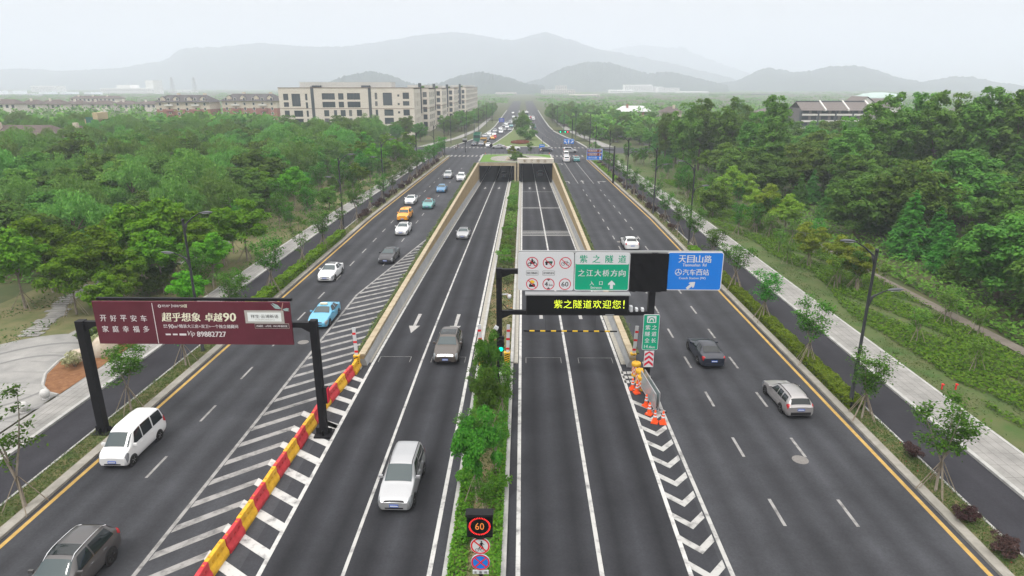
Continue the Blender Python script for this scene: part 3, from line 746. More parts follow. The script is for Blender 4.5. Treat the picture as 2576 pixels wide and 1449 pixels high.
KIND = {
 'sedan': dict(L=4.75, r=.33, wx=(.88, 3.62), st=[(0,.30,.58,.50,.56,.45),(.06,.22,.74,.58,.64,.58),(.28,.19,.86,.70,.76,.66),(.8,.18,.905,.84,.885,.72),(1.35,.18,.92,.91,.96,.74),(1.5,.18,.92,.925,1.0,.73),(2.28,.18,.92,.945,1.41,.575),(2.8,.18,.92,.955,1.46,.585),(3.35,.18,.92,.965,1.42,.56),(4.12,.18,.905,.985,1.06,.66),(4.45,.20,.88,.97,1.03,.66),(4.68,.26,.80,.90,.97,.6),(4.75,.34,.70,.84,.90,.55)],
              ws=(1.50, 2.20), rw=(3.45, 4.02), fw=(1.85, 2.36, 2.86), rwin=(2.95, 3.36, 3.85), hood=1.35),
 'suv': dict(L=4.65, r=.36, wx=(.9, 3.62), st=[(0,.36,.62,.62,.70,.5),(.06,.26,.80,.74,.82,.62),(.25,.23,.90,.86,.93,.70),(.8,.22,.935,.98,1.03,.76),(1.2,.22,.945,1.03,1.08,.77),(1.35,.22,.945,1.04,1.12,.76),(2.05,.22,.945,1.06,1.62,.62),(2.6,.22,.945,1.07,1.69,.64),(3.6,.22,.945,1.09,1.67,.62),(4.15,.22,.93,1.10,1.60,.59),(4.5,.26,.89,1.08,1.15,.66),(4.62,.32,.82,1.0,1.05,.62),(4.65,.38,.76,.92,1.0,.6)],
            ws=(1.36, 1.98), rw=(4.2, 4.5), fw=(1.7, 2.15, 2.72), rwin=(2.82, 3.95, 4.1), hood=1.2),
 'mpv': dict(L=4.42, r=.32, wx=(.82, 3.5), st=[(0,.32,.62,.60,.66,.5),(.06,.24,.76,.70,.76,.6),(.22,.20,.83,.80,.86,.66),(.7,.19,.855,.95,1.0,.70),(1.0,.19,.86,1.01,1.06,.71),(1.12,.19,.86,1.02,1.10,.70),(1.95,.19,.87,1.07,1.66,.64),(2.6,.19,.87,1.08,1.74,.67),(3.8,.19,.87,1.09,1.72,.66),(4.2,.20,.86,1.09,1.64,.63),(4.33,.24,.82,1.04,1.12,.64),(4.40,.30,.76,.96,1.02,.6),(4.42,.36,.70,.9,.96,.58)],
            ws=(1.14, 1.92), rw=(4.16, 4.34), fw=(1.5, 2.1, 2.62), rwin=(2.72, 3.85, 4.02), hood=1.0),
 'microvan': dict(L=4.2, r=.30, wx=(.62, 3.25), st=[(0,.34,.66,.62,.70,.56),(.05,.26,.74,.74,.82,.62),(.2,.22,.79,.86,.94,.66),(.42,.21,.80,.95,1.04,.68),(.52,.21,.80,.98,1.10,.68),(1.22,.21,.81,1.02,1.76,.62),(1.7,.21,.81,1.03,1.86,.64),(3.2,.21,.81,1.04,1.87,.64),(3.85,.21,.80,1.04,1.82,.62),(4.08,.24,.78,1.02,1.30,.64),(4.18,.3,.74,.95,1.0,.6),(4.2,.36,.70,.9,.95,.58)],
            ws=(.53, 1.15), rw=(3.9, 4.1), fw=(.85, 1.25, 1.75), rwin=(1.88, 2.75, 2.75), rwin2=(2.86, 3.75, 3.9), hood=.42),
 'pickup': dict(L=5.1, r=.37, wx=(.95, 3.95), st=[(0,.40,.66,.72,.80,.56),(.05,.32,.82,.82,.90,.66),(.25,.28,.89,.92,1.0,.72),(.8,.27,.91,1.02,1.06,.76),(1.3,.27,.91,1.05,1.10,.76),(1.4,.27,.91,1.06,1.14,.75),(1.95,.27,.91,1.08,1.66,.66),(2.5,.27,.91,1.09,1.73,.68),(3.4,.27,.91,1.09,1.71,.67),(3.55,.27,.91,1.09,1.62,.67),(3.75,.27,.91,1.08,1.60,.66),(4.9,.29,.90,1.08,1.54,.66),(5.02,.34,.86,1.06,1.42,.64),(5.1,.42,.82,1.0,1.05,.64)],
            ws=(1.42, 1.9), rw=(4.94, 5.05), fw=(1.75, 2.08, 2.55), rwin=(2.66, 3.36, 3.42), rwin2=(3.6, 4.7, 4.75), hood=1.3),
 'wagon': dict(L=4.35, r=.30, wx=(.82, 3.3), st=[(0,.32,.60,.52,.60,.5),(.06,.24,.74,.62,.68,.6),(.25,.2,.82,.72,.78,.66),(.8,.19,.84,.82,.87,.70),(1.2,.19,.845,.88,.93,.71),(1.32,.19,.845,.89,.97,.70),(1.95,.19,.845,.92,1.38,.58),(2.5,.19,.845,.93,1.44,.60),(3.5,.19,.845,.94,1.42,.59),(3.95,.19,.84,.95,1.36,.57),(4.22,.22,.82,.93,1.0,.64),(4.32,.28,.78,.84,.90,.62),(4.35,.34,.74,.78,.82,.6)],
            ws=(1.34, 1.9), rw=(3.98, 4.22), fw=(1.65, 2.05, 2.5), rwin=(2.58, 3.1, 3.1), rwin2=(3.2, 3.75, 3.85), hood=1.2),
}
SHELLS = {k: Shell(v['st'], v['L']) for k, v in KIND.items()}
CARMESH = {}
def wheel_mesh(r):
    k = ('wheel', r)
    if k not in CARMESH:
        CARMESH[k] = (MB().lathe([(r * .62, -.1), (r * .93, -.105), (r, -.07), (r, .07), (r * .93, .105), (r * .62, .1)], n=22, axis='X').mesh('wheel', m_tyre, True), None)
        rim = MB(); rim.lathe([(r * .66, .085), (r * .62, .098), (r * .56, .075), (r * .16, .085), (r * .1, .1), (.01, .1)], n=20, axis='X')
        for i in range(5):
            t = 2 * math.pi * i / 5; rim.obox((.085, math.cos(t) * r * .36, math.sin(t) * r * .36), (.03, r * .16, r * .5), t - math.pi / 2, 'X')
        CARMESH[k] = (CARMESH[k][0], rim.mesh('rim', m_rim))
    return CARMESH[k]
def car_meshes(kind, col, glass=True):
    """every part of a car of this kind once; kept so that repeats share it"""
    key = (kind, col)
    if key in CARMESH: return CARMESH[key]
    S, K = SHELLS[kind], KIND[kind]; P = PAINT[col]; out = []
    add = lambda n, mb, m, sm=True, sub=None: out.append((n, mb.mesh(n, m, sm), sub))
    add('body', S.body(), P)
    a, b = K['ws']; add('windshield', S.patch([(a + .03, .24), (b, .225), (b, -.225), (a + .03, -.24)], off=.02, n=8, m=12), m_glasst)
    a, b = K['rw']; add('rear_window', S.patch([(a, .225), (b, .24), (b, -.24), (a, -.225)], off=.02, n=8, m=12), m_glass)
    for sgn in (1, -1):
        f = K['fw']; add('side_window', S.patch([(f[0], sgn * .485), (f[1], sgn * .275), (f[2], sgn * .275), (f[2], sgn * .485)]), m_glass)
        g_ = K['rwin']; f2 = f[2] + .08; add('side_window', S.patch([(f2, sgn * .485), (f2, sgn * .275), (g_[1], sgn * .275), (g_[2], sgn * .485)]), m_glass)
        if 'rwin2' in K:
            h = K['rwin2']; add('side_window', S.patch([(h[0], sgn * .48), (h[0], sgn * .285), (h[1], sgn * .285), (h[2], sgn * .48)]), m_glass)
        d0, d1, d2 = f[0] - .28, f[2] + .03, min(g_[2] + .12, K['wx'][1] - .05)
        for x0, x1 in ((d0, d1 - .015), (d1 + .015, d2)):
            add('door', S.patch([(x0, sgn * .89), (x0, sgn * .51), (x1, sgn * .51), (x1, sgn * .89)], off=.007), P)
            hp = S.pt(x1 - .2, sgn * .56); add('handle', MB().obox((hp.x + sgn * .015, hp.y, hp.z), (.035, .18, .03)), m_chrome if col in ('plum', 'brown', 'black') else P, False, 'door')
        hl = .34 if kind not in ('microvan',) else .2
        add('headlight', S.patch([(.10, sgn * .80 if kind != 'sedan' else sgn * .72), (.07, sgn * .42), (.2, sgn * .34), (hl + .16, sgn * .56)], off=.014), m_lampg)
        L = S.L
        add('taillight', S.patch([(L - .08, sgn * .62), (L - .05, sgn * .36), (L - .16, sgn * .34), (L - .34, sgn * .54)], off=.014), m_tail)
        mp = S.pt(K['fw'][0] + .02, sgn * .47); mbm = MB().obox((mp.x + sgn * .13, mp.y, mp.z + .06), (.2, .1, .13)); mbm.obox((mp.x + sgn * .02, mp.y, mp.z + .02), (.1, .05, .04))
        add('mirror', mbm, P, False)
    for i, x in enumerate(K['wx']):             # dark wheel housings
        for sgn in (1, -1):
            q = MB()
            w_ = S.pt(x, sgn * .72).x
            c = MB().lathe([(K['r'] * 1.17, -.012), (K['r'] * 1.17, .012)], (abs(w_) * sgn * 1.004, S.L / 2 - x, K['r'] * 1.0), 24, 'X')
            q.add(c.v, c.f); add('wheel_arch', q, m_trim, False)
    # grille, bumper intake, plate
    zf = K['st'][1][3]
    gp = S.patch([(.015, .22), (.09, .15), (.09, -.15), (.015, -.22)] if col != 'brown' else [(.02, .32), (.18, .17), (.18, -.17), (.02, -.32)], off=.016, n=3)
    if kind != 'microvan': add('grille', gp, m_trim if col != 'brown' else m_chrome)
    add('intake', S.patch([(.05, .80), (.05, .66), (.05, -.66), (.05, -.80)], off=.016, n=3) if False else MB().box(-.45, .45, S.L/2 - .04, S.L/2 + .012, .34, .41), m_trim, False)
    pl_ = MB().box(-.22, .22, S.L/2 - .02, S.L/2 + .03, .44, .58); add('number_plate', pl_, m_plate, False)
    ch = MB()
    for i in range(7): ch.box(-.19 + i * .055, -.15 + i * .055, S.L/2 + .03, S.L/2 + .034, .475, .545)
    add('characters', ch, m_platew, False, 'number_plate')
    zr_ = .62 if kind in ('sedan', 'wagon') else .72
    add('number_plate', MB().box(-.22, .22, -S.L/2 - .03, -S.L/2 + .06, zr_, zr_ + .14), m_plate, False)
    ch = MB()
    for i in range(7): ch.box(-.19 + i * .055, -.15 + i * .055, -S.L/2 - .034, -S.L/2 - .03, zr_ + .035, zr_ + .105)
    add('characters', ch, m_platew, False, 'number_plate')
    add('rear_bumper', MB().box(-.62, .62, -S.L/2 - .035, -S.L/2 + .1, .34, .52), P if kind != 'wagon' else m_trim, False)
    CARMESH[key] = out
    return out
def car(kind, col, label, x, y, z, rz, cat='car', name=None, group=None, slope=0.0, extra=()):
    t = thing(name or {'sedan': 'sedan', 'suv': 'suv', 'mpv': 'minivan', 'microvan': 'microvan', 'pickup': 'pickup_truck', 'wagon': 'station_wagon'}[kind], label, cat, (x, y, z), rz, group)
    t.rotation_euler[0] = slope
    last = None; K = KIND[kind]; S = SHELLS[kind]
    for n, me, sub in car_meshes(kind, col):
        o = link(n, me, last if sub else t)
        if not sub: last = o
    wm, rm = wheel_mesh(K['r'])
    for xw in K['wx']:
        for sgn in (1, -1):
            wx = abs(S.pt(xw, .72).x) - .075
            o = link('wheel', wm, t, (sgn * wx, S.L / 2 - xw, K['r']), 0 if sgn > 0 else math.pi)
            link('rim', rm, o)
    for e in extra: e(t, S, K)
    return t
def ex_taxi(col):
    def f(t, S, K):
        MB().obox((0, S.L/2 - 2.45, 1.53), (.62, .2, .13)).build('taxi_sign', mat('taxi_sign_' + col, (.75, .72, .55) if col == 'w' else (.55, .12, .05), .4), t)
    return f
def ex_beacon(t, S, K): MB().lathe([(.1, 0), (.1, .08), (.07, .15), (.0, .17)], (0, S.L/2 - 2.3, 1.72), 12).build('beacon', mat('amber_beacon', (.85, .42, .02), .3), t)
def ex_sunroof(a, b, wd=.42):
    def f(t, S, K): S.patch([(a, wd * .42), (b, wd * .42), (b, -wd * .42), (a, -wd * .42)], off=.012).build('sunroof', m_glass, t, True)
    return f
def ex_rails(a, b, m=None):
    def f(t, S, K):
        for sgn in (1, -1):
            pts = [S.pt(a + (b - a) * i / 8, sgn * .2) + Vector((0, 0, .02 if i in (0, 8) else .065)) for i in range(9)]
            MB().path(pts, [.022] * 9, 6).build('roof_rail', m or m_chrome, t, True)
    return f
def ex_stripe(t, S, K): S.patch([(.7, .80), (.7, .70), (4.3, .70), (4.3, .80)], n=14, m=2, off=.016).build('side_stripe', mat('taxi_silver_stripe', (.45, .48, .5), .4), t, True)
PI = math.pi
def grounded(px, py, L, toward, z=0.0):
    """ground point under the bumper seen at a pixel -> centre of the car"""
    x, y = G(px, py, z + .15); return x, y + L / 2
def put(kind, col, label, px, py, toward, rz=None, extra=(), group=None, cat='car', name=None, dx=0.0):
    x, y = grounded(px, py, KIND[kind]['L'], toward)
    return car(kind, col, label, x + dx, y, Z1, (PI if toward else 0.0) if rz is None else rz, extra=extra, group=group, cat=cat, name=name)
car('suv', 'plum', 'dark grey sport utility car with silver roof rails, nearest the camera', -18.85, 21.75, Z1, PI - .01, extra=(ex_rails(1.9, 4.2), ex_sunroof(2.15, 2.75, .5)))
put('microvan', 'white', 'white microvan passing the left post of the maroon billboard', 285, 1179, True, cat='van')
put('sedan', 'sky', 'sky blue taxi coming past the right end of the billboard', 797, 826, True, extra=(ex_taxi('w'), ex_stripe), cat='taxi', name='taxi')
put('sedan', 'white', 'white sedan with dark sunroof beside the trimmed left hedge', 817, 709, True, extra=(ex_sunroof(2.5, 3.0),))
put('sedan', 'black', 'black sedan passing the striped gore on the left road', 970, 664, True, PI - .03, extra=(ex_sunroof(2.45, 2.9),))
put('sedan', 'white', 'white sedan just in front of the orange pickup truck', 1008, 592, True, extra=(ex_sunroof(2.45, 2.95),))
put('pickup', 'orange', 'orange crew cab works pickup with amber roof beacon', 1012, 557, True, extra=(ex_beacon,), cat='pickup truck')
put('sedan', 'white', 'white sedan beside the left kerb just behind the orange pickup', 1029, 515, True, extra=(ex_sunroof(2.5, 2.9),))
put('sedan', 'teal', 'teal green taxi with red roof sign on the left road', 1074, 526, True, extra=(ex_taxi('r'),), cat='taxi', name='taxi')
put('sedan', 'blue', 'mid blue sedan following the teal taxi', 1108, 485, True)
put('suv', 'silver', 'silver sport utility car second from the tunnel mouth on the left road', 1125, 450, True)
put('suv', 'white', 'white sport utility car beside the wall near the left tunnel mouth', 1158, 456, True)
put('mpv', 'silver', 'silver minivan with roof rails leaving the sunken lanes, nearest the median trees', 994, 1290, True, PI - .02, extra=(ex_rails(1.9, 4.0, m_trim),), cat='minivan')
put('suv', 'brown', 'brown grey crossover car with chrome grille at the barrier line', 1120, 917, True, PI, extra=(ex_sunroof(2.3, 3.3, .5),))
yy = 91.2 + 2.4; car('sedan', 'silver', 'silver sedan climbing the sunken left lanes', -8.75, yy, zr(yy) + Z1, PI, slope=.045, extra=(ex_sunroof(2.4, 2.9),))
yy = 58.6; car('suv', 'black', 'dark car half hidden behind the message board', 4.9, yy + 1.4, zr(yy) + Z1, 0, slope=-.03)
put('sedan', 'navy', 'near black sedan driving away on the right road', 1794, 927, False, .02)
put('sedan', 'white', 'white sedan driving away above the sign gantry', 1591, 630, False)
put('wagon', 'wagon', 'warm silver station wagon driving away beside the right verge', 2010, 1052, False, .03, extra=(ex_rails(1.9, 3.9, m_trim),), cat='station wagon')
yy = 193; car('mpv', 'silver', 'pale car inside the right tunnel mouth', 5.2, yy, zr(yy) + Z1, 0)
yy = 190; car('sedan', 'grey', 'dim car coming out of the dark left tunnel', -5.6, yy, zr(yy) + Z1, PI)
# junction and beyond
def z5(x, y): return 1163.5 + x * .1475, 276.7 + y * .1475
def putz(kind, col, label, x, y, toward, **k): return put(kind, col, label, *z5(x, y), toward, **k)
def across(kind, col, label, x, y, rz, **k):
    X, Y = G(*z5(x, y), .15); return car(kind, col, label, X, Y + .9, Z1, rz, **k)
across('sedan', 'silver', 'silver sedan crossing the junction below the lawn island', 605, 655, PI / 2)
across('sedan', 'white', 'white sedan crossing the junction behind the tunnel roof garden', 868, 678, -PI / 2 + .05)
across('wagon', 'navy', 'dark blue hatchback crossing beside the cyclist', 1430, 708, -PI / 2 - .1, cat='hatchback', name='hatchback')
across('mpv', 'silver', 'pale silver minivan crossing on the right of the junction', 1840, 728, -PI / 2 - .05, cat='minivan')
putz('microvan', 'white', 'white van waiting at the right crossing ahead of a white car', 1770, 812, False, cat='van')
putz('suv', 'white', 'white sport utility car queued behind the white van', 1777, 890, False)
putz('sedan', 'teal', 'grey green taxi beside the direction sign at the right crossing', 1950, 884, False, cat='taxi', name='taxi', extra=(ex_taxi('r'),))
GQ = 'cars queued beyond the junction'
q = [('sedan','black','black sedan first in the leftmost queue at the far crossing',190,612),('suv','grey','dark grey car at the far crossing beside the small dump truck',315,615),('sedan','white','white sedan at the far crossing nearest the lawn island',435,632),
     ('sedan','black','black car right behind the small dump truck',402,540),('sedan','black','black and silver car second behind the dump truck',428,505),('sedan','silver','silver sedan beside the green truck',375,468),('sedan','white','white car in front of the red topped car',455,478),
     ('suv','white','white car with red roof light in the left queue',452,432),('sedan','white','white sedan behind the orange taxi',535,440),('suv','silver','silver car furthest up the kerb lane of the queue',548,385),
     ('suv','white','white car alone in the middle of the far left road',653,402),('sedan','white','white car beside the far verge below the far blue sign',647,338),('sedan','grey','dark grey car left of two dark cars in the far queue',712,358),('sedan','grey','dark grey car right of two dark cars in the far queue',803,358),
     ('suv','white','tall white car in the thick of the far queue',757,312),('sedan','grey','dark car beside the tall white car in the far queue',705,292),('sedan','teal','dark green car near the island trees in the far queue',830,290),('suv','white','white car behind the tall white car in the far queue',742,262),
     ('sedan','grey','grey car further up the far queue',792,240),('suv','white','white car beside the palms of the island',855,232),('sedan','grey','grey car high up the far left road',815,208),('suv','white','small white car left of the island palms',867,135),('sedan','white','tiny white car above the island palms',892,168),('sedan','white','tiny white car at the vanishing end of the left road',858,60)]
for kd, c, lab, x, y in q: putz(kd, c, lab, x, y, True, group=GQ)
putz('sedan', 'orange', 'orange yellow taxi in the far left queue', 515, 500, True, group=GQ, cat='taxi', name='taxi', extra=(ex_taxi('w'),))
for kd, c, lab, x, y in [('sedan','teal','lone green taxi on the far right road',1220,310),('sedan','white','white car left of the pair far up the right road',1133,170),('suv','white','white car right of the pair far up the right road',1210,176),('sedan','red','red car far up the right road',1172,140),('suv','white','white car beside the red car far up the right road',1205,145),('sedan','white','white car behind the red car far up the right road',1140,130)]:
    putz(kd, c, lab, x, y, False, group='cars far up the right road')
# lorries and bus far off
def truck(label, x, y, rz, cab, bed, L, Wd, Hc, Hb, cat='truck', name='dump_truck'):
    X, Y = G(*z5(x, y), .2); t = thing(name, label, cat, (X, Y + L / 2, Z1), rz)
    q = MB().prism([(-Wd/2, L/2 - 1.9), (Wd/2, L/2 - 1.9), (Wd/2, L/2 - .1), (Wd/2 - .15, L/2), (-Wd/2 + .15, L/2), (-Wd/2, L/2 - .1)], .5, Hc); q.build('cab', cab, t)
    MB().box(-Wd/2 + .12, Wd/2 - .12, L/2 - .04, L/2 + .02, Hc * .56, Hc * .88).build('windshield', m_glasst, t)
    for sgn in (1, -1): MB().box(sgn * Wd/2 - .02, sgn * Wd/2 + .02, L/2 - 1.5, L/2 - .4, Hc * .56, Hc * .86).build('side_window', m_glass, t)
    b = MB(); z0 = 1.1; b.box(-Wd/2, Wd/2, -L/2, L/2 - 2.1, z0, z0 + .12)
    for x0, x1, y0, y1 in ((-Wd/2, -Wd/2 + .08, -L/2, L/2 - 2.1), (Wd/2 - .08, Wd/2, -L/2, L/2 - 2.1), (-Wd/2 + .08, Wd/2 - .08, L/2 - 2.18, L/2 - 2.1), (-Wd/2 + .08, Wd/2 - .08, -L/2, -L/2 + .08)): b.box(x0, x1, y0, y1, z0 + .12, Hb)
    b.build('load_bed', bed, t); MB().box(-.45, .45, -L/2 + .1, L/2 - .1, .55, 1.0).build('chassis', m_trim, t)
    for yv in (L/2 - 1.1, -L/2 + 1.2, -L/2 + 2.3):
        for sgn in (1, -1): link('wheel', wheel_mesh(.48)[0], t, (sgn * (Wd/2 - .15), yv, .48))
    MB().box(-Wd/2 + .1, -Wd/2 + .5, L/2, L/2 + .03, .75, .95).box(Wd/2 - .5, Wd/2 - .1, L/2, L/2 + .03, .75, .95).build('headlight', m_lampg, t)
    return t
truck('large green dump truck waiting in the kerb lane beyond the junction', 243, 552, PI, PAINT['green'], PAINT['green'], 8.0, 2.5, 3.0, 3.3)
truck('small yellow brown dump truck waiting behind the dark grey car', 352, 588, PI, mat('ochre_truck_paint', (.42, .25, .07), .45), mat('ochre_truck_bed', (.36, .2, .06), .6), 5.6, 2.1, 2.3, 2.2)
X, Y = G(*z5(1090, 104), .2); t = thing('bus', 'green and white bus far up the right road', 'bus', (X, Y, Z1))
MB().box(-1.25, 1.25, -5.5, 5.5, .4, 1.5).build('lower_body', PAINT['green'], t); MB().box(-1.24, 1.24, -5.49, 5.49, 2.5, 3.1).build('roof', PAINT['white'], t); MB().box(-1.22, 1.22, -5.47, 5.47, 1.5, 2.5).build('window_band', m_glass, t)
for yv in (-3.4, 3.4):
    for sgn in (1, -1): link('wheel', wheel_mesh(.48)[0], t, (sgn * 1.15, yv, .48))
# ------------------------------------------------------------------ gantry signs, billboard, barriers, cones, lamps, signals
m_post = mat('black_steel', (0.010, 0.010, 0.012), 0.5, spec=.12)
m_sgreen = mat('sign_green', (0.0, 0.30, 0.17), 0.45); m_sblue = mat('sign_blue', (0.01, 0.17, 0.62), 0.45); m_swhite = mat('sign_white', (0.56, 0.58, 0.61), 0.45)
m_sred = mat('sign_red', (0.52, 0.02, 0.05), 0.45); m_sblack = mat('sign_black', (0.012, 0.012, 0.014), 0.5, spec=.12); m_syel = mat('sign_yellow', (0.72, 0.47, 0.02), 0.45)
m_screen = mat('led_screen', (0.006, 0.006, 0.007), 0.5, spec=.1)
m_galv = mat('galvanised_steel', (0.42, 0.43, 0.44), 0.5, 0.6)
m_back = mat('sign_back_grey', (0.30, 0.31, 0.32), 0.6)
def rrect(cx, cz, wd, ht, rad, n=5):
    pts = []
    for sx, sz, a0 in ((1, 1, 0), (-1, 1, 90), (-1, -1, 180), (1, -1, 270)):
        for i in range(n + 1):
            a = R(a0 + 90 * i / n); pts.append((cx + sx * (wd/2 - rad) + rad * math.cos(a), cz + sz * (ht/2 - rad) + rad * math.sin(a)))
    return pts
def disc(cx, cz, r, n=28): return [(cx + r * math.cos(2*PI*i/n), cz + r * math.sin(2*PI*i/n)) for i in range(n)]
def face(mb, pts, y): return mb.add([(p[0], y, p[1]) for p in pts], [tuple(range(len(pts)))])
def ringf(mb, cx, cz, r0, r1, y, n=32, z=1.0):
    return mb.grid([[(cx + r * math.cos(2*PI*i/n), y, cz + r * math.sin(2*PI*i/n) * z) for r in (r1, r0)] for i in range(n + 1)])
def barf(mb, x0, z0, x1, z1, wd, y):
    d = math.hypot(x1 - x0, z1 - z0); nx, nz = -(z1 - z0) / d * wd / 2, (x1 - x0) / d * wd / 2
    return face(mb, [(x0 - nx, z0 - nz), (x1 - nx, z1 - nz), (x1 + nx, z1 + nz), (x0 + nx, z0 + nz)], y)
def arrowf(mb, cx, cz, L, wd, y, ang=0.0):
    q = [(-wd * .22, -L/2), (wd * .22, -L/2), (wd * .22, L * .02), (wd/2, -L * .06), (wd/2, L * .12), (0, L/2), (-wd/2, L * .12), (-wd/2, -L * .06), (-wd * .22, L * .02)]
    c, s_ = math.cos(ang), math.sin(ang)
    p = [(cx + a * c - b * s_, cz + a * s_ + b * c) for a, b in q]
    mb.add([(a, y, b) for a, b in p], [(0, 1, 2, 8), (8, 2, 3, 4, 5, 6, 7)])
    return mb
GY = 41.3
gan = thing('sign_gantry', 'black steel sign gantry over the sunken lanes with four boards and a message screen', 'sign gantry', (0, GY, 0.05))
q = MB().box(-1.74, -1.36, -.19, .19, .1, 8.35); q.build('post', m_post, gan)
q = MB().box(8.5, 8.92, -.2, .2, .1, 9.5); q.build('post', m_post, gan)
for xc, z0 in ((-1.55, .18), (8.71, 0)):
    q = MB().box(xc - .42, xc + .42, -.42, .42, z0, z0 + .1)
    for sx in (-1, 1):
        q.box(xc + sx * .2, xc + sx * .4, -.02, .02, z0 + .1, z0 + .45); q.box(xc - .02, xc + .02, sx * .2, sx * .4, z0 + .1, z0 + .45)
    q.build('base_plate', m_post, gan)
q = MB().box(-1.36, 8.5, -.14, .14, 7.98, 8.3).vprism([(-1.36, 7.98), (-.7, 7.98), (-1.36, 7.7)], -.08, .08); q.build('upper_beam', m_post, gan)
q = MB().box(-1.36, 8.5, -.14, .14, 5.1, 5.38).vprism([(-1.36, 5.1), (-.7, 5.1), (-1.36, 4.8)], -.08, .08); q.build('lower_beam', m_post, gan)
q = MB().box(-.25, 13.1, -.2, -.06, 9.50, 9.60).box(-.1, 13.1, -.2, -.1, 9.44, 9.50); q.build('light_rail', m_galv, gan)
SYF = -.36                                  # front faces of the boards, in front of the beams
def board(cx, cz, wd, ht, face_m, border_m, lab, rad=.16, bw=.05, y=SYF):
    o = MB().vprism(rrect(cx, cz, wd, ht, rad)[::-1], y, y + .06).build('sign_panel', border_m, gan); o['label'] = lab
    b = MB(); face(b, rrect(cx, cz, wd - 2 * bw, ht - 2 * bw, rad - bw * .6), y - .004); b.build('sign_face', face_m, o)
    rib = MB()
    for f in (-.3, .3): rib.box(cx + wd * f - .04, cx + wd * f + .04, y + .06, -.14 if y < -.2 else y + .2, cz - ht * .42, cz + ht * .42)
    rib.build('bracket', m_galv, o)
    return o
def words(par, s, cx, cz, wd, ht, m, y=SYF - .009, bold=.022): return text_mb(s, cx, cz, wd, ht, y, bold).build('lettering', m, par)
# white board with six prohibition discs
wb = board(1.565, 8.22, 3.68, 2.60, m_swhite, m_swhite, 'white board with six red ringed prohibition discs')
def prohib(cx, cz, r=.40, slash=True):
    q = MB(); ringf(q, cx, cz, r * .86, r, SYF - .008)
    q.build('red_ring', m_sred, wb)
    if slash:
        q = MB(); barf(q, cx - r * .66, cz + r * .66, cx + r * .66, cz - r * .66, r * .13, SYF - .014); q.build('red_slash', m_sred, wb)
DX = (.66, 1.75, 2.84); ZT, ZB = 8.82, 7.36
# motorbike
q = MB()
for dx in (-.19, .19): ringf(q, DX[0] + dx, ZT - .10, .075, .12, SYF - .010, 16)
face(q, [(DX[0] - .2, ZT - .04), (DX[0] + .12, ZT - .1), (DX[0] + .2, ZT + .06), (DX[0] - .12, ZT + .06)], SYF - .0105)
face(q, disc(DX[0] - .01, ZT + .24, .055, 12), SYF - .011); face(q, [(DX[0] - .12, ZT + .04), (DX[0] + .06, ZT + .04), (DX[0] + .05, ZT + .19), (DX[0] - .06, ZT + .19)], SYF - .011)
barf(q, DX[0] + .02, ZT + .16, DX[0] + .17, ZT + .08, .045, SYF - .011)
q.build('motorcycle_symbol', m_sblack, wb)
# cart or tractor
q = MB(); face(q, [(DX[1] - .22, ZT - .02), (DX[1] + .24, ZT - .02), (DX[1] + .24, ZT + .11), (DX[1] - .16, ZT + .11), (DX[1] - .26, ZT + .05)], SYF - .010); face(q, disc(DX[1] - .15, ZT - .08, .075, 14), SYF - .011); face(q, disc(DX[1] + .15, ZT - .07, .05, 14), SYF - .011); q.build('truck_symbol', m_sblack, wb)
q = MB()
for dx in (.0, .1): face(q, rrect(DX[1] + dx + .06, ZT + .065, .075, .05, .01, 2), SYF - .012)
q.build('truck_window', m_sgreen, wb)
# bicycle
q = MB()
for dx in (-.15, .15): ringf(q, DX[2] + dx, ZT - .06, .095, .12, SYF - .010, 18)
for a, b, c, d in ((-.15, -.06, -.04, .08), (-.04, .08, .12, .08), (.12, .08, .15, -.06), (-.04, .08, .02, -.06), (.02, -.06, .12, .08), (-.15, -.06, .02, -.06), (.12, .08, .1, .15), (-.07, .12, -.01, .12)): barf(q, DX[2] + a, ZT + b, DX[2] + c, ZT + d, .022, SYF - .0105)
q.build('bicycle_symbol', m_sblack, wb)
for x in DX: prohib(x, ZT)
prohib(DX[0], ZB); prohib(DX[1], ZB, slash=False); prohib(DX[2], ZB, slash=False)
q = MB(); face(q, [(DX[0] - .2, ZB - .2), (DX[0] + .2, ZB - .2), (DX[0] + .2, ZB - .05), (DX[0] + .12, ZB + .04), (DX[0] - .12, ZB + .04), (DX[0] - .2, ZB - .05)], SYF - .010); q.build('vehicle_symbol', m_sblack, wb)
q = MB(); face(q, [(DX[0] - .12, ZB + .06), (DX[0] + .12, ZB + .06), (DX[0] + .19, ZB + .18), (DX[0] + .1, ZB + .22), (DX[0] + .05, ZB + .27), (DX[0] - .05, ZB + .27), (DX[0] - .1, ZB + .22), (DX[0] - .19, ZB + .18)], SYF - .010); q.build('flame_symbol', m_syel, wb)
q = MB(); face(q, rrect(DX[0], ZB - .02, .16, .045, .01, 2), SYF - .0115); q.build('vehicle_window', m_swhite, wb)
words(wb, '4', DX[1] - .15, ZB, .20, .30, m_sblack); words(wb, '.5m', DX[1] + .12, ZB - .06, .30, .16, m_sblack)
q = MB(); face(q, [(DX[1] - .12, ZB + .33), (DX[1] + .12, ZB + .33), (DX[1], ZB + .22)][::-1], SYF - .010); face(q, [(DX[1] - .12, ZB - .33), (DX[1] + .12, ZB - .33), (DX[1], ZB - .22)], SYF - .010); q.build('height_symbol', m_sblack, wb)
words(wb, '60', DX[2], ZB, .46, .33, m_sblack, bold=.01)
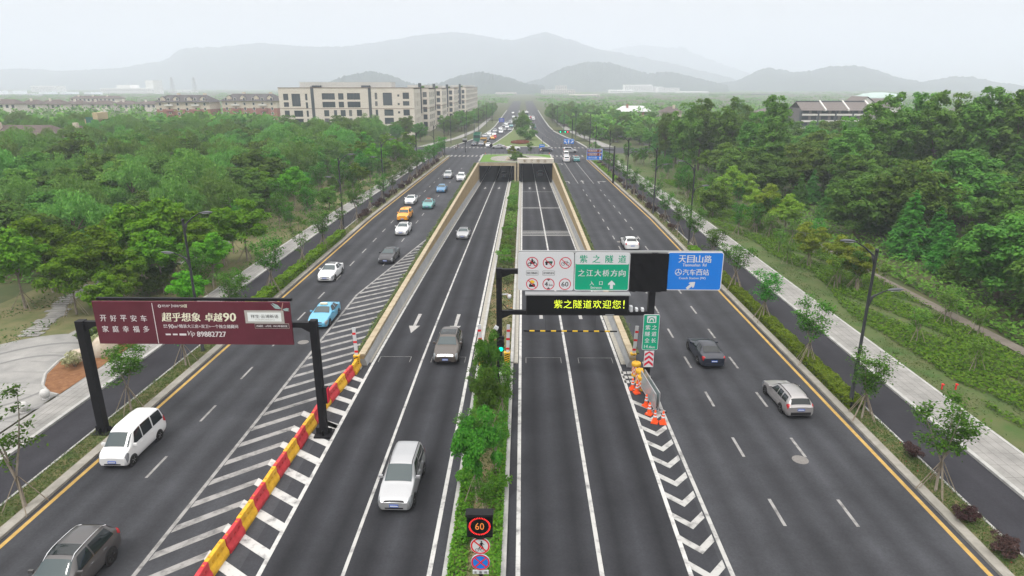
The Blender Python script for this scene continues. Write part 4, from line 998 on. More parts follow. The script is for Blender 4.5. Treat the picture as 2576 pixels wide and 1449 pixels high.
for x, s_ in ((DX[0], '包括三轮机动车'), (DX[1], '含专项作业车')):
    q = MB(); pts = rrect(x, 8.12, .80, .32, .03, 3); q2 = rrect(x, 8.12, .77, .29, .02, 3)
    n = len(pts); q.add([(a, SYF - .008, b) for a, b in pts] + [(a, SYF - .008, b) for a, b in q2], [(i, (i+1) % n, n + (i+1) % n, n + i) for i in range(n)]); q.build('plate_border', m_sblack, wb)
    words(wb, s_, x, 8.12, .70, .15, m_sblack)
# green board
gb = board(5.26, 8.22, 3.62, 2.60, m_sgreen, m_swhite, 'green and white direction board naming the tunnel')
q = MB(); face(q, rrect(5.26, 9.10, 3.50, .74, .1), SYF - .006); q.build('white_band', m_swhite, gb)
for i, ch in enumerate('紫之隧道'): words(gb, ch, 4.02 + i * .845, 9.10, .50, .52, m_sgreen)
for i, ch in enumerate('之江大桥方向'): words(gb, ch, 3.92 + i * .535, 8.14, .43, .46, m_swhite)
words(gb, '入', 4.62, 7.44, .27, .29, m_swhite); words(gb, '口', 5.22, 7.44, .22, .24, m_swhite); words(gb, 'Entrance', 4.92, 7.14, .72, .17, m_swhite)
q = MB(); arrowf(q, 5.93, 7.34, .58, .46, SYF - .009); q.build('arrow', m_swhite, gb)
# covered board and blue board
bb = board(8.36, 8.18, 2.50, 2.60, mat('black_cloth_cover', (0.007, 0.007, 0.008), 0.8, spec=.06, bump=0.9, bscale=2.2, var=0, world=False), m_sblack, 'board wrapped in creased black cloth', rad=.04, bw=.01)
q = MB(); rr = random.Random(3)
P = [[(7.13 + 2.46 * i / 16, SYF - .02 - .05 * rr.random() - .03 * math.sin(i * 1.1 + j * .8), 6.85 + 2.62 * j / 14 + (.05 * rr.random() if j == 0 else 0)) for i in range(17)] for j in range(15)]
q.grid(P).build('cloth', MATS['black_cloth_cover'], bb, True)
ub = board(11.33, 8.28, 3.66, 2.60, m_sblue, m_swhite, 'blue direction board with a diagonal white arrow')
q = MB()
for a, ln in ((0, 3.52),): pass
for i, ch in enumerate('天目山路'): words(ub, ch, 10.48 + i * .555, 9.12, .47, .50, m_swhite)
words(ub, 'Tianmushan  Rd', 11.30, 8.72, 1.55, .20, m_swhite)
q = MB(); ringf(q, 10.28, 8.22, .19, .225, SYF - .009)
for a in (90, 210, 330): barf(q, 10.28, 8.22, 10.28 + .2 * math.cos(R(a)), 8.22 + .2 * math.sin(R(a)), .05, SYF - .0095)
q.build('coach_symbol', m_swhite, ub)
for i, ch in enumerate('汽车西站'): words(ub, ch, 10.77 + i * .44, 8.22, .39, .42, m_swhite)
words(ub, 'Coach Station (W)', 11.22, 7.80, 1.75, .20, m_swhite)
q = MB(); arrowf(q, 11.18, 7.32, .72, .44, SYF - .009, -R(48)); q.build('arrow', m_swhite, ub)
# message screen with glowing words
o = MB().box(.28, 7.08, -.75, -.2, 5.30, 6.72).build('message_screen', m_sblack, gan); o['label'] = 'black screen with glowing yellow green words'
MB().box(.20, 7.16, -.86, -.18, 6.72, 6.80).build('hood', m_back, o)
MB().box(.36, 7.0, -.76, -.75, 5.40, 6.64).build('screen_face', m_screen, o)
m_led = mat('led_words', (0.62, 0.75, 0.04), 0.5, emit=0.55)
for i, ch in enumerate('紫之隧道欢迎您!'): text_mb(ch, 2.40 + i * .645 - (.16 if ch == '!' else 0), 6.1, .56 if ch != '!' else .09, .58, -.768).build('lettering', m_led, o)
q = MB(); barf(q, 5.55, 5.36, 6.15, 5.36, .06, -.768); q.build('maker_plate', m_back, o)
# green length sign, chevron board on the right post
o = MB().vprism(rrect(8.74, 3.98, 1.08, 2.56, .1)[::-1], -.40, -.35).build('sign_panel', m_swhite, gan); o['label'] = 'tall narrow green sign giving the tunnel length'
q = MB(); face(q, rrect(8.74, 3.98, 1.02, 2.50, .08), -.405); q.build('sign_face', m_sgreen, o)
q = MB(); face(q, rrect(8.74, 4.92, .62, .50, .05), -.409); q.build('tunnel_symbol', m_swhite, o)
q = MB(); pts = [(8.74 + .24 * math.cos(R(a)), 4.86 + .22 * math.sin(R(a))) for a in range(0, 181, 15)]; face(q, pts + [(8.50, 4.74), (8.98, 4.74)], -.412); q.build('tunnel_symbol', m_sgreen, o)
q = MB(); pts = [(8.74 + .15 * math.cos(R(a)), 4.88 + .14 * math.sin(R(a))) for a in range(0, 181, 15)]; face(q, pts + [(8.59, 4.74), (8.89, 4.74)], -.415); q.build('tunnel_symbol', m_swhite, o)
q = MB(); face(q, [(8.62, 4.74), (8.86, 4.74), (8.78, 4.92), (8.70, 4.92)], -.418); q.build('tunnel_symbol', m_sgreen, o)
for i, ch in enumerate('紫之隧道全长'): text_mb(ch, 8.52 + (i % 2) * .44, 4.34 - (i // 2) * .47, .33, .34, -.409, .022).build('lettering', m_swhite, o)
text_mb('14', 8.47, 2.95, .24, .24, -.409, .022).build('lettering', m_swhite, o); text_mb('.4km', 8.85, 2.91, .46, .18, -.409, .022).build('lettering', m_swhite, o)
o = MB().box(8.40, 9.06, -.40, -.36, 1.42, 2.62).build('chevron_board', m_swhite, gan); o['label'] = 'white board with red upward chevrons'
q = MB()
for i in range(3):
    z = 1.46 + i * .38
    pts = [(8.43, z), (8.73, z + .26), (9.03, z), (9.03, z + .2), (8.73, z + .46), (8.43, z + .2)]
    if i == 2: pts = [(a, min(b, 2.6)) for a, b in pts]
    q.add([(a, -.404, b) for a, b in pts], [(0, 1, 4, 5), (1, 2, 3, 4)])
q.build('chevron', m_sred, o)
# small things on the gantry: signal lamp, cameras
o = MB().box(-1.62, -1.22, -.45, -.2, 2.55, 3.6).build('traffic_light', m_post, gan)
q = MB()
for z in (3.32, 2.84): q.path([(-1.42, -.45, z + .0), (-1.42, -.72, z - .03)], [.19, .19], 14)
q.build('visor', m_post, o)
q = MB(); q.lathe([(.15, -.0), (.15, .03)], (-1.42, -.76, 2.82), 18, 'Y'); q.build('green_lamp', mat('green_signal', (0.0, 0.75, 0.38), 0.4, emit=1.2), o)
q = MB().tube((-1.36, 0, 6.5), (-.92, -.1, 6.55), .05).lathe([(.0, -.2), (.10, -.16), (.13, -.06), (.13, .08), (.05, .12)], (-.85, -.12, 6.42), 14); q.build('camera', m_swhite, gan, True)
for x, wd, z in ((7.35, .18, 5.42), (7.72, .16, 5.45), (8.12, .16, 5.45)): MB().box(x - wd/2, x + wd/2, -.35, .05, z, z + (.36 if wd == .18 else .18)).tube((x, -.1, 5.3), (x, -.1, z), .03).build('camera', m_swhite, gan)
MB().obox((-1.75, -.28, 4.2), (.26, .3, .24), .5, 'Y').build('camera', m_swhite, gan)
MB().path([(-1.30, -.16, 5.9), (-1.0, -.18, 5.55), (-.4, -.17, 5.43), (.3, -.16, 5.46)], [.03] * 4, 6).path([(-1.45, -.21, 2.9), (-1.45, -.21, 8.2)], [.025] * 2, 6).build('cable', m_sblack, gan)
# height bar hung below the lower beam
hb = thing('height_bar', 'black and yellow height bar hung below the message screen', 'height bar', (0, GY - .1, 3.97))
MB().path([(.12, 0, 0), (6.5, 0, 0)], [.05, .05], 10).build('bar', m_post, hb, True)
for i in range(8): MB().path([(.52 + i * .735, 0, 0), (.86 + i * .735, 0, 0)], [.055, .055], 10).build('yellow_band', m_syel, hb)
for x in (1.6, 5.0): MB().tube((x, 0, 0), (x, .1, 1.2), .006, n=4).build('hanger', m_post, hb)
# ---- maroon billboard across the left road
BY = 34.0
bl = thing('billboard', 'wide maroon billboard with white Chinese lettering on two black posts', 'billboard', (0, BY, 0))
MB().box(-25.35, -24.9, -.22, .22, .1, 7.25).build('post', m_post, bl); MB().box(-12.0, -11.6, -.2, .2, .1, 7.35).build('post', m_post, bl)
for xc in (-25.12, -11.8):
    q = MB().box(xc - .5, xc + .5, -.5, .5, .05, .16)
    for sx in (-1, 1):
        q.box(xc + sx * .22, xc + sx * .48, -.02, .02, .16, .5); q.box(xc - .02, xc + .02, sx * .22, sx * .48, .16, .5)
    q.build('base_plate', m_post, bl)
q = MB().box(-24.9, -12.0, -.12, .12, 6.92, 7.22)
for s_, x in ((1, -24.9), (-1, -12.0)): q.vprism([(x, 6.92), (x + s_ * .55, 6.92), (x, 6.6)][::s_], -.07, .07)
q.build('beam', m_post, bl)
MB().box(-24.0, -12.95, .02, .2, 8.45, 8.6).build('top_rail', m_post, bl)
m_mar = mat('maroon_panel', (0.086, 0.015, 0.026), 0.6, col2=(0.108, 0.02, 0.034), scale=.6, detail=7)
pn = MB().box(-24.03, -12.93, -.34, -.22, 5.97, 8.51).build('panel', m_mar, bl)
PW, PH = 11.1, 2.54
PX = lambda u: -24.03 + u * PW
PZ = lambda v: 8.51 - v * PH
m_let = mat('billboard_white', (0.62, 0.60, 0.62), 0.6); m_gold = mat('billboard_cream', (0.70, 0.69, 0.55), 0.6); m_greyl = mat('billboard_grey', (0.36, 0.35, 0.33), 0.6); m_paper = mat('billboard_paper', (0.66, 0.70, 0.70), 0.6)
def bt(s, u, v, wu, hv, m, y=-.35, bold=.015, shear=0): return text_mb(s, PX(u), PZ(v), wu * PW, hv * PH, y, bold, shear).build('lettering', m, pn)
for i, ch in enumerate('开好平安车'): bt(ch, .044 + i * .0517, .39, .031, .15, m_let)
for i, ch in enumerate('家庭幸福多'): bt(ch, .044 + i * .0525, .645, .031, .15, m_let)
bt('小字', .036, .78, .012, .02, m_let) if False else None
MB().box(PX(.3035), PX(.3065), -.352, -.34, PZ(.985), PZ(.03)).build('divider', m_let, pn)
q = MB(); ringf(q, PX(.342), PZ(.10), .05, .09, -.35); q.build('emblem', m_let, pn)
bt('祥生地产', .375, .095, .042, .06, m_let); bt('中国地产', .428, .095, .042, .06, m_let); bt('50强', .465, .095, .034, .075, m_gold, shear=.2)
MB().box(PX(.403), PX(.4045), -.352, -.34, PZ(.14), PZ(.05)).build('divider', m_let, pn)
bt('超乎想象', .441, .355, .196, .21, m_gold, bold=.035, shear=.12); bt('卓越', .608, .355, .09, .20, m_gold, bold=.035, shear=.12); bt('90', .69, .35, .062, .20, m_gold, bold=.03, shear=.1)
bt('建筑', .355, .55, .02, .035, m_let); bt('面积约', .355, .595, .02, .03, m_let)
bt('90', .383, .575, .026, .10, m_let, shear=.1); bt('m²', .41, .575, .025, .075, m_let); bt('精装大三房+双卫+一个独立储藏间', .576, .57, .30, .085, m_let)
MB().box(PX(.349), PX(.375), -.351, -.34, PZ(.785), PZ(.75)).box(PX(.386), PX(.41), -.351, -.34, PZ(.785), PZ(.75)).build('emblem', m_let, pn); MB().box(PX(.42), PX(.455), -.351, -.34, PZ(.79), PZ(.745)).build('emblem', m_let, pn)
bt('Vip', .482, .755, .036, .15, m_let, bold=0, shear=.35); bt('89882727', .585, .755, .148, .125, m_let, bold=.03)
MB().box(PX(.768), PX(.966), -.356, -.34, PZ(.49), PZ(.19)).build('plaque_border', m_greyl, pn); MB().box(PX(.782), PX(.952), -.36, -.34, PZ(.445), PZ(.235)).build('plaque', m_paper, pn)
bt('祥生·云浦新语', .868, .325, .14, .085, m_sblack, y=-.366, bold=0); bt('YUNPUXINYU', .868, .405, .10, .028, m_greyl, y=-.366, bold=0)
MB().box(PX(.813), PX(.987), -.352, -.34, PZ(.612), PZ(.495)).build('strip_border', m_greyl, pn); MB().box(PX(.8145), PX(.9855), -.356, -.34, PZ(.604), PZ(.503)).build('strip', mat('strip_dark', (.05, .02, .025), .6), pn)
bt('西湖区 · 6号线 · PRO幸福社区', .90, .553, .158, .048, m_let, y=-.36)
q = MB()
for pts in ([(.958, .15), (.94, .06), (.912, .01), (.93, .1)], [(.957, .16), (.93, .10), (.905, .03), (.925, .14)], [(.962, .16), (.985, .13), (.998, .15), (.985, .18)], [(.962, .165), (.985, .17), (.998, .2), (.975, .2)]): face(q, [(PX(a), PZ(b)) for a, b in pts], -.353)
q.build('dragonfly_wing', mat('wing_teal', (.28, .40, .40), .6), pn)
q = MB(); barf(q, PX(.957), PZ(.19), PX(.968), PZ(.01), .05, -.354); q.build('dragonfly_body', mat('wing_body', (.35, .2, .17), .6), pn)
MB().box(-11.58, -11.36, -.2, .14, 2.2, 3.2).build('signal_box', m_sblack, bl); MB().box(-11.36, -11.30, -.2, .1, 2.25, 3.15).build('red_panel', m_sred, bl)
# ---- speed display and round signs on one post in the median
sp_ = thing('speed_sign', 'speed display showing 60 above two round signs on one median post', 'road sign', (-1.56, 20.6, 0))
MB().tube((0, .1, 0), (0, .1, 4.4), .08, .08, 12).build('post', m_post, sp_, True)
q = MB().box(-.49, .49, -.12, .12, 3.62, 4.62).box(-.52, .52, -.26, .14, 4.62, 4.72); q.vprism([(-.3, 3.62), (.3, 3.62), (.08, 3.5), (-.08, 3.5)][::-1], -.1, .12); o = q.build('display_box', m_sblack, sp_)
MB().box(-.455, .455, -.13, -.12, 3.66, 4.58).build('screen_face', m_screen, o)
m_rled = mat('red_led', (0.95, 0.03, 0.03), 0.5, emit=1.3); m_aled = mat('amber_led', (0.62, 0.20, 0.04), 0.5, emit=0.3)
q = MB()
for i in range(40):
    t = 2*PI*i/40
    for r_ in (.365, .40): face(q, disc(r_ * math.cos(t), 4.12 + r_ * math.sin(t) * .95, .016, 6), -.134)
q.build('red_ring', m_rled, o)
text_mb('60', 0, 4.12, .34, .31, -.134, -.005).build('lettering', m_aled, o)
def rsign(z, r_, face_m, lab):
    o = MB().lathe([(r_, -.02), (r_, .02)], (0, -.02, z), 32, 'Y').build('round_sign', m_swhite, sp_); o['label'] = lab
    q = MB(); face(q, disc(0, z, r_ * .985), -.042); q.build('sign_face', face_m, o)
    q = MB(); ringf(q, 0, z, r_ * .80, r_ * .96, -.046); q.build('red_ring', m_sred2, o)
    return o
m_sred2 = mat('sign_bright_red', (0.62, 0.02, 0.025), 0.45)
o = rsign(3.16, .38, m_swhite, 'round white sign forbidding walkers and bicycles')
q = MB(); face(q, disc(.05, 3.36, .035, 10), -.048); face(q, [(.0, 3.17), (.09, 3.17), (.10, 3.32), (.01, 3.32)], -.048); barf(q, .02, 3.18, -.05, 3.04, .035, -.0485); barf(q, .07, 3.18, .13, 3.05, .035, -.0485); barf(q, .03, 3.3, -.07, 3.2, .025, -.0485); barf(q, .08, 3.3, .16, 3.22, .025, -.0485); q.build('walker_symbol', m_sblack, o)
q = MB()
for dx in (-.1, .1): ringf(q, dx - .02, 2.98, .055, .072, -.048, 16)
for a, b, c, d in ((-.12, 2.98, -.05, 3.06), (-.05, 3.06, .06, 3.06), (.06, 3.06, .08, 2.98), (-.05, 3.06, -.01, 2.98), (-.01, 2.98, .06, 3.06)): barf(q, a, b, c, d, .014, -.0485)
q.build('bicycle_symbol', m_sblack, o)
q = MB(); barf(q, -.22, 3.38, .22, 2.94, .055, -.051); q.build('red_slash', m_sred2, o)
o = rsign(2.40, .37, m_sblue, 'round blue no stopping sign with a red cross')
q = MB(); barf(q, -.2, 2.6, .2, 2.2, .055, -.049); barf(q, -.2, 2.2, .2, 2.6, .055, -.052); q.build('red_cross', m_sred2, o)
o = MB().box(-.31, .31, -.04, -.01, 1.85, 2.02).build('plate', m_swhite, sp_)
for i, ch in enumerate('全路段'): text_mb(ch, -.2 + i * .2, 1.935, .11, .12, -.045, .015).build('lettering', m_sblack, o)
# ---- red and yellow water barriers along the left gore
m_bred = mat('red_plastic', (0.40, 0.03, 0.038), 0.5, col2=(0.55, 0.05, 0.06), scale=3.5, detail=9, world=True); m_byel = mat('yellow_plastic', (0.52, 0.285, 0.018), 0.5, col2=(0.72, 0.41, 0.03), scale=3.5, detail=9, world=True)
def barrier_mesh(m):
    q = MB(); L = 1.42; h = .80; P = []
    prof = [(-.24, .0), (-.25, .16), (-.22, .26), (-.13, .44), (-.115, .74), (-.09, .80), (.09, .80), (.115, .74), (.13, .44), (.22, .26), (.25, .16), (.24, .0)]
    ys = [-L/2, -L/2 + .04, -.36, -.30, .30, .36, L/2 - .04, L/2]
    for i, y in enumerate(ys):
        s_ = .9 if i in (0, len(ys) - 1) else 1.0
        P.append([(a * s_, y, b * (1 if i not in (0, len(ys) - 1) else .985)) for a, b in prof])
    q.grid(P); q.add(P[0], [tuple(range(12))]); q.add(P[-1], [tuple(range(12))[::-1]])
    return q.mesh('barrier_body', m)
def barrier_holes():
    q = MB()
    for y in (-.4, 0, .4):
        for sgn in (1, -1):
            q.lathe([(.07, -.01), (.07, .02), (.045, .02), (.045, -.01)], (sgn * .125, y, .55), 12, 'X')
    return q
BM = {'red': barrier_mesh(m_bred), 'yellow': barrier_mesh(m_byel)}
HM = {'red': barrier_holes().mesh('boss', mat('red_plastic_dark', (.40, .025, .03), .5)), 'yellow': barrier_holes().mesh('boss', mat('yellow_plastic_dark', (.56, .29, .01), .5))}
CAPM = MB().lathe([(.05, 0), (.05, .025), (.0, .03)], (0, 0, .80), 10).mesh('filler_cap', mat('orange_cap', (.6, .22, .02), .5))
cnt = {'red': 0, 'yellow': 0}; rb = random.Random(8)
bx = [(-13.30, 19.0), (-13.25, 22.3), (-13.0, 29.65), (-12.75, 37.7), (-12.15, 43.4)]
for i in range(17):
    y = 20.1 + i * 1.435
    x = float(np.interp(y, [b for a, b in bx], [a for a, b in bx])); c = 'yellow' if i % 2 == 0 else 'red'
    x2 = float(np.interp(y + 1.4, [b for a, b in bx], [a for a, b in bx])); cnt[c] += 1
    t = thing('water_barrier', f'{c} plastic water barrier, {ORD[cnt[c]-1]} {c} one from the camera in its row', 'barrier', (x + rb.uniform(-.04, .04), y, Z1), -math.atan2(x2 - x, 1.4) + rb.uniform(-.04, .04), 'red and yellow barriers along the gore')
    link('barrier_body', BM[c], t); link('boss', HM[c], t); link('filler_cap', CAPM, t, (0, .45, 0)); link('filler_cap', CAPM, t, (0, -.45, 0))
# ---- boom barriers with raised arms
m_yb = mat('booth_yellow', (0.70, 0.40, 0.02), 0.45)
def boom(x, y, label, lean=0.0, z=Z1):
    t = thing('boom_barrier', label, 'boom barrier', (x, y, z))
    MB().box(-.19, .19, -.15, .15, .05, 1.0).box(-.22, .22, -.18, .18, 1.0, 1.06).build('cabinet', m_yb, t); MB().box(-.3, .3, -.26, .26, 0, .06).build('plinth', m_conc, t)
    q = MB()
    for i in range(5): face(q, [(-.17, .12 + i * .17), (.17, .27 + i * .17), (.17, .35 + i * .17), (-.17, .20 + i * .17)], -.153)
    q.build('black_stripe', m_sblack, t)
    q = MB().obox((.02 + lean, 0, 2.05), (.24, .07, 2.3), lean * .6, 'Y'); q.build('arm', m_swhite, t)
    for z0 in (1.35, 2.1, 2.75): MB().obox((.02 + lean * (z0 - 1) / 1.05, -.002, z0), (.25, .078, .17), lean * .6, 'Y').build('red_band', m_sred2, t)
    return t
boom(-12.15, 43.5, 'raised boom barrier at the end of the left ramp wall', -.05); boom(-3.0, 43.6, 'raised boom barrier on the left edge of the median', -.06, .3)
boom(-1.08, 43.6, 'raised boom barrier on the right edge of the median', .05, .3); boom(8.25, 44.2, 'raised boom barrier at the end of the right ramp wall', .09)
o = MB().box(-.22, .22, -.2, .2, 0, .95).box(-.28, .28, -.26, .26, .95, 1.02).build('control_cabinet', mat('cabinet_grey', (.45, .46, .45), .6), None); o.location = (-1.25, 40.3, .18); tag(o, 'small grey control cabinet beside the left gantry post', 'cabinet')
# ---- cones, barrels, folding glass fence
m_cone = mat('cone_orange', (0.78, 0.09, 0.02), 0.45)
c0 = thing('traffic_cone', '', 'traffic cone', group='orange cones at the tip of the right gore')
MB().box(-.21, .21, -.21, .21, 0, .06).lathe([(.165, .06), (.15, .12), (.06, .80), (.035, .86), (.0, .87)], n=20).build('cone_body', m_cone, c0, True)
MB().box(-.19, .19, -.19, .19, .06, .12).build('cone_base', m_cone, c0)
for z0, z1 in ((.40, .52), (.62, .70)):
    rr_ = lambda z: .153 - (z - .12) * .1324 + .004
    MB().lathe([(rr_(z0), z0), (rr_(z1), z1)], n=20).build('white_band', m_swhite, c0, True)
cl_ = [('orange traffic cone furthest from the camera, against the barrels', 7.62, 40.3), ('orange traffic cone second furthest, beside the nearest barrel', 7.82, 39.75), ('orange traffic cone alone in front of the fence middle', 8.12, 37.9), ('orange traffic cone beside the near foot of the fence', 8.12, 36.8), ('orange traffic cone nearest the camera on the left', 8.26, 35.75), ('orange traffic cone nearest the right gore line', 8.74, 35.65)]
for i, (lab, x, y) in enumerate(cl_):
    if i == 0: c0.location = (x, y, Z1 + .01); c0['label'] = lab
    else: dup(c0, (x, y, Z1 + .01), .3 * i, lab)
b0 = thing('crash_barrel', '', 'crash barrel', group='yellow topped barrels at the right gore')
MB().lathe([(.30, 0), (.31, .03), (.31, .14), (.295, .16), (.295, .82)], n=24).build('drum', m_byel, b0, True)
MB().lathe([(.33, .80), (.335, .84), (.335, .98), (.31, 1.02), (.22, 1.03), (.2, 1.0), (.01, 1.0)], n=24).build('lid', m_byel, b0, True)
q, q2 = MB(), MB()
for j in range(4):
    for i in range(16):
        t0, t1 = 2*PI*i/16, 2*PI*(i+1)/16; z0 = .18 + j * .15
        (q if (i + j) % 2 else q2).add([(.299*math.cos(t0), .299*math.sin(t0), z0), (.299*math.cos(t1), .299*math.sin(t1), z0), (.299*math.cos(t1), .299*math.sin(t1), z0 + .15), (.299*math.cos(t0), .299*math.sin(t0), z0 + .15)], [(0, 1, 2, 3)])
q.build('red_checks', m_sred2, b0).name = 'red_check'; q2.build('white_check', m_swhite, b0)
for i, (lab, x, y) in enumerate([('yellow topped barrel with red and white checks furthest from the camera', 8.22, 42.6), ('middle barrel of the three with red and white checks', 8.30, 41.5 - .1), ('barrel with red and white checks nearest the camera, half behind the fence', 8.28, 40.35)]):
    if i == 0: b0.location = (x, y, Z1); b0['label'] = lab
    else: dup(b0, (x, y, Z1), .2 * i, lab)
m_fglass = mat('fence_glass', (0.30, 0.36, 0.37), 0.12, spec=.7)
def fence_panel(x0, y0, x1, y1, lab):
    L = math.hypot(x1 - x0, y1 - y0); t = thing('folding_fence', lab, 'fence', ((x0 + x1)/2, (y0 + y1)/2, Z1), math.atan2(y1 - y0, x1 - x0))
    q = MB(); h0, h1 = .35, 1.45
    for z in (h0, h1): q.box(-L/2, L/2, -.03, .03, z - .03, z + .03)
    for x in (-L/2, L/2): q.box(x - .03, x + .03, -.03, .03, .05, h1 + .03)
    q.build('frame', m_galv, t); MB().box(-L/2 + .03, L/2 - .03, -.008, .008, h0 + .03, h1 - .03).build('panel', m_fglass, t)
    for x in (-L/2 + .1, L/2 - .1):
        MB().tube((x, -.5, .12), (x, 0, .4), .025).tube((x, .5, .12), (x, 0, .4), .025).tube((x, -.5, .12), (x, .5, .12), .025).build('foot', m_galv, t)
        MB().lathe([(.06, -.02), (.06, .02)], (x, -.5, .06), 10, 'X').lathe([(.06, -.02), (.06, .02)], (x, .5, .06), 10, 'X').build('castor', m_trim, t)
fence_panel(8.15, 40.2, 8.45, 36.7, 'wheeled fence panel of grey framed glass on the left of the pair'); fence_panel(8.42, 40.4, 8.72, 36.9, 'wheeled fence panel of grey framed glass nearest the right gore line')
# ---- street lamps: dark double armed columns
m_lamp = mat('dark_grey_lamp', (0.030, 0.033, 0.036), 0.4); m_head = mat('lamp_head_grey', (0.085, 0.09, 0.10), 0.35, .3)
def lamp0(s):
    t = thing('street_lamp', '', 'street lamp')
    MB().lathe([(.2, 0), (.2, .05), (.13, .1), (.13, 3.2), (.10, 3.3), (.085, 10.3), (.085, 10.35), (.11, 10.36), (.11, 10.5), (.0, 10.52)], n=14).build('column', m_lamp, t, True)
    def arm(sg, z0, ln, up):
        pts = [(sg * .05, 0, z0), (sg * ln * .25, 0, z0 + up * .25), (sg * ln * .55, 0, z0 + up * .62), (sg * ln, 0, z0 + up)]
        q = MB().path(pts, [.06, .055, .045, .04], 8); q.vprism([(0, z0 + .05), (0, z0 - .75), (sg * .36, z0 + .3)][::-sg], -.03, .03); q.build('arm', m_lamp, t, True)
        q = MB(); ps = []
        for i in range(9):
            u = i / 8; wd = .16 * math.sin(PI * min(.98, max(.06, u * .86 + .06))) ** .7; ps.append(((sg * (ln + u * .95), 0, z0 + up + .16 * u - .1 * u * u), wd))
        rows = [[(p[0], wd_ * math.cos(a), p[2] + wd_ * .55 * math.sin(a)) for a in np.linspace(0, 2*PI, 11)] for p, wd_ in ps]
        q.grid(rows); o = q.build('lamp_head', m_head, t, True)
        MB().obox((sg * (ln + .45), 0, z0 + up - .02), (.5, .2, .03), -sg * .06, 'Y').build('lens', m_swhite, o)
    arm(s, 10.0, 1.35, .95); arm(-s, 7.35, 1.05, .55)
    return t
lmp = lamp0(1)
LY = [46.4, 88.2, 114.0, 147.0, 172.0, 191.0]
for i, y in enumerate(LY):
    lab = f'dark double armed street lamp, {ORD[i]} from the camera along the left verge'
    x = -25.05 + offL(y)
    if i == 0: lmp.location = (x, y, .12); lmp['label'] = lab; lmp['group'] = 'street lamps of the left verge'
    else: dup(lmp, (x, y, .12), 0, lab, scale=1.0 if i < 3 else .95)
lr = lamp0(-1)
RY = [38.0, 81.0, 104.0, 128.5, 152, 176]
for i, y in enumerate(RY):
    lab = f'dark double armed street lamp, {ORD[i]} from the camera along the right verge'
    x = 21.35 + offR(y)
    if i == 0: lr.location = (x, y, .12); lr['label'] = lab; lr['group'] = 'street lamps of the right verge'
    else: dup(lr, (x, y, .12), 0, lab, scale=1.0 if i < 3 else .95)
for i, (x, y) in enumerate([(-25.8, 236), (-22.5, 264), (-19.5, 292), (-18, 330), (-17.2, 372)]): dup(lmp, (x, y, .1), 0, f'distant street lamp beyond the junction, {ORD[i]} along the left', 'street lamps beyond the junction')
for i, (x, y) in enumerate([(24, 236), (21, 264), (18, 292), (17, 330), (16.4, 372)]): dup(lr, (x, y, .1), 0, f'distant street lamp beyond the junction, {ORD[i]} along the right', 'street lamps beyond the junction')
# a small white camera on the nearest right lamp
# ---- signs and signals at the junction
def dirsign(name, label, px, py, arm_to, zs, ht, n_post=1): pass
Yd = 138.7
ds = thing('direction_sign', 'blue and brown direction sign hung from a long dark mast at the right verge', 'direction sign', (19.35, Yd, 0))
MB().lathe([(.22, 0), (.2, .1), (.16, 7.8), (0, 7.82)], n=12).build('mast', m_post, ds, True)
MB().path([(0, 0, 7.0), (-6.1, 0, 7.2)], [.1, .07], 8).path([(0, 0, 4.9), (-4.0, 0, 5.0)], [.08, .06], 8).build('arm', m_post, ds, True)
xa, za = AY(*z5(2120, 660), Yd); xb, zb = AY(*z5(2380, 850), Yd); cx, cz, wd, ht = (xa + xb)/2 - 19.35, (za + zb)/2, xb - xa, za - zb
o = MB().box(cx - wd/2, cx + wd/2, -.28, -.22, cz - ht/2, cz + ht/2).build('sign_panel', m_swhite, ds)
q = MB(); face(q, rrect(cx, cz, wd - .1, ht - .1, .05), -.285); q.build('sign_face', m_sblue, o)
m_brown = mat('sign_brown', (.20, .055, .035), .5)
for j, (s1, s2) in enumerate((('西溪天堂', 'Xixi Paradise'), ('中国湿地博物馆', 'China Wetland Museum'), ('天目山路', 'Tianmushan Rd'))):
    z = cz + ht * (.32 - .32 * j)
    if j < 2: q = MB(); face(q, rrect(cx - .05, z, wd - .35, ht * .27, .03), -.289); q.build('brown_band', m_brown, o)
    text_mb(s1, cx - wd * .12, z + .1, wd * .56, .34, -.294, .02).build('lettering', m_swhite, o); 
    if j == 2: text_mb(s2, cx - wd * .12, z - .2, wd * .5, .12, -.294).build('lettering', m_swhite, o)
    else: q = MB(); barf(q, cx - wd * .36, z - .2, cx + wd * .12, z - .2, .05, -.294); q.build('lettering', m_swhite, o)
    q = MB()
    if j < 2: barf(q, cx + wd * .33, z - .3, cx + wd * .33, z + .2, .1, -.294); barf(q, cx + wd * .33, z + .2, cx + wd * .42, z + .2, .1, -.2945); face(q, [(cx + wd*.42, z), (cx + wd*.46, z + .2), (cx + wd*.42, z + .4)], -.295)
    else: arrowf(q, cx + wd * .36, z, .7, .45, -.294)
    q.build('arrow', m_swhite, o)
for dx in (-.3, .3): MB().tube((cx + dx * wd, -.1, cz), (cx + dx * wd, -.05, 7.1), .04).build('hanger', m_post, ds)
def pole_thing(name, label, cat, x, y, h, r_=.12):
    t = thing(name, label, cat, (x, y, 0)); MB().lathe([(r_ * 1.4, 0), (r_, .1), (r_ * .8, h), (0, h + .02)], n=10).build('mast', m_post, t, True); return t
Yl = 184.0
ls = pole_thing('lane_sign', 'three blue lane arrow boards on one mast before the right crossing', 'direction sign', AY(*z5(2165, 600), Yl)[0], Yl, 6.6)
x0 = ls.location.x
MB().path([(0, 0, 5.2), (AY(*z5(1720, 530), Yl)[0] - x0, 0, 5.3)], [.09, .06], 8).build('arm', m_post, ls, True)
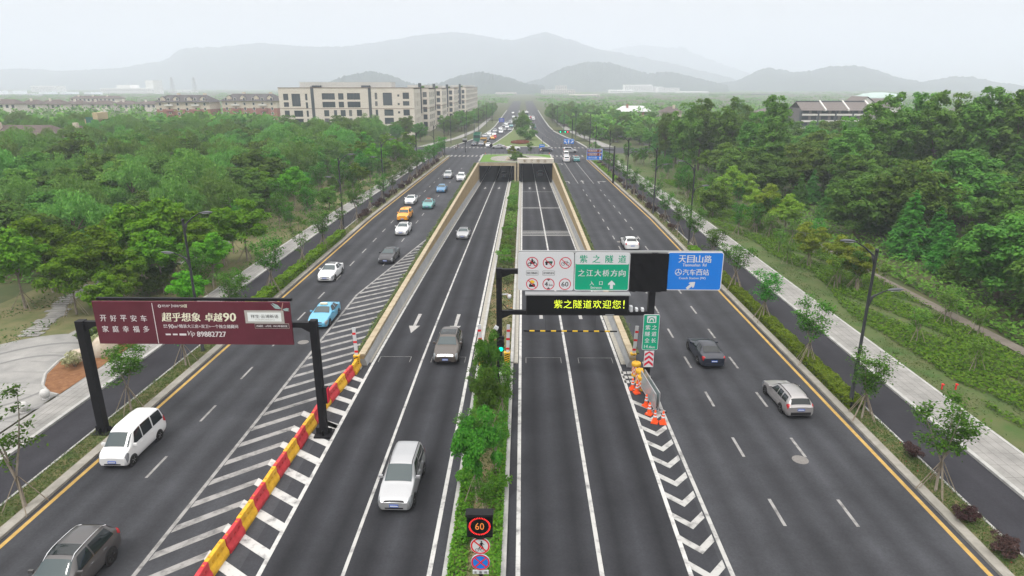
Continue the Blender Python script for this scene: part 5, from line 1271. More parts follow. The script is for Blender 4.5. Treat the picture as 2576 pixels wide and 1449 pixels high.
for a, b, kd in ((1728, 1780, 'L'), (1782, 1835, 'S'), (1845, 1897, 'R')):
    xa, za = AY(*z5(a, 492), Yl); xb, zb = AY(*z5(b, 572), Yl); cx, cz = (xa + xb)/2 - x0, (za + zb)/2
    o = MB().box(cx - (xb-xa)/2, cx + (xb-xa)/2, -.2, -.12, zb, za).build('sign_panel', m_sblue, ls); q = MB()
    arrowf(q, cx, cz - .15, .9, .5, -.204, {'L': R(50), 'S': 0, 'R': -R(50)}[kd]); q.build('arrow', m_swhite, o)
    q = MB(); barf(q, cx - (xb - xa) * .33, za - .25, cx + (xb - xa) * .33, za - .25, .14, -.204); q.build('lettering', m_swhite, o)
m_gsig = MATS['green_signal']; m_rsig = mat('red_signal', (.9, .04, .05), .4, emit=1.2)
Yt = 226.0
ts_ = pole_thing('traffic_signal', 'tall signal mast with green and red lights beyond the right crossing', 'traffic light', AY(*z5(1865, 600), Yt)[0], Yt, 9.0, .15); x0 = ts_.location.x
zz_ = AY(*z5(1700, 385), Yt)[1] + .3
MB().path([(0, 0, zz_ + .3), (-7.0, 0, zz_ + .5)], [.1, .07], 8).build('arm', m_post, ts_, True)
for px, m_ in ((1670, m_gsig), (1750, m_gsig), (1793, m_rsig)):
    cx = AY(*z5(px, 392), Yt)[0] - x0; o = MB().box(cx - .65, cx + .65, -.3, -.1, zz_ - .35, zz_ + .3).build('signal_head', m_sblack, ts_)
    MB().lathe([(.22, -.02), (.22, .02)], (cx, -.32, zz_ - .05), 16, 'Y').build('lit_lamp', m_, o)
def back_signal(lab, px0, px1, pyz0, pyz1, ppx, Yb, h):
    t = pole_thing('traffic_signal', lab, 'traffic light', AY(*z5(ppx, 560), Yb)[0], Yb, h); x0 = t.location.x
    xa, za = AY(*z5(px0, pyz0), Yb); xb, zb = AY(*z5(px1, pyz1), Yb)
    MB().path([(0, 0, (za + zb)/2 + .2), ((xa + xb)/2 - x0, 0, (za + zb)/2 + .2)], [.08, .06], 8).build('arm', m_post, t, True)
    for j in range(2):
        z = za + (zb - za) * (j + .5) / 2; MB().box(xa - x0, xb - x0, -.2, -.05, z - .3, z + .3).build('signal_head', m_sblack if j else m_back, t)
    return t
back_signal('signal heads seen from behind at the left crossing', 0, 78, 485, 545, 47, 205, 8.5)
xs_, ys_ = -24.0, 262.0
fs_ = pole_thing('direction_sign', 'far blue sign over the left road beyond the junction', 'direction sign', -19.3, ys_, 8)
xa, za = AY(*z5(620, 140), ys_); xb, zb = AY(*z5(712, 206), ys_)
MB().path([(0, 0, (za+zb)/2), (xb + 19.3, 0, (za+zb)/2)], [.1, .08], 8).build('arm', m_post, fs_, True)
o = MB().box(xa + 19.3, xb + 19.3, -.25, -.15, zb, za).build('sign_panel', mat('sign_violet_blue', (.06, .10, .42), .5), fs_)
for j in (0, 1): q = MB(); cx = (xa + xb)/2 + 19.3; cz = za - (za - zb) * (.3 + .4 * j); barf(q, cx - (xb - xa) * .35, cz, cx + (xb - xa) * .35, cz, .22, -.256); q.build('lettering', m_greyl, o)
xk, yk = G(*z5(1355, 655)); ks = pole_thing('keep_sign', 'small blue sign at the near corner of the lawn island', 'road sign', xk, 213, 4.2, .07)
xa, za = AY(*z5(1310, 588), 213); xb, zb = AY(*z5(1400, 655), 213); o = MB().box(xa - xk, xb - xk, -.15, -.08, zb, za).build('sign_panel', m_sblue, ks)
q = MB(); barf(q, xa - xk + .2, (za + zb)/2 + .3, xb - xk - .2, (za + zb)/2 + .3, .2, -.154); q.build('lettering', m_swhite, o)
q = MB(); arrowf(q, (xa + xb)/2 - xk, (za + zb)/2 - .4, .6, .4, -.154, R(-60)); q.build('arrow', m_swhite, o)
xn, yn = G(*z5(557, 570)); ns = pole_thing('no_entry_sign', 'round red no entry sign at the left corner of the lawn island', 'road sign', xn, yn, 2.6, .05)
MB().lathe([(.55, -.02), (.55, .02)], (0, -.08, 2.5), 20, 'Y').build('sign_disc', m_sred2, ns); MB().box(-.36, .36, -.115, -.105, 2.42, 2.58).build('white_bar', m_swhite, ns)
xn, yn = G(*z5(488, 735), 1.0); ns = pole_thing('back_of_sign', 'round sign seen from behind at the rear of the roof garden', 'road sign', xn, yn, 3.4, .05); ns.location.z = .3
MB().lathe([(.5, -.02), (.5, .02)], (0, .08, 2.9), 20, 'Y').build('sign_disc', m_sblack, ns)
bo = MB()
for i in range(16): bo.lathe([(.05, 0), (.05, .9), (0, .92)], (0, 0, 0), 8) if i == 0 else None
b0_ = bo.build('bollard', m_post, None); 
for i in range(14):
    t = i / 13; x, y = -9.5 + 15.5 * t, 196.4 + 1.6 * math.sin(PI * t)
    o = b0_ if i == 0 else b0_.copy()
    if i: COL.objects.link(o)
    o.location = (x, y, Z1); tag(o, f'thin dark bollard behind the roof garden, {ORD[i]} from the left', 'bollard', 'bollards behind the roof garden')
pc = MB().lathe([(.06, 0), (.05, .8), (.0, .82)], n=8).box(-.15, .15, -.15, .15, 0, .05).build('post_marker', m_cone, None); pc.location = (-11.2, 195.6, Z1); tag(pc, 'orange marker post at the left corner of the roof garden', 'marker post')
p2_ = pc.copy(); COL.objects.link(p2_); p2_.location = (7.9, 195.6, Z1); tag(p2_, 'orange marker post at the right corner of the roof garden', 'marker post')
# stone balls, rocks, hydrants
m_stone = mat('pale_granite_ball', (0.42, 0.42, 0.41), 0.8, scale=6, col2=(.52, .52, .51), world=False)
for lab, (x, y) in (('pale stone ball bollard on the forecourt edge nearest the mulch bed', G(117, 1008)), ('pale stone ball bollard on the forecourt edge behind the thin sapling', G(62, 1042))):
    o = MB().lathe([(.22, 0), (.22, .07), (.12, .1), (.2, .14), (.28, .26), (.31, .40), (.28, .54), (.2, .65), (.1, .70), (0, .71)], n=20).build('stone_ball', m_stone, None, True); o.location = (x, y, .14); tag(o, lab, 'bollard')
m_rock = mat('tan_boulder', (0.34, 0.28, 0.21), 0.9, scale=1.5, col2=(.47, .42, .35), bump=.6, bscale=6, world=False)
def rock(lab, x, y, sx, sy, sz, seed):
    bm_ = bpy.data.meshes.new('boulder'); import bmesh
    b = bmesh.new(); bmesh.ops.create_icosphere(b, subdivisions=3, radius=1); rg = random.Random(seed); ph = [rg.uniform(0, 6) for _ in range(6)]
    for v in b.verts:
        f = 1 + .16 * math.sin(v.co.x * 2.3 + ph[0]) + .14 * math.sin(v.co.y * 2.9 + ph[1]) + .12 * math.sin(v.co.z * 3.4 + ph[2] + v.co.x * 2); v.co = Vector((v.co.x * sx * f, v.co.y * sy * f, max(-.25, v.co.z) * sz * f))
    b.to_mesh(bm_); b.free(); bm_.materials.append(m_rock); bm_.polygons.foreach_set('use_smooth', [True] * len(bm_.polygons)); o = link('boulder', bm_); o.location = (x, y, .25); tag(o, lab, 'boulder')
rock('large grey boulder on the mulch bed behind the billboard post', -32.6, 45.6, 1.1, .8, 1.15, 1); rock('low tan boulder on the left edge of the mulch bed', -33.75, 44.5, .75, .55, .75, 2)
for lab, (x, y) in (('small red post on the right lawn, left of the pair', G(2368, 982)), ('small red post on the right lawn, right of the pair', G(2403, 982))):
    o = MB().lathe([(.09, 0), (.09, .75), (.12, .76), (.12, .88), (.0, .92)], n=12).obox((0, -.1, .8), (.3, .16, .14)).build('hydrant', m_sred2, None); o.location = (x, y, .06); o.scale = (.55, .55, .5); tag(o, lab, 'hydrant')
# ------------------------------------------------------------------ plants
m_bark = mat('bark', (0.085, 0.065, 0.048), 0.95, scale=4, col2=(.15, .125, .10), world=False)
m_bark2 = mat('smooth_bark', (0.17, 0.145, 0.115), 0.95, scale=4, col2=(.25, .22, .18), world=False)
m_stake = mat('wooden_stake', (0.21, 0.175, 0.13), 0.9, scale=4, col2=(.28, .24, .19), world=False)
LF = {
 'dark': leafmat('leaf_dark_green', (0.042, 0.119, 0.018), (0.101, 0.211, 0.031)),
 'mid': leafmat('leaf_mid_green', (0.059, 0.153, 0.018), (0.136, 0.259, 0.037)),
 'willow': leafmat('leaf_willow', (0.082, 0.210, 0.037), (0.158, 0.310, 0.063)),
 'bright': leafmat('leaf_bright_green', (0.067, 0.203, 0.008), (0.134, 0.300, 0.019), .35),
 'yellow': leafmat('leaf_yellow_green', (0.120, 0.215, 0.014), (0.224, 0.310, 0.039), .35),
 'tall': leafmat('leaf_tall_tree', (0.065, 0.168, 0.025), (0.135, 0.268, 0.048)),
 'meta': leafmat('leaf_feathery_green', (0.039, 0.143, 0.018), (0.091, 0.227, 0.032)),
 'street': leafmat('leaf_street_tree', (0.033, 0.130, 0.013), (0.081, 0.222, 0.024), .3),
 'median': leafmat('leaf_median_tree', (0.034, 0.130, 0.011), (0.077, 0.210, 0.022), .3),
 'conifer': leafmat('leaf_conifer', (0.021, 0.068, 0.029), (0.042, 0.111, 0.044), .1),
 'purple': leafmat('leaf_purple', (0.034, 0.019, 0.018), (0.076, 0.046, 0.040), .15),
 'cream': leafmat('leaf_variegated', (0.22, 0.25, 0.12), (0.42, 0.42, 0.25), .2),
 'hedge': leafmat('leaf_hedge', (0.073, 0.172, 0.009), (0.172, 0.284, 0.026), .3),
 'ivy': leafmat('leaf_ivy', (0.046, 0.111, 0.029), (0.143, 0.169, 0.065), .2),
 'grass': leafmat('leaf_grass', (0.039, 0.086, 0.015), (0.103, 0.133, 0.039), .3),
 'cover': leafmat('leaf_ground_cover', (0.047, 0.146, 0.010), (0.120, 0.232, 0.022), .3),
 'weed': leafmat('leaf_weeds', (0.045, 0.10, 0.02), (0.11, 0.145, 0.05), .3),
 'flower': leafmat('petal_red', (0.45, 0.03, 0.02), (0.6, 0.1, 0.03), .2)}
def unit(rg, n):
    v = rg.normal(size=(n, 3)); return v / np.linalg.norm(v, axis=1, keepdims=True)
def crown_clumps(rg, R_, h, base, ncl, nl, size, fill=.55, rc=(.22, .36), top=1.0, flat=.75, jag=.25):
    """leaf clumps through an ellipsoid crown of radius R_ and height h whose bottom is at base"""
    d = unit(rg, ncl); d[:, 2] = d[:, 2] * .9 + .12
    rad = rg.uniform(fill, 1.0, (ncl, 1)) * (1 + rg.uniform(-jag, jag, (ncl, 1)) * .5)
    C = d * rad * np.array([R_, R_, h / 2]) + np.array([0, 0, base + h / 2])
    taper = 1 - (1 - top) * np.clip((C[:, 2] - base) / h, 0, 1); C[:, :2] *= taper[:, None]
    cr = rg.uniform(*rc, ncl) * R_
    idx = rg.integers(0, ncl, nl); e = unit(rg, nl); e[:, 2] = np.where(rg.random(nl) < .75, np.abs(e[:, 2]), e[:, 2])
    P = C[idx] + e * (cr[idx] * rg.uniform(.55, 1.05, nl))[:, None] * np.array([1, 1, flat])
    N = e * .8 + np.array([0, 0, .55]) + rg.normal(size=(nl, 3)) * .45
    return C, cr, P, N, size * rg.uniform(.6, 1.25, nl)
def trunk_mb(rg, base_r, h, targets, bend=.25, n=7, fork=.45):
    q = MB(); bx, by = rg.uniform(-bend, bend, 2)
    tp = [(0, 0, -.1), (bx * .4, by * .4, h * .35), (bx, by, h * .7), (bx * .8, by * .8, h)]
    q.path(tp, [base_r * 1.15, base_r * .85, base_r * .6, base_r * .3], n)
    for t in targets:
        f = rg.uniform(fork, .85); s_ = Vector(tp[1]).lerp(Vector(tp[2]), (f - .35) / .35 if f < .7 else 1) if f >= .35 else Vector(tp[1])
        e = Vector(t); mid = s_.lerp(e, .5) + Vector((0, 0, .08 * h * rg.uniform(-.5, 1)))
        q.path([s_, mid, e], [base_r * .45, base_r * .28, base_r * .1], 5)
    return q
TREES = {}
def mk(kind, var, h, R_, leaf, bark=m_bark, ncl=40, nl=7000, size=.3, base=.28, tr=.16, limbs=9, name='tree', fill=.5, rc=(.22, .36), top=1.0, flat=.75, style='broad', asp=.55, droop=False, jag=.25):
    rg = np.random.default_rng(hash_(kind, var))
    b = h * base
    if style == 'broad':
        C, cr, P, N, S = crown_clumps(rg, R_, h - b, b, ncl, nl, size, fill, rc, top, flat, jag); T_ = (np.array([0, 0, -1.0]) + rg.normal(size=P.shape) * .45) if droop else None
        if droop: P = P - np.c_[np.zeros((len(P), 2)), rg.random(len(P)) ** 2 * .9]; N = N * np.array([1, 1, .45])
        me = leaves(kind + '_crown', P, N, S, LF[leaf], asp, T=T_, seed=var)
        tg = [C[i] for i in rg.permutation(len(C))[:limbs]]
        tm = trunk_mb(rg, tr, h * .7, tg).mesh('trunk', bark, True)
    elif style == 'willow':
        ncl2 = ncl; d = unit(rg, ncl2); d[:, 2] = np.abs(d[:, 2]) * .9; C = d * rg.uniform(.55, 1.0, (ncl2, 1)) * np.array([R_, R_, (h - b) * .62]) + np.array([0, 0, b + (h - b) * .38])
        ns = nl // 9; idx = rg.integers(0, ncl2, ns); off = rg.normal(size=(ns, 3)) * R_ * .13; st = C[idx] + off; out = st[:, :2] / (np.linalg.norm(st[:, :2], axis=1, keepdims=True) + .1)
        Ls = rg.uniform(.8, 2.6, ns) * h / 9; P, N, T = [], [], []
        for k in range(9):
            t = (k + rg.random(ns)) / 9; p = st.copy(); p[:, :2] += out * (t * .5 * R_ * .25)[:, None]; p[:, 2] += .25 * np.sin(t * 3.0) - t * t * Ls * 1.1
            P.append(p); tt = np.c_[out * .35, -np.ones(ns)] + rg.normal(size=(ns, 3)) * .3; T.append(tt); N.append(np.c_[out, np.full(ns, .5)] + rg.normal(size=(ns, 3)) * .4)
        P, N, T = map(np.concatenate, (P, N, T)); me = leaves(kind + '_crown', P, N, size * rg.uniform(.7, 1.3, len(P)), LF[leaf], .30, T=T)
        tm = trunk_mb(rg, tr, h * .75, [C[i] for i in range(limbs)]).mesh('trunk', bark, True)
    elif style == 'cone':
        lay = 26; P, N, T = [], [], []; q = MB().path([(0, 0, -.1), (0.05, 0, h * .5), (0, 0.05, h * .97)], [tr, tr * .6, .03], 7)
        for l in range(lay):
            f = l / (lay - 1); z = b + (h - b) * f; rr = R_ * (1 - f) ** .75 * rg.uniform(.8, 1.1) + .15; nb = max(4, int(11 * (1 - f) + 3))
            for k in range(nb):
                a = rg.uniform(0, 2 * PI); le = rr * rg.uniform(.75, 1.1); m_ = max(6, int(nl / lay / nb * (1.5 - f)))
                t = rg.uniform(.15, 1, m_); w_ = .22 * le * (1.15 - t); x = np.cos(a) * le * t - np.sin(a) * rg.normal(size=m_) * w_; y = np.sin(a) * le * t + np.cos(a) * rg.normal(size=m_) * w_
                P.append(np.c_[x, y, z - .28 * le * t * t + .12 * le * t + rg.normal(size=m_) * .10 * le]); N.append(np.c_[rg.normal(size=(m_, 2)) * .5 + np.array([np.cos(a), np.sin(a)]) * .45, np.ones(m_)])
                if l % 3 == 0 and k < 4: q.tube((0, 0, z), (math.cos(a) * le * .8, math.sin(a) * le * .8, z - .02), .035, .012, 4)
        P, N = np.concatenate(P), np.concatenate(N); me = leaves(kind + '_crown', P, N, size * rg.uniform(.6, 1.3, len(P)), LF[leaf], asp, seed=var); tm = q.mesh('trunk', bark, True)
    elif style == 'sapling':
        q = MB(); P, N = [], []; nb = limbs; fz = h * base; q.path([(0, 0, -.1), (.04, .02, fz * .5), (.02, -.03, fz)], [tr, tr * .85, tr * .75], 8)
        for k in range(nb):
            a = 2 * PI * k / nb + rg.uniform(-.5, .5); le = (h - fz) * rg.uniform(.72, 1.0); sp = R_ * rg.uniform(.35, .75)
            pts = [Vector((.02, -.03, fz * rg.uniform(.8, 1))), Vector((math.cos(a) * sp * .45, math.sin(a) * sp * .45, fz + le * .35)), Vector((math.cos(a) * sp * .8, math.sin(a) * sp * .8, fz + le * .7)), Vector((math.cos(a) * sp, math.sin(a) * sp, fz + le))]
            q.path(pts, [tr * .55, tr * .4, tr * .25, .008], 5)
            for j in range(ncl):
                t = rg.uniform(.12, 1.0); s0 = min(2, int(t * 3)); p = pts[s0].lerp(pts[s0 + 1], t * 3 - s0); b2 = rg.uniform(0, 2*PI); le2 = R_ * rg.uniform(.18, .62) * (1.15 - t * .65)
                e = p + Vector((math.cos(b2) * le2, math.sin(b2) * le2, rg.uniform(-.05, .35) * le2)); q.tube(p, e, tr * .16, .005, 4)
                m_ = max(5, nl // (nb * ncl)); u = rg.uniform(.3, 1.1, m_); base_ = np.array(p)[None] * (1 - u[:, None]) + np.array(e)[None] * u[:, None]
                P.append(base_ + rg.normal(size=(m_, 3)) * np.array([.15, .15, .10]) * R_ * .75); N.append(rg.normal(size=(m_, 3)) * .5 + np.array([0, 0, 1.0]))
        P, N = np.concatenate(P), np.concatenate(N); me = leaves(kind + '_crown', P, N, size * rg.uniform(.6, 1.3, len(P)), LF[leaf], asp, seed=var); tm = q.mesh('trunk', bark, True)
    elif style == 'shrub':
        C, cr, P, N, S = crown_clumps(rg, R_, h, 0.02, ncl, nl, size, .45, rc, 1.0, .9); P[:, 2] = np.abs(P[:, 2]) + .03; me = leaves(kind + '_foliage', P, N, S, LF[leaf], asp, seed=var)
        q = MB()
        for i in range(5): q.path([(rg.uniform(-.08, .08), rg.uniform(-.08, .08), 0), C[i] * .5, C[i]], [.03, .02, .008], 5)
        tm = q.mesh('stem', bark, True)
    t = thing(name, '', 'tree' if style != 'shrub' else 'shrub'); link('trunk' if style != 'shrub' else 'stem', tm, t); link('crown' if style != 'shrub' else 'foliage', me, t)
    t.location = (0, -400, 0)
    TREES.setdefault(kind, []).append([t, h, False])
    return t
def hash_(k, v): return sum(ord(c) * (i + 3) for i, c in enumerate(k)) * 131 + v * 7919
for v in range(3): mk('camphor', v, 10, 4.6, 'dark', ncl=90, nl=12500, size=.27, base=.10, tr=.24, name='broadleaf_tree', rc=(.18, .30))
for v in range(3): mk('bushy', v, 8.5, 3.8, 'mid', ncl=70, nl=10500, size=.25, base=.10, tr=.2, name='bushy_tree', rc=(.2, .34))
for v in range(3): mk('willow', v, 9, 3.9, 'willow', ncl=80, nl=14000, size=.23, base=.06, tr=.22, style='broad', name='willow_tree', limbs=8, rc=(.17, .30), flat=1.0, asp=.34, droop=True)
for v in range(3): mk('bright', v, 7.2, 2.9, 'bright', ncl=48, nl=6500, size=.19, base=.30, tr=.11, name='young_tree', rc=(.18, .32), flat=.72, bark=m_bark2, fill=.35)
for v in range(2): mk('yellow', v, 6.0, 2.2, 'yellow', ncl=34, nl=4600, size=.17, base=.28, tr=.09, name='young_tree', rc=(.22, .36), flat=.7, bark=m_bark2)
for v in range(3): mk('meta', v, 13, 3.3, 'meta', nl=9000, size=.24, base=.08, tr=.2, style='cone', name='feathery_conifer', asp=.5)
for v in range(3): mk('tall', v, 18, 4.6, 'tall', ncl=150, nl=13000, size=.27, base=.2, tr=.28, name='tall_tree', rc=(.13, .22), fill=.3, limbs=16, flat=1.0, top=.7, jag=.05)
for v in range(4): mk('sapling', v, 5.6, 1.9, 'street', ncl=13, nl=2300, size=.105, base=.38, tr=.075, style='sapling', limbs=4, name='street_sapling', asp=.5, bark=m_bark2)
for v in range(2): mk('thin', v, 7.4, 1.6, 'street', ncl=10, nl=1300, size=.105, base=.24, tr=.10, style='sapling', limbs=3, name='street_sapling', asp=.5, bark=m_bark2)
for v in range(2): mk('lawnling', v, 4.0, 1.3, 'mid', ncl=9, nl=900, size=.10, base=.35, tr=.05, style='sapling', limbs=4, name='young_tree', bark=m_bark2)
for v in range(2): mk('airy', v, 6.8, 2.0, 'street', ncl=12, nl=2000, size=.14, base=.26, tr=.09, style='sapling', limbs=5, name='young_tree', bark=m_bark2)
mk('fir', 0, 9, 1.5, 'conifer', nl=5000, size=.22, base=.03, tr=.12, style='cone', name='dark_conifer')
for v in range(2): mk('purple', v, .95, .72, 'purple', ncl=22, nl=1700, size=.065, style='shrub', name='purple_shrub', rc=(.25, .4))
mk('cream', 0, 1.0, .9, 'cream', ncl=20, nl=1600, size=.075, style='shrub', name='variegated_shrub', rc=(.25, .4))
for v in range(2): mk('round', v, 1.8, 1.5, 'dark', ncl=28, nl=2600, size=.12, style='shrub', name='round_shrub', rc=(.22, .36))
mk('green', 0, .9, .9, 'cover', ncl=20, nl=1500, size=.09, style='shrub', name='green_shrub', rc=(.25, .4))
for v in range(2): mk('median', v, 5.2, 1.9, 'median', ncl=34, nl=8500, size=.125, base=.22, tr=.085, name='median_tree', rc=(.2, .36), fill=.25, flat=.85, limbs=10, bark=m_bark2)
PLACED = []
rt = random.Random(77)
def plant(kind, x, y, look, where, group, h=None, z=0.0, v=None, sc=1.0, wide=1.0):
    L_ = TREES[kind]; e = L_[v if v is not None else rt.randrange(len(L_))]
    s_ = (h / e[1] if h else 1.0) * sc; w_ = s_ * wide
    if not e[2]: o = e[0]; e[2] = True; o.location = (x, y, z); o.rotation_euler = (0, 0, rt.uniform(0, 6.28)); o.scale = (w_, w_, s_)
    else: o = dup(e[0], (x, y, z), rt.uniform(0, 6.28), scale=(w_, w_, s_))
    if 'label' in o: del o['label']
    if group: o['group'] = group
    PLACED.append((o, look, where, math.atan2(x, y)))
    return o
def top(px, py, h): return G(px, py, h)
def byt(kind, px, py, h, look, where, group, **k):
    x, y = top(px, py, h * .95); return plant(kind, x, y, look, where, group, h, **k)
STK = MB().tube((.95, 0, 0), (.06, 0, 1.75), .024, .02, 6).mesh('stake', m_stake)
def stakes(o, r_=1.0, n=4):
    s_ = o.scale[2]
    for k in range(n):
        a = 2 * PI * k / n + .4; q = link('stake', STK, o, (0, 0, 0), a); q.scale = (r_ / o.scale[0], r_ / o.scale[0], 1.0 / s_)
# ---- staked saplings of both verges
Ys = [26.7, 36.6, 43.6, 52.2, 61.0, 70.5, 78.5, 87.0, 95.5, 104, 112.5, 121, 129.5, 138, 146, 154, 162, 170, 178, 186]
for i, y in enumerate(Ys):
    x = -25.0 + offL(y)
    if i == 0: x = -24.5
    th_ = i in (0, 5, 7, 9)
    o = plant('thin' if th_ else 'sapling', x, y, f'staked {"thin, sparsely leaved" if th_ else "leafy"} sapling, {ORD[i]} from the camera in the left verge', None, 'staked saplings of the left verge', [7.6, 4.8, 5.2, 5.2, 6.0, 6.4, 6, 7][i] if i < 8 else rt.uniform(4.9, 6.6), z=.1, v=0 if i == 0 else None)
    stakes(o)
Ys = [28.8, 36.4, 44.6, 53.9, 63.0, 71.5, 80, 88.5, 97, 105.5, 114, 122.5, 131, 140, 148, 156, 164, 172, 180]
for i, y in enumerate(Ys):
    x = (21.3 if i < 4 else 21.65) + offR(y)
    o = plant('sapling', x, y, f'staked leafy sapling, {ORD[i]} from the camera in the right verge', None, 'staked saplings of the right verge', [5.3, 4.7, 5.2, 5.0][i] if i < 4 else rt.uniform(4.6, 5.6), z=.1); stakes(o)
# ---- median trees
for i, (x, y, h, lab) in enumerate([(-2.2, 27.4, 5.0, 'nearest and largest bushy tree of the median, behind the speed sign'), (-1.9, 33.2, 4.6, 'second bushy tree of the median'), (-2.15, 38.3, 4.9, 'third tree of the median, in front of the left gantry post')]):
    o = plant('median', x, y, lab, None, 'trees of the median', h, z=.18, v=i % 2, wide=[.66, .55, .5][i]); stakes(o, .8, 4)
for i, (x, y, h) in enumerate([(-1.35, 30.0, 3.6), (-2.75, 31.2, 3.2), (-1.2, 35.6, 3.9), (-2.7, 36.2, 3.4), (-1.7, 26.0, 2.6)]): plant('sapling', x, y, f'slim sapling among the bushy trees of the median, {ORD[i]} of five', None, 'slim saplings of the median', h, z=.18, wide=.8)
for i, (x, y, s_) in enumerate([(-2.5, 24.6, .7), (-1.3, 25.2, .6), (-2.8, 28.6, .8), (-1.15, 28.2, .8), (-2.4, 34.6, .9), (-1.3, 33.6, .8), (-2.6, 39.6, .9), (-1.4, 38.4, .8)]): plant('green', x, y, f'low bright shrub in the near part of the median, {ORD[i]} of eight', None, 'low shrubs of the median', z=.18, sc=s_)
# ---- shrubs
for i, (px, py, sc) in enumerate([(2290, 1150, .95), (2425, 1310, 1.0), (2528, 1395, 1.1)]):
    x, y = G(px, py, .1); plant('purple', x, y, ['dark purple shrub furthest of the three near the corner of the right verge', 'dark purple shrub in the middle of the three near ones on the right verge', 'dark purple shrub nearest the camera on the right verge'][i], None, 'purple shrubs of the right verge', z=.1, sc=sc * .82)
k = 0
for y in np.arange(92, 182, 6.0):
    plant('purple', 21.7 + offR(y) + rt.uniform(-.2, .2), y + rt.uniform(-1.5, 1.5), 'dark purple shrub', 'between far saplings of right verge', 'purple shrubs of the right verge', z=.1, sc=rt.uniform(.9, 1.2))
for y in np.arange(97, 180, 5.2):
    plant('purple', -25.1 + offL(y) + rt.uniform(-.2, .2), y + rt.uniform(-1.5, 1.5), 'dark purple shrub', 'between far saplings of left verge', 'purple shrubs of the left verge', z=.1, sc=rt.uniform(.9, 1.3))
for lab, x, y, sc in (('cream variegated round shrub in front of the tan boulder', -33.0, 43.2, .95), ('cream variegated shrub right of the big boulder', -31.9, 47.4, 1.0), ('cream variegated shrub behind the boulders', -33.7, 46.9, .85), ('cream variegated shrub at the rear end of the mulch bed', -32.3, 48.8, .8)): plant('cream', x, y, lab, None, 'variegated shrubs on the mulch bed', z=.16, sc=sc)
for px, py, h, lab in ((375, 690, 2.0, 'dark clipped shrub on the left lawn behind the billboard, lower one'), (395, 655, 2.2, 'dark clipped shrub on the left lawn behind the billboard, upper one')):
    x, y = top(px, py, h); plant('round', x, y, lab, None, 'dark shrubs on the left lawn', z=.05, sc=h / 1.8)
x, y = G(238, 865); plant('round', x, y, 'dark shrub behind the top of the left billboard post', None, None, z=.1, sc=.75)
for y in (75, 78.5, 82, 85.5, 89, 92.5, 96, 100, 118, 126, 134): plant('green', -2.0 + rt.uniform(-.2, .2), y, 'rounded green shrub', 'on median beyond the gantry', 'rounded shrubs of the median', z=zr(y) + .15, sc=rt.uniform(1.0, 1.3))
# ---- left lawn: bright young trees, airy trees, back rows
BR = 'bright young trees on the left lawn'
for i, (px, py, h, kd) in enumerate([(95, 560, 7.6, 'bright'), (232, 585, 7.4, 'bright'), (330, 535, 8.2, 'bright'), (410, 515, 8.4, 'bright'), (470, 545, 7.2, 'bright'), (545, 535, 6.6, 'bright'), (605, 518, 7.0, 'bright'), (250, 700, 4.6, 'bright'), (285, 620, 6.0, 'bright'), (20, 590, 7.5, 'bright'), (390, 590, 6.2, 'bright'), (480, 625, 5.2, 'airy'), (300, 680, 4.2, 'bright'), (470, 690, 4.4, 'bright'), (585, 678, 3.6, 'sapling'), (160, 640, 6, 'bright'), (520, 600, 5.5, 'bright')]):
    x, y = top(px, py, h * .95)
    o = plant(kd, x, y, 'bright green young tree' if kd == 'bright' else 'darker young tree', 'on left lawn behind billboard' if 230 < px < 740 else 'on left lawn at frame edge', BR, h); stakes(o, 1.2, 3)
for i in range(96):
    y = rt.uniform(74, 188) if i < 40 else rt.uniform(92, 196); x = -32.5 - rt.uniform(0, 1) ** 1.2 * (10 + y * .05) + offL(y)
    kd = rt.choice(['airy', 'airy', 'lawnling', 'bright', 'airy', 'bushy'])
    wz = 'by left pavement near the hedge' if y < 105 else 'by left pavement beyond white cars' if y < 145 else 'on left lawn near junction'
    o = plant(kd, x, y, {'airy': 'slender airy young tree', 'lawnling': 'small staked young tree', 'bright': 'bright green young tree', 'bushy': 'low bushy young tree'}[kd], wz, 'young trees along the left pavement', rt.uniform(4.5, 7.0) if kd in ('airy', 'bright') else rt.uniform(3, 4.2))
# ---- left wood
SIL = []
def poisson(n, fx, dist, seed, tries=9000):
    r_ = random.Random(seed); pts = []
    for _ in range(tries):
        p = fx(r_)
        if p and all((p[0]-a)**2 + (p[1]-b)**2 > dist(p)**2 for a, b in pts): pts.append(p)
        if len(pts) >= n: break
    return pts
big = [('camphor', 180, 352, 10.5, 'large dark round headed tree at the left side of the wood'), ('willow', 30, 345, 9.5, 'big willow cut by the left frame edge'), ('camphor', 400, 408, 8.0, 'yellow tinged broad tree in the front of the left wood'), ('willow', 320, 345, 8.5, 'soft willow behind the big dark round tree'), ('camphor', 100, 395, 8.6, 'dark broad tree below the big willow'), ('willow', 570, 345, 8.5, 'tall willow left of the stone apartment block'), ('willow', 820, 350, 8.5, 'willow in front of the stone block middle'), ('willow', 690, 370, 8.3, 'willow in front of the left end of the stone block'), ('camphor', 130, 490, 7, 'dark conical tree in the shade behind the bright trees')]
bigp = []
for kd, px, py, h, lab in big:
    x, y = top(px, py, h * .95); bigp.append((x, y)); plant(kd, x, y, lab, None, None, h, wide=1.12)
def fL(r_):
    y = r_.uniform(66, 262); x = -r_.uniform(43, .86 * y + 8)
    if x > -43 - max(0, (y - 100)) * .06: return None
    if x < -.84 * y - 4: return None
    if 182 < y < 215 and x < -104: return None
    return (x, y)
pts = poisson(240, fL, lambda p: 5.0 + p[1] * .012, 21)
pts = [p for p in pts if all((p[0]-a)**2 + (p[1]-b)**2 > 20 for a, b in bigp)]
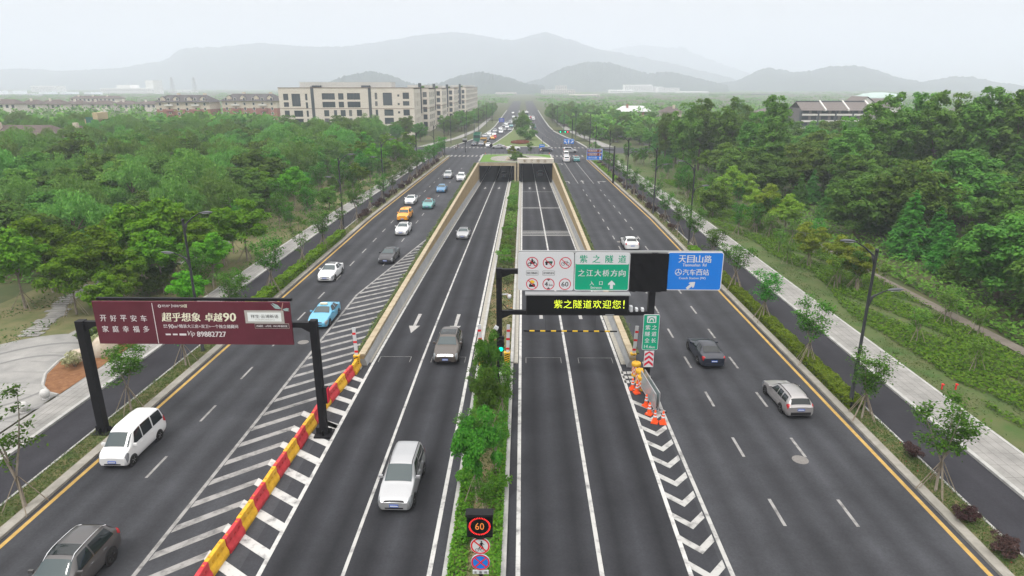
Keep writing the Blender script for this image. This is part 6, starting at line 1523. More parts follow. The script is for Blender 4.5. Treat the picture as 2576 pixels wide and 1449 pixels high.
def wz_left(x, y):
    px = 1316 + 1620 * x / y
    s_ = 'below villas' if px < 250 else 'before brick apartments' if px < 730 else 'before stone block'
    d = 'front' if y < 115 else 'middle' if y < 180 else 'back'
    return f'{d} of left wood {s_}'
NM = {'camphor': 'dark dense broadleaf tree', 'willow': 'soft pale willow', 'bushy': 'mid green bushy tree', 'bright': 'bright green tree', 'meta': 'feathery upright tree', 'tall': 'tall loose crowned tree', 'yellow': 'yellow green tree'}
for x, y in pts:
    kd = rt.choices(['willow', 'camphor', 'bushy', 'meta'], [5, 3.2, 2.2, .25] if y > 105 else [2, 4.5, 2.5, .4])[0]
    h = {'willow': rt.uniform(7.8, 9.8), 'camphor': rt.uniform(6.8, 9.2), 'bushy': rt.uniform(6, 8.6), 'meta': rt.uniform(7.5, 9.5)}[kd]
    if y < 95: h *= .82
    plant(kd, x, y, NM[kd], wz_left(x, y), 'trees of the left wood', h, wide=rt.uniform(1.0, 1.25))
# dark conifers and trees close to the stone block
for px, py, h, lab in ((842, 345, 10.5, 'narrow dark conifer against the stone block, left of the other'), (955, 290, 12.5, 'narrow dark conifer climbing the stone block facade')):
    y = 262; x = (px - 1316) / 1620 * y; plant('fir', x, y, lab, None, 'dark conifers before the stone block', AY(px, py, y)[1])
for i in range(52):
    y = rt.uniform(226, 520); x = max(-37, -31 - rt.uniform(0, 8)) + min(10, (y - 226) * .05)
    if y < 262: x -= rt.uniform(0, 16)
    plant(rt.choice(['camphor', 'bushy', 'bushy']), x, y, 'mid green tree', 'beside stone block on far left pavement', 'trees beside the stone block', rt.uniform(5.5, 9) * (1 if y < 330 else .85))
# ---- right lawn and right wood
for i, (px, py, h, kd) in enumerate([(1835, 430, 6.6, 'yellow'), (1880, 445, 5.8, 'yellow'), (1950, 478, 6.2, 'yellow'), (1985, 500, 5.4, 'yellow'), (2045, 570, 5.0, 'yellow'), (2125, 610, 4.8, 'yellow'), (2170, 625, 4.6, 'yellow'), (1800, 465, 5.5, 'bushy'), (1905, 490, 5.2, 'yellow')]):
    o = byt(kd, px, py, h, 'yellow green crowned tree' if kd == 'yellow' else 'mid green bushy tree', 'at inner edge of right lawn', 'yellow green trees of the right lawn'); stakes(o, 1.1, 3)
for i in range(74):
    y = rt.uniform(30, 185) if i < 24 else rt.uniform(72, 186); x = 30 + rt.uniform(0, 8.5) + offR(y)
    o = plant('lawnling' if i % 3 else 'airy', x, y, 'small staked young tree' if i % 3 else 'slender airy young tree', 'on near part of right lawn' if y < 65 else 'on middle of right lawn' if y < 115 else 'on far part of right lawn', 'small staked trees of the right lawn', rt.uniform(2.6, 4.0) if i % 3 else rt.uniform(4.2, 5.6)); stakes(o, .8, 3)
def fR(r_):
    y = r_.uniform(44, 262); x = r_.uniform(40.5, .86 * y + 10)
    if x < 44.5 - (max(0, y - 110)) * .10: return None
    if x > .84 * y + 5: return None
    return (x, y)
pts = poisson(250, fR, lambda p: 4.7 + p[1] * .012, 44)
def wz_right(x, y):
    px = 1316 + 1620 * x / y
    s_ = 'near junction' if px < 1800 else 'below the hotel' if px < 2250 else 'at right edge'
    d = 'front' if y < 85 else 'middle' if y < 150 else 'back'
    return f'{d} of right wood {s_}'
bigR = [(1730, 262, 150, 'tall'), (1770, 255, 155, 'tall'), (1835, 250, 150, 'tall'), (1955, 248, 140, 'tall'), (2260, 240, 120, 'tall'), (2330, 243, 125, 'tall'), (2210, 262, 118, 'tall'), (2380, 236, 118, 'tall'), (2440, 242, 122, 'tall'), (2490, 230, 116, 'tall'), (2545, 240, 120, 'tall'), (2590, 236, 112, 'tall'), (2150, 300, 112, 'tall'), (1905, 285, 138, 'tall'), (1680, 290, 165, 'tall'), (1950, 300, 128, 'tall')]
bp_ = []
for px, py, y, kd in bigR:
    x, h = AY(px, py, y); bp_.append((x, y)); plant(kd, x, y, 'tall loose crowned tree', 'above right wood ' + ('right of hotel' if px > 2160 else 'left of hotel'), 'tall trees of the right wood', h * 1.03)
mt = [(2010, 435, 11.5), (2085, 465, 11), (2160, 470, 11.5), (2225, 440, 12), (2300, 480, 12), (2120, 520, 10), (2370, 520, 11.5), (2040, 520, 8.5), (2450, 560, 11), (2280, 560, 10), (2195, 545, 10), (2520, 600, 10.5), (2400, 620, 9.5)]
for i_, (px, py, h) in enumerate(mt):
    x = 46.5 + (i_ % 4) * 1.5; y = x * 1620 / (px - 1316); h = max(6.0, AY(px, py, y)[1]); bp_.append((x, y)); plant('meta', x, y, 'feathery upright green tree', 'in front row of right wood', 'feathery trees of the right wood', h, wide=1.25)
pts = [p for p in pts if all((p[0]-a)**2 + (p[1]-b)**2 > 14 for a, b in bp_)]
for x, y in pts:
    kd = rt.choices(['camphor', 'bushy', 'tall', 'meta', 'bright'], [4, 4, 1.2 if y > 90 else .3, 1.6, .5])[0]
    h = {'camphor': rt.uniform(7.5, 11), 'bushy': rt.uniform(7, 10.5), 'tall': rt.uniform(11.5, 15), 'meta': rt.uniform(9, 12.5), 'bright': rt.uniform(6, 8)}[kd]
    px = 1316 + 1620 * x / y
    if px < 1750: h *= .82
    if 1940 < px < 2185 and y > 100:
        h = min(h, 19.6 - y * (.062 if rt.random() < .5 else .05))
        if h < 3.5: continue
    if x < 50: h = min(h, 8.0)
    if x < 58: h = min(h, 9.5)
    plant(kd, x, y, NM[kd], wz_right(x, y), 'trees of the right wood', h, wide=rt.uniform(1.0, 1.25))
for i in range(64):
    y = rt.uniform(228, 480); x = 24.5 + rt.uniform(0, 1) ** 1.5 * 34 - min(8, (y - 228) * .05)
    plant(rt.choice(['camphor', 'bushy', 'bushy']), x, y, 'mid green tree', 'on far right pavement beyond junction', 'trees along the far right pavement', rt.uniform(5.5, 9))
# ---- lawn island and roof garden plants
plant('round', G(*z5(1095, 490))[0], 252, 'dark round clipped tree on the lawn island', None, None, sc=2.6)
for i, (x, y, h, kd) in enumerate([(-1.2, 262, 8.8, 'airy'), (-3.2, 270, 8.4, 'airy'), (-.2, 280, 8.6, 'airy'), (1.0, 288, 7.4, 'bushy'), (-1.5, 302, 7, 'airy'), (.6, 322, 6.4, 'bushy'), (0, 350, 6, 'bushy'), (-.3, 385, 6, 'bushy'), (4.2, 276, 5.5, 'airy')]):
    plant(kd, x, y, f'tree on the lawn island strip beyond the junction, {ORD[i]} from the camera', None, 'trees of the lawn island', h, wide=.8)
fl = MB(); pts = [(-1.0 + 4.6 * math.cos(2*PI*i/30) * (1 + .12 * math.sin(5 * 2*PI*i/30)), 240 + 9 * math.sin(2*PI*i/30)) for i in range(30)]
rg = np.random.default_rng(3); n = 2600; a = rg.uniform(0, 2*PI, n); r_ = np.sqrt(rg.uniform(0, 1, n))
o = link('flower_bed', leaves('flower_bed', np.c_[-1.0 + 3.4 * r_ * np.cos(a), 239 + 6.5 * r_ * np.sin(a), .3 + .35 * rg.random(n)], np.c_[rg.normal(size=(n, 2)) * .5, np.ones(n)], .22 * rg.uniform(.6, 1.2, n), leafmat('leaf_red_bed', (.10, .025, .02), (.22, .07, .05)))); tag(o, kind='stuff')
for i, (x, y, h, kd) in enumerate([(-3.0, 183, 3.4, 'yellow'), (2.0, 191.5, 4.2, 'airy')]): plant(kd, x, y, ['small yellow green tree in the roof garden', 'thin tree at the back of the roof garden'][i], None, None, h, z=.38)
for i, (x, y, s_) in enumerate([(-3.6, 180, 1.2), (-1.6, 181, 1.5), (.1, 182, 1.3), (-2.2, 178.6, 1.1), (1.1, 181.2, 1.0)]): plant('round' if i % 2 else 'green', x, y, f'low shrub around the rock in the roof garden, {ORD[i]} of five', None, 'shrubs of the roof garden', z=.38, sc=s_ * .7)
rock('dark rock between shrubs in the roof garden', -4.0, 179.3, .7, .6, .9, 5); bpy.data.objects[[o.name for o in COL.objects if o.name.startswith('boulder')][-1]].location.z = .5
# ---- hedges, planters, ground cover
def mass(name, n, fpos, size, leaf, label=None, cat=None, seed=0, kind=None, up=1.0, spread=.5, asp=.5):
    rg = np.random.default_rng(seed); P = fpos(rg, n); N = np.c_[rg.normal(size=(len(P), 2)) * spread, np.full(len(P), up)] + rg.normal(size=(len(P), 3)) * .2
    o = link(name, leaves(name, P, N, size * rg.uniform(.6, 1.3, len(P)), LF[leaf], asp, seed=seed))
    tag(o, label, cat, kind=kind); return o
def box_leaves(x0, x1, y0, y1, h, off=lambda y: 0, z0=.1):
    def f(rg, n):
        y = rg.uniform(y0, y1, n); hh = h * (1 + .10 * np.sin(y * 1.7) + .08 * np.sin(y * 4.3)); s_ = rg.random(n)
        x = rg.uniform(x0, x1, n); z = hh * np.where(s_ < .55, 1 - .12 * rg.random(n), rg.random(n)); side = s_ > .55
        x = np.where(side, np.where(rg.random(n) < .5, x0 + .08 * rg.random(n), x1 - .08 * rg.random(n)), x)
        return np.c_[x + np.array([off(v) for v in y]), y, z + z0]
    return f
mass('hedge', 15000, box_leaves(-25.55, -24.45, 55, 87, .85, offL), .11, 'hedge', 'low bright green hedge of the left verge beside the billboard', 'hedge', 1)
mass('hedge', 15000, box_leaves(21.0, 22.05, 37.5, 68, .6), .10, 'hedge', 'low bright green hedge of the right verge below the blue board', 'hedge', 2)
mass('hedge', 1600, box_leaves(21.0, 22.0, 76, 80, .6), .12, 'hedge', 'short bright hedge of the right verge behind the gantry', 'hedge', 3)
mass('hedge', 2500, box_leaves(21.0, 22.0, 140, 186, .7, offR), .18, 'hedge', 'far strip of hedge on the right verge before the crossing', 'hedge', 4)
def fpl(x0, x1, y0, y1, h, n0=.1, zf=None):
    def f(rg, n):
        y = rg.uniform(y0, y1, n); x = x0 + (x1 - x0) * rg.random(n); z = n0 + h * rg.random(n) ** 1.5 * (1 + .5 * np.sin(y * .9) * np.sin(y * .37 + 2))
        return np.c_[x, y, z + (np.array([zf(v) for v in y]) if zf else 0)]
    return f
mass('ground_cover', 9000, fpl(-12.85, -12.2, 46, 172, .55), .11, 'ivy', kind='stuff', seed=5)
mass('ground_cover', 7000, fpl(8.5, 9.1, 47, 172, .5), .11, 'ivy', kind='stuff', seed=6)
mass('verge_grass', 16000, fpl(-25.8, -24.55, 15, 60, .16), .075, 'grass', kind='stuff', seed=7, up=.5, spread=.9, asp=.22)
mass('verge_grass', 16000, fpl(21.0, 22.2, 15, 60, .16), .075, 'grass', kind='stuff', seed=8, up=.5, spread=.9, asp=.22)
mass('verge_grass', 7000, lambda rg, n: np.c_[np.where(rg.random(n) < .5, -25.1 + np.array([0]), 21.6) + rg.uniform(-.55, .55, n), rg.uniform(60, 130, n), .1 + .15 * rg.random(n)], .10, 'grass', kind='stuff', seed=9, up=.6, spread=.8, asp=.25)
def fmed(rg, n):
    y = 15 + 29 * rg.random(n); e = rg.random(n) ** 1.6 * .75; x = np.where(rg.random(n) < .5, -3.08 + e, -.87 - e); h = np.maximum(.06, .55 - e * .6)
    return np.c_[x, y, .2 + h * rg.random(n) * (1 + .4 * np.sin(y * 2.1 + x))]
mass('ground_cover', 15000, fmed, .085, 'cover', kind='stuff', seed=10)
mass('ground_cover', 14000, fpl(-3.05, -.9, 44, 172, .22, .18, zr), .10, 'grass', kind='stuff', seed=11, up=.7, spread=.8, asp=.3)
mass('ground_cover', 5000, fpl(-2.9, -1.0, 66, 100, .9, .15, zr), .13, 'ivy', kind='stuff', seed=12)
mass('ground_cover', 4000, fpl(-2.9, -1.0, 100, 172, .7, .15, zr), .16, 'mid', kind='stuff', seed=13)
mass('flowers', 34, fpl(-2.8, -1.0, 48, 66, .3, .35, zr), .09, 'flower', kind='stuff', seed=14)
mass('flowers', 26, fpl(21.1, 22.1, 18, 34, .1, .15), .05, 'flower', kind='stuff', seed=15)
def fcov(rg, n):
    y = 18 + 125 * rg.random(n) ** 1.25; b = 30.4 + np.where(y < 60, (60 - y) * .05, 0) + 1.1 * np.sin(y * .11) + .5 * np.sin(y * .31); x = b + (38.4 - b) * rg.random(n); k_ = np.sin(x * 1.3 + y * .21) + np.sin(y * .55 + 1.3 * x) > -1.1
    P = np.c_[x, y, .07 + .34 * rg.random(n)]; return P[k_]
mass('ground_cover', 72000, fcov, .13, 'cover', kind='stuff', seed=16)
def fwd(rg, n):
    y = 16 + 120 * rg.random(n) ** 1.2; x = rg.uniform(28.5, 38.4, n); k_ = np.sin(x * 1.1 - y * .27) + np.sin(y * .8 + .7 * x) + rg.normal(size=n) * .5 > -.2
    return np.c_[x, y, .06 + .2 * rg.random(n)][k_]
mass('weeds', 34000, fwd, .10, 'weed', kind='stuff', seed=17, up=.5, spread=.9, asp=.25)
def funl(rg, n):
    y = 40 + 130 * rg.random(n) ** 1.1; x = 40.3 + (y * .45) * rg.random(n) ** 1.6; return np.c_[x, y, .1 + .9 * rg.random(n) ** 2]
mass('undergrowth', 22000, funl, .24, 'mid', kind='stuff', seed=18)
def fund(rg, n):
    y = 64 + 110 * rg.random(n) ** 1.1; x = -43 - (y * .45) * rg.random(n) ** 1.4; return np.c_[x, y, .1 + 1.0 * rg.random(n) ** 2]
mass('undergrowth', 14000, fund, .24, 'dark', kind='stuff', seed=19)
def flwn(rg, n):
    y = 46 + 90 * rg.random(n); x = -31.5 - 18 * rg.random(n); k_ = np.sin(x * .5 + y * .21) + np.sin(y * .37 - x * .8) > .75
    return np.c_[x, y, .06 + .35 * rg.random(n) ** 2][k_]
mass('weeds', 16000, flwn, .12, 'weed', kind='stuff', seed=20, up=.6, spread=.8)
mass('weeds', 5000, fpl(-2.6, -1.35, 15, 44, .22, .18), .07, 'weed', kind='stuff', seed=31, up=.6, spread=.8, asp=.35)
def fll(rg, n):
    y = 60 + 135 * rg.random(n); x = -31.6 - (9 + y * .06) * rg.random(n) ** 1.2 + np.where(y > 100, (y - 100) * .024, 0); k_ = np.sin(x * .9 + y * .31) + np.sin(y * .47 - x * .6) + rg.normal(size=n) * .4 > .1
    return np.c_[x, y, .06 + .5 * rg.random(n) ** 2][k_]
mass('undergrowth', 22000, fll, .17, 'street', kind='stuff', seed=32)
# far woods, far beyond counting
def ffar(rg, n):
    nc = 3400; cy = 255 + 2700 * rg.random(nc) ** 2.2; cx = rg.uniform(-.9, .9, nc) * cy; k_ = (np.abs(cx - 0) > 24 + np.maximum(0, 330 - cy) * .06) & ~((cx > -112) & (cx < -24) & (cy > 255) & (cy < 585)) & ~((cx > 85) & (cx < 190) & (cy < 345)) & ~((cx < -140) & (cy > 380) & (cy < 470) & (cx > -260))
    cx, cy = cx[k_], cy[k_]; R_ = rg.uniform(2.8, 5.0, len(cx)) * (1 + cy / 1100); i = rg.integers(0, len(cx), n); e = unit(rg, n); e[:, 2] = np.abs(e[:, 2])
    hz = rg.uniform(3.2, 6.0, len(cx)) * np.clip((1000 - cy) / 520, .36, 1.15)
    return np.c_[cx[i] + e[:, 0] * R_[i], cy[i] + e[:, 1] * R_[i], e[:, 2] * hz[i] + .35 * hz[i] * rg.random(n)]
mass('distant_woodland', 150000, ffar, 1.05, 'mid', kind='stuff', seed=22, spread=.7, asp=.6)
# remove patterns that were never planted, give every tree the words that single it out
def kill(o):
    for c in list(o.children): kill(c)
    bpy.data.objects.remove(o)
for L_ in TREES.values():
    for e in L_:
        if not e[2]: kill(e[0])
from collections import defaultdict
grp = defaultdict(list)
for o, look, where, az in PLACED:
    if where is None: o['label'] = look
    else: grp[(look, where)].append((az, o))
for (look, where), L_ in grp.items():
    L_.sort(key=lambda q: q[0]); n = len(L_)
    for i, (az, o) in enumerate(L_):
        if n == 1: lab = f'{look} {where}'
        else: lab = f'{look} {where}, {ORD[i] if i < len(ORD) else "last"} from left'
        o['label'] = lab
# ------------------------------------------------------------------ buildings
m_trav = mat('travertine_cladding', (0.56, 0.515, 0.45), 0.8, scale=.8, col2=(.64, .60, .535), stretch=(.25, .25, 3.2), detail=6, world=True)
m_bglass = mat('dark_window_glass', (0.035, 0.05, 0.062), 0.08, spec=.8); m_frame = mat('window_frame_dark', (.06, .065, .07), .5)
m_band = mat('brown_string_course', (.22, .16, .12), .8); m_slate = mat('dark_cladding', (.06, .075, .085), .5)
m_curt = mat('curtained_window', (.15, .16, .165), .15, spec=.6); m_bglass2 = mat('grey_window_glass', (.07, .09, .105), .1, spec=.8); rfw = random.Random(4)
def facade(name, par, p0, ux, Wd, Ht, ops, m, depth=.28, fr=m_frame, gl=m_bglass, nrm=None):
    """a wall with real openings: p0 lower left corner, ux unit vector along it, ops = [(x0,x1,z0,z1)]; panes sit back in the reveals"""
    ux = Vector(ux); n = Vector(nrm) if nrm else Vector((ux.y, -ux.x, 0)); p0 = Vector(p0)
    xs = sorted({0, Wd} | {round(v, 3) for o in ops for v in o[:2]}); zs = sorted({0, Ht} | {round(v, 3) for o in ops for v in o[2:]})
    q = MB(); pt = lambda x, z, d=0: p0 + ux * x + Vector((0, 0, z)) - n * d
    for a, b in zip(xs, xs[1:]):
        for c, d in zip(zs, zs[1:]):
            mx_, mz = (a + b)/2, (c + d)/2
            if any(o[0] < mx_ < o[1] and o[2] < mz < o[3] for o in ops): continue
            q.add([pt(a, c), pt(b, c), pt(b, d), pt(a, d)], [(0, 1, 2, 3)])
    for o in ops:
        a, b, c, d = o[0], o[1], o[2], o[3]
        for u, v in (((a, c), (b, c)), ((b, c), (b, d)), ((b, d), (a, d)), ((a, d), (a, c))): q.add([pt(*u), pt(*v), pt(*v, depth), pt(*u, depth)], [(0, 1, 2, 3)])
    q.build('wall', m, par)
    for o in ops:
        a, b, c, d = o[0], o[1], o[2], o[3]
        w_ = MB().add([pt(a, c, depth), pt(b, c, depth), pt(b, d, depth), pt(a, d, depth)], [(0, 1, 2, 3)]).build('window', rfw.choices([gl, m_bglass2, m_curt], [5, 3, 1.3])[0], par)
        if fr:
            f = MB(); nb = max(1, round((b - a) / 1.3))
            for k in range(nb + 1):
                x = a + (b - a) * k / nb; x0, x1 = max(a, x - .05), min(b, x + .05)
                f.add([pt(x0, c, depth - .06), pt(x1, c, depth - .06), pt(x1, d, depth - .06), pt(x0, d, depth - .06)], [(0, 1, 2, 3)])
            f.add([pt(a, c, depth - .05), pt(b, c, depth - .05), pt(b, c + .1, depth - .05), pt(a, c + .1, depth - .05)], [(0, 1, 2, 3)])
            f.build('window_frame', fr, w_)
GRS = 'stone apartment blocks along the left of the road'
BYf, BW, BH = 276.0, 56.0, 19.0
sb = thing('apartment_building', 'broad pale stone apartment block with dark windows facing the wood', 'building', (-101.0, BYf, 0), group=GRS)
def Bx(zx): return (zx - 65) / (1700 - 65) * BW
def Bz(zy): return BH - 1.0 - (zy - 122) / 19.5 * 1.0 * .1953 * 275 / 1620 * 19.5
ops = []
def W(x0, x1, y0, y1): ops.append((Bx(x0), Bx(x1), Bz(y1), Bz(y0)))
for y0, y1, wide in ((160, 238, 1), (262, 318, 1), (362, 438, 0), (462, 538, 0), (560, 620, 0)):
    W(118, 180, y0, y1)
    if y0 == 160: W(220, 325, 160, 312)
    elif y0 != 262: W(235, 342, y0, y1)
    W(385, 412, y0, y1 + (20 if y0 == 262 else 0))
    if wide: W(588, 745, y0 - 6, y1 - 8 + (14 if y0 == 262 else 0)); W(785, 850, y0 - 6, y1 - 8 + (14 if y0 == 262 else 0)); W(892, 1050, y0 - 8, y1 - 8 + (14 if y0 == 262 else 0))
    else: W(600, 662, y0 - 5, y1 - 6); W(720, 758, y0 - 5, y1 - 6); W(800, 862, y0 - 7, y1 - 6); W(903, 940, y0 - 8, y1 - 8); W(998, 1062, y0 - 10, y1 - 10)
    W(1228, 1258, y0 - 12, y1 - 12)
    if y0 == 160: W(1325, 1436, 148, 300)
    elif y0 != 262: W(1333, 1445, y0 - 14, y1 - 14)
    W(1500, 1525, y0 + 8, y0 + 34); W(1565, 1642, y0 - 14, y1 - 16)
facade('front', sb, (0, 0, 0), (1, 0, 0), BW, BH, ops, m_trav)
MB().box(0, BW, .3, 24, 0, BH - .02).build('wall', m_trav, sb) if False else None
ops = []
for fl_ in range(5):
    z = 1.5 + 3.35 * fl_
    for x in (1.6, 4.2, 8.2, 12.0, 15.0): ops.append((x, x + (.9 if x != 8.2 else 1.8), z, z + 2.1))
facade('side', sb, (BW, 0, 0), (0, 1, 0), 18, BH, ops, m_trav)
q = MB().box(0, BW, 0.02, 18, BH - .4, BH - .05); q.build('roof', m_back, sb)
MB().box(-.1, BW + .1, -.12, .25, BH, BH + .22).box(BW - .2, BW + .12, .25, 18, BH, BH + .22).build('parapet', m_band, sb)
MB().box(-.05, BW + .06, -.06, 0, Bz(340), Bz(334)).build('string_course', m_band, sb)
for x0, x1 in ((455, 492), (1150, 1185)): MB().box(Bx(x0), Bx(x1), -.08, .3, 0, BH + .6).build('stair_strip', m_slate, sb)
MB().box(7.5, 46, 5, 14, BH, BH + 2.3).build('penthouse', mat('pale_render', (.5, .49, .46), .8), sb)
q = MB()
for i in range(18): q.box(7.5 + i * 2.26, 7.56 + i * 2.26, 4.3, 4.36, BH, BH + 2.5)
q.box(7.5, 46, 4.3, 4.36, BH + 2.44, BH + 2.5).build('railing', m_galv, sb)
for x in (13.5, 34): MB().box(x, x + 3.2, 2, 6, BH, BH + 1.0).build('roof_box', m_slate, sb)
def side_block(i, y0, y1, xe, lab, H_b):
    t = thing('apartment_building', lab, 'building', (xe, y0, 0), group=GRS); L = y1 - y0
    ops = []; 
    for fl_ in range(5):
        z = 2.0 + 3.25 * fl_
        for k in range(int(L / 6)): ops.append((1.2 + k * 6, 2.8 + k * 6, z, z + 2.1)); ops.append((3.6 + k * 6, 5.4 + k * 6, z, z + 2.1))
    facade('side', t, (0, 0, 0), (0, 1, 0), L, H_b, ops, m_trav, nrm=(1, 0, 0), depth=.07, fr=None)
    ops = [(6.9, 8.2, 2.0 + 3.25 * f, 4.2 + 3.25 * f) for f in range(5)] + [(9.2, 11.0, 2.0 + 3.25 * f, 4.2 + 3.25 * f) for f in range(5)]
    facade('front', t, (-12, 0, 0), (1, 0, 0), 12, H_b, ops, m_trav)
    MB().box(-12, 0, 0.02, L, H_b - .4, H_b - .05).build('roof', m_back, t); MB().box(-13, -6.5, L, L + 30, 0, H_b - .3).build('link_wall', m_trav, t)
    MB().box(-12.1, .12, -.12, .2, H_b, H_b + .22).box(-.2, .12, .2, L, H_b, H_b + .22).build('parapet', m_band, t); MB().box(-12.05, .06, -.06, 0, 10.1, 10.35).box(0, .06, 0, L, 10.1, 10.35).build('string_course', m_band, t)
    MB().box(-4.6, -3.3, -.5, .3, 8, H_b + 2.2).build('stair_strip', m_slate, t)
    MB().box(-10, -2, 3, L - 3, H_b, H_b + 1.4).build('penthouse', MATS['pale_render'], t)
    for k in range(3): MB().obox((-3 - k, 2 + k * 4, H_b + .5), (1.4, 1.6, 1.0)).build('roof_planting', LF['dark'], t)
side_block(0, 302, 322, -42.4, 'second stone block from the near corner along the road', 18.8)
side_block(1, 344, 366, -41.6, 'third stone block from the near corner along the road', 18.6)
side_block(2, 390, 416, -40.2, 'fourth stone block from the near corner along the road', 18.4)
side_block(3, 446, 560, -38.0, 'furthest and longest stone block fading into the haze', 18.8)
# brick and cream apartments with dark roofs
m_brick = mat('red_brick', (0.27, 0.11, 0.085), .85, scale=3, col2=(.34, .15, .12)); m_cream = mat('cream_render', (.52, .46, .37), .85, scale=.6, col2=(.58, .52, .43)); m_roof = mat('dark_roof_tile', (.062, .058, .062), .8, scale=2, col2=(.09, .082, .085)); m_wf = mat('white_window_trim', (.62, .61, .58), .7)
def brick_block(lab, x0, x1, Y, Ht):
    t = thing('apartment_building', lab, 'building', (x0, Y, 0), group='red brick apartments behind the left wood'); Wd = x1 - x0; hb = Ht * .62
    MB().box(0, Wd, 0, 14, -2, hb).build('brick_wall', m_brick, t); MB().box(-.1, Wd + .1, -.15, 14.1, hb, Ht).build('cream_wall', m_cream, t)
    wm = MB().box(-.75, .75, -.12, .02, 0, 1.75).mesh('window', m_wf); pm = MB().box(-.55, .55, -.16, -.10, .18, 1.6).mesh('pane', m_bglass)
    n = int(Wd / 5.2)
    for f in range(5):
        for k in range(n):
            o = link('window', wm, t, (2.6 + k * Wd / n, -.02 if f < 3 else -.17, .3 + f * 2.75)); link('pane', pm, o)
    rf = MB(); z = Ht; nb = max(2, round(Wd / 26))
    rf.add([(-1, -1.2, z), (Wd + 1, -1.2, z), (Wd + 1, 15.2, z), (-1, 15.2, z), (4, 7, z + 4), (Wd - 4, 7, z + 4)], [(0, 1, 5, 4), (1, 2, 5), (2, 3, 4, 5), (3, 0, 4), (3, 2, 1, 0)])
    r_ = rf.build('roof', m_roof, t)
    for k in range(nb * 2):
        x = Wd * (k + .5) / (nb * 2); MB().vprism([(x - 1.6, z + .6), (x + 1.6, z + .6), (x + 1.6, z + 1.9), (x, z + 3.1), (x - 1.6, z + 1.9)], .6, 5).build('dormer', m_cream, r_); MB().add([(x - 2, .4, z + 1.7), (x, .4, z + 3.3), (x, 6, z + 3.3), (x - 2, 6, z + 1.7), (x + 2, .4, z + 1.7), (x + 2, 6, z + 1.7)], [(0, 1, 2, 3), (1, 4, 5, 2)]).build('dormer_roof', m_roof, r_)
    for k in range(nb): MB().box(Wd * (k + .6) / nb - .8, Wd * (k + .6) / nb + .8, 9, 10.4, z + 2, z + 5).build('chimney', m_cream, r_)
    for k in range(nb):
        x = Wd * (k + .5) / nb
        for f in range(4): MB().box(x - 2.4, x + 2.4, -1.3, -.2, .2 + f * 2.75, 1.1 + f * 2.75).build('balcony', m_wf if f > 2 else m_brick, t)
Yb = 400.0
def X_(px, Y): return (px - 1316) / 1620 * Y * 1.0
brick_block('red brick apartment row with cream top, right one next to the stone block', X_(583, Yb), X_(728, Yb + 8), Yb, 11.2)
brick_block('red brick apartment row with cream top, left one below the pylons', X_(424, Yb - 6), X_(566, Yb), Yb - 8, 10.6)
# low villas at far left, tan lift tower
def villa(lab, px0, px1, Y, he, hr, wall=m_cream, roof=None, win=True, grp_=None):
    x0, x1 = X_(px0, Y), X_(px1, Y); t = thing('apartment_house' if 'apartment' in lab else 'hall' if 'hall' in lab else 'villa', lab, 'house', (x0, Y, 0), group=grp_); Wd = x1 - x0; roof = roof or mat('brown_roof_tile', (.075, .058, .052), .85, scale=1.5, col2=(.115, .088, .08))
    MB().box(0, Wd, 0, 11, 0, he).build('wall', wall, t)
    q = MB().add([(-1, -1, he), (Wd + 1, -1, he), (Wd + 1, 12, he), (-1, 12, he), (4, 5.5, hr), (Wd - 4, 5.5, hr)], [(0, 1, 5, 4), (1, 2, 5), (2, 3, 4, 5), (3, 0, 4), (3, 2, 1, 0)]); r_ = q.build('roof', roof, t)
    for k in range(max(1, int(Wd / 14))): MB().box(6 + k * 14, 7.2 + k * 14, 3, 4.2, he + 1, hr + .9).build('chimney', wall, r_)
    if win:
        for k in range(int(Wd / 4)):
            o = MB().box(1.2 + k * 4, 3.0 + k * 4, -.08, .02, he - 2.6, he - .6).build('window', m_bglass, t)
    return t
villa('brown roofed villa row at the far left behind the wood', -60, 150, 196, 5.0, 8.4, grp_='brown roofed villas')
villa('brown roofed villa with tan wall right of the villa row', 140, 222, 205, 5.2, 7.8, grp_='brown roofed villas')
tw = thing('tower_house', 'small tan tower with a green glazed gable beyond the villas', 'house', (X_(236, 235), 235, 0)); MB().box(0, 5, 0, 6, 0, 8.5).build('wall', mat('tan_render', (.46, .37, .24), .85), tw); MB().box(-14, 14, 3, 10, 0, 5.2).build('low_wall', MATS['tan_render'], tw); MB().vprism([(.5, 6), (3.6, 6), (3.6, 9.2), (.5, 9.2)], -.1, 0).build('window', mat('green_glass', (.05, .14, .11), .2), tw); MB().box(3.8, 5.6, -1, 5, 8.5, 10.8).build('chimney', MATS['tan_render'], tw)
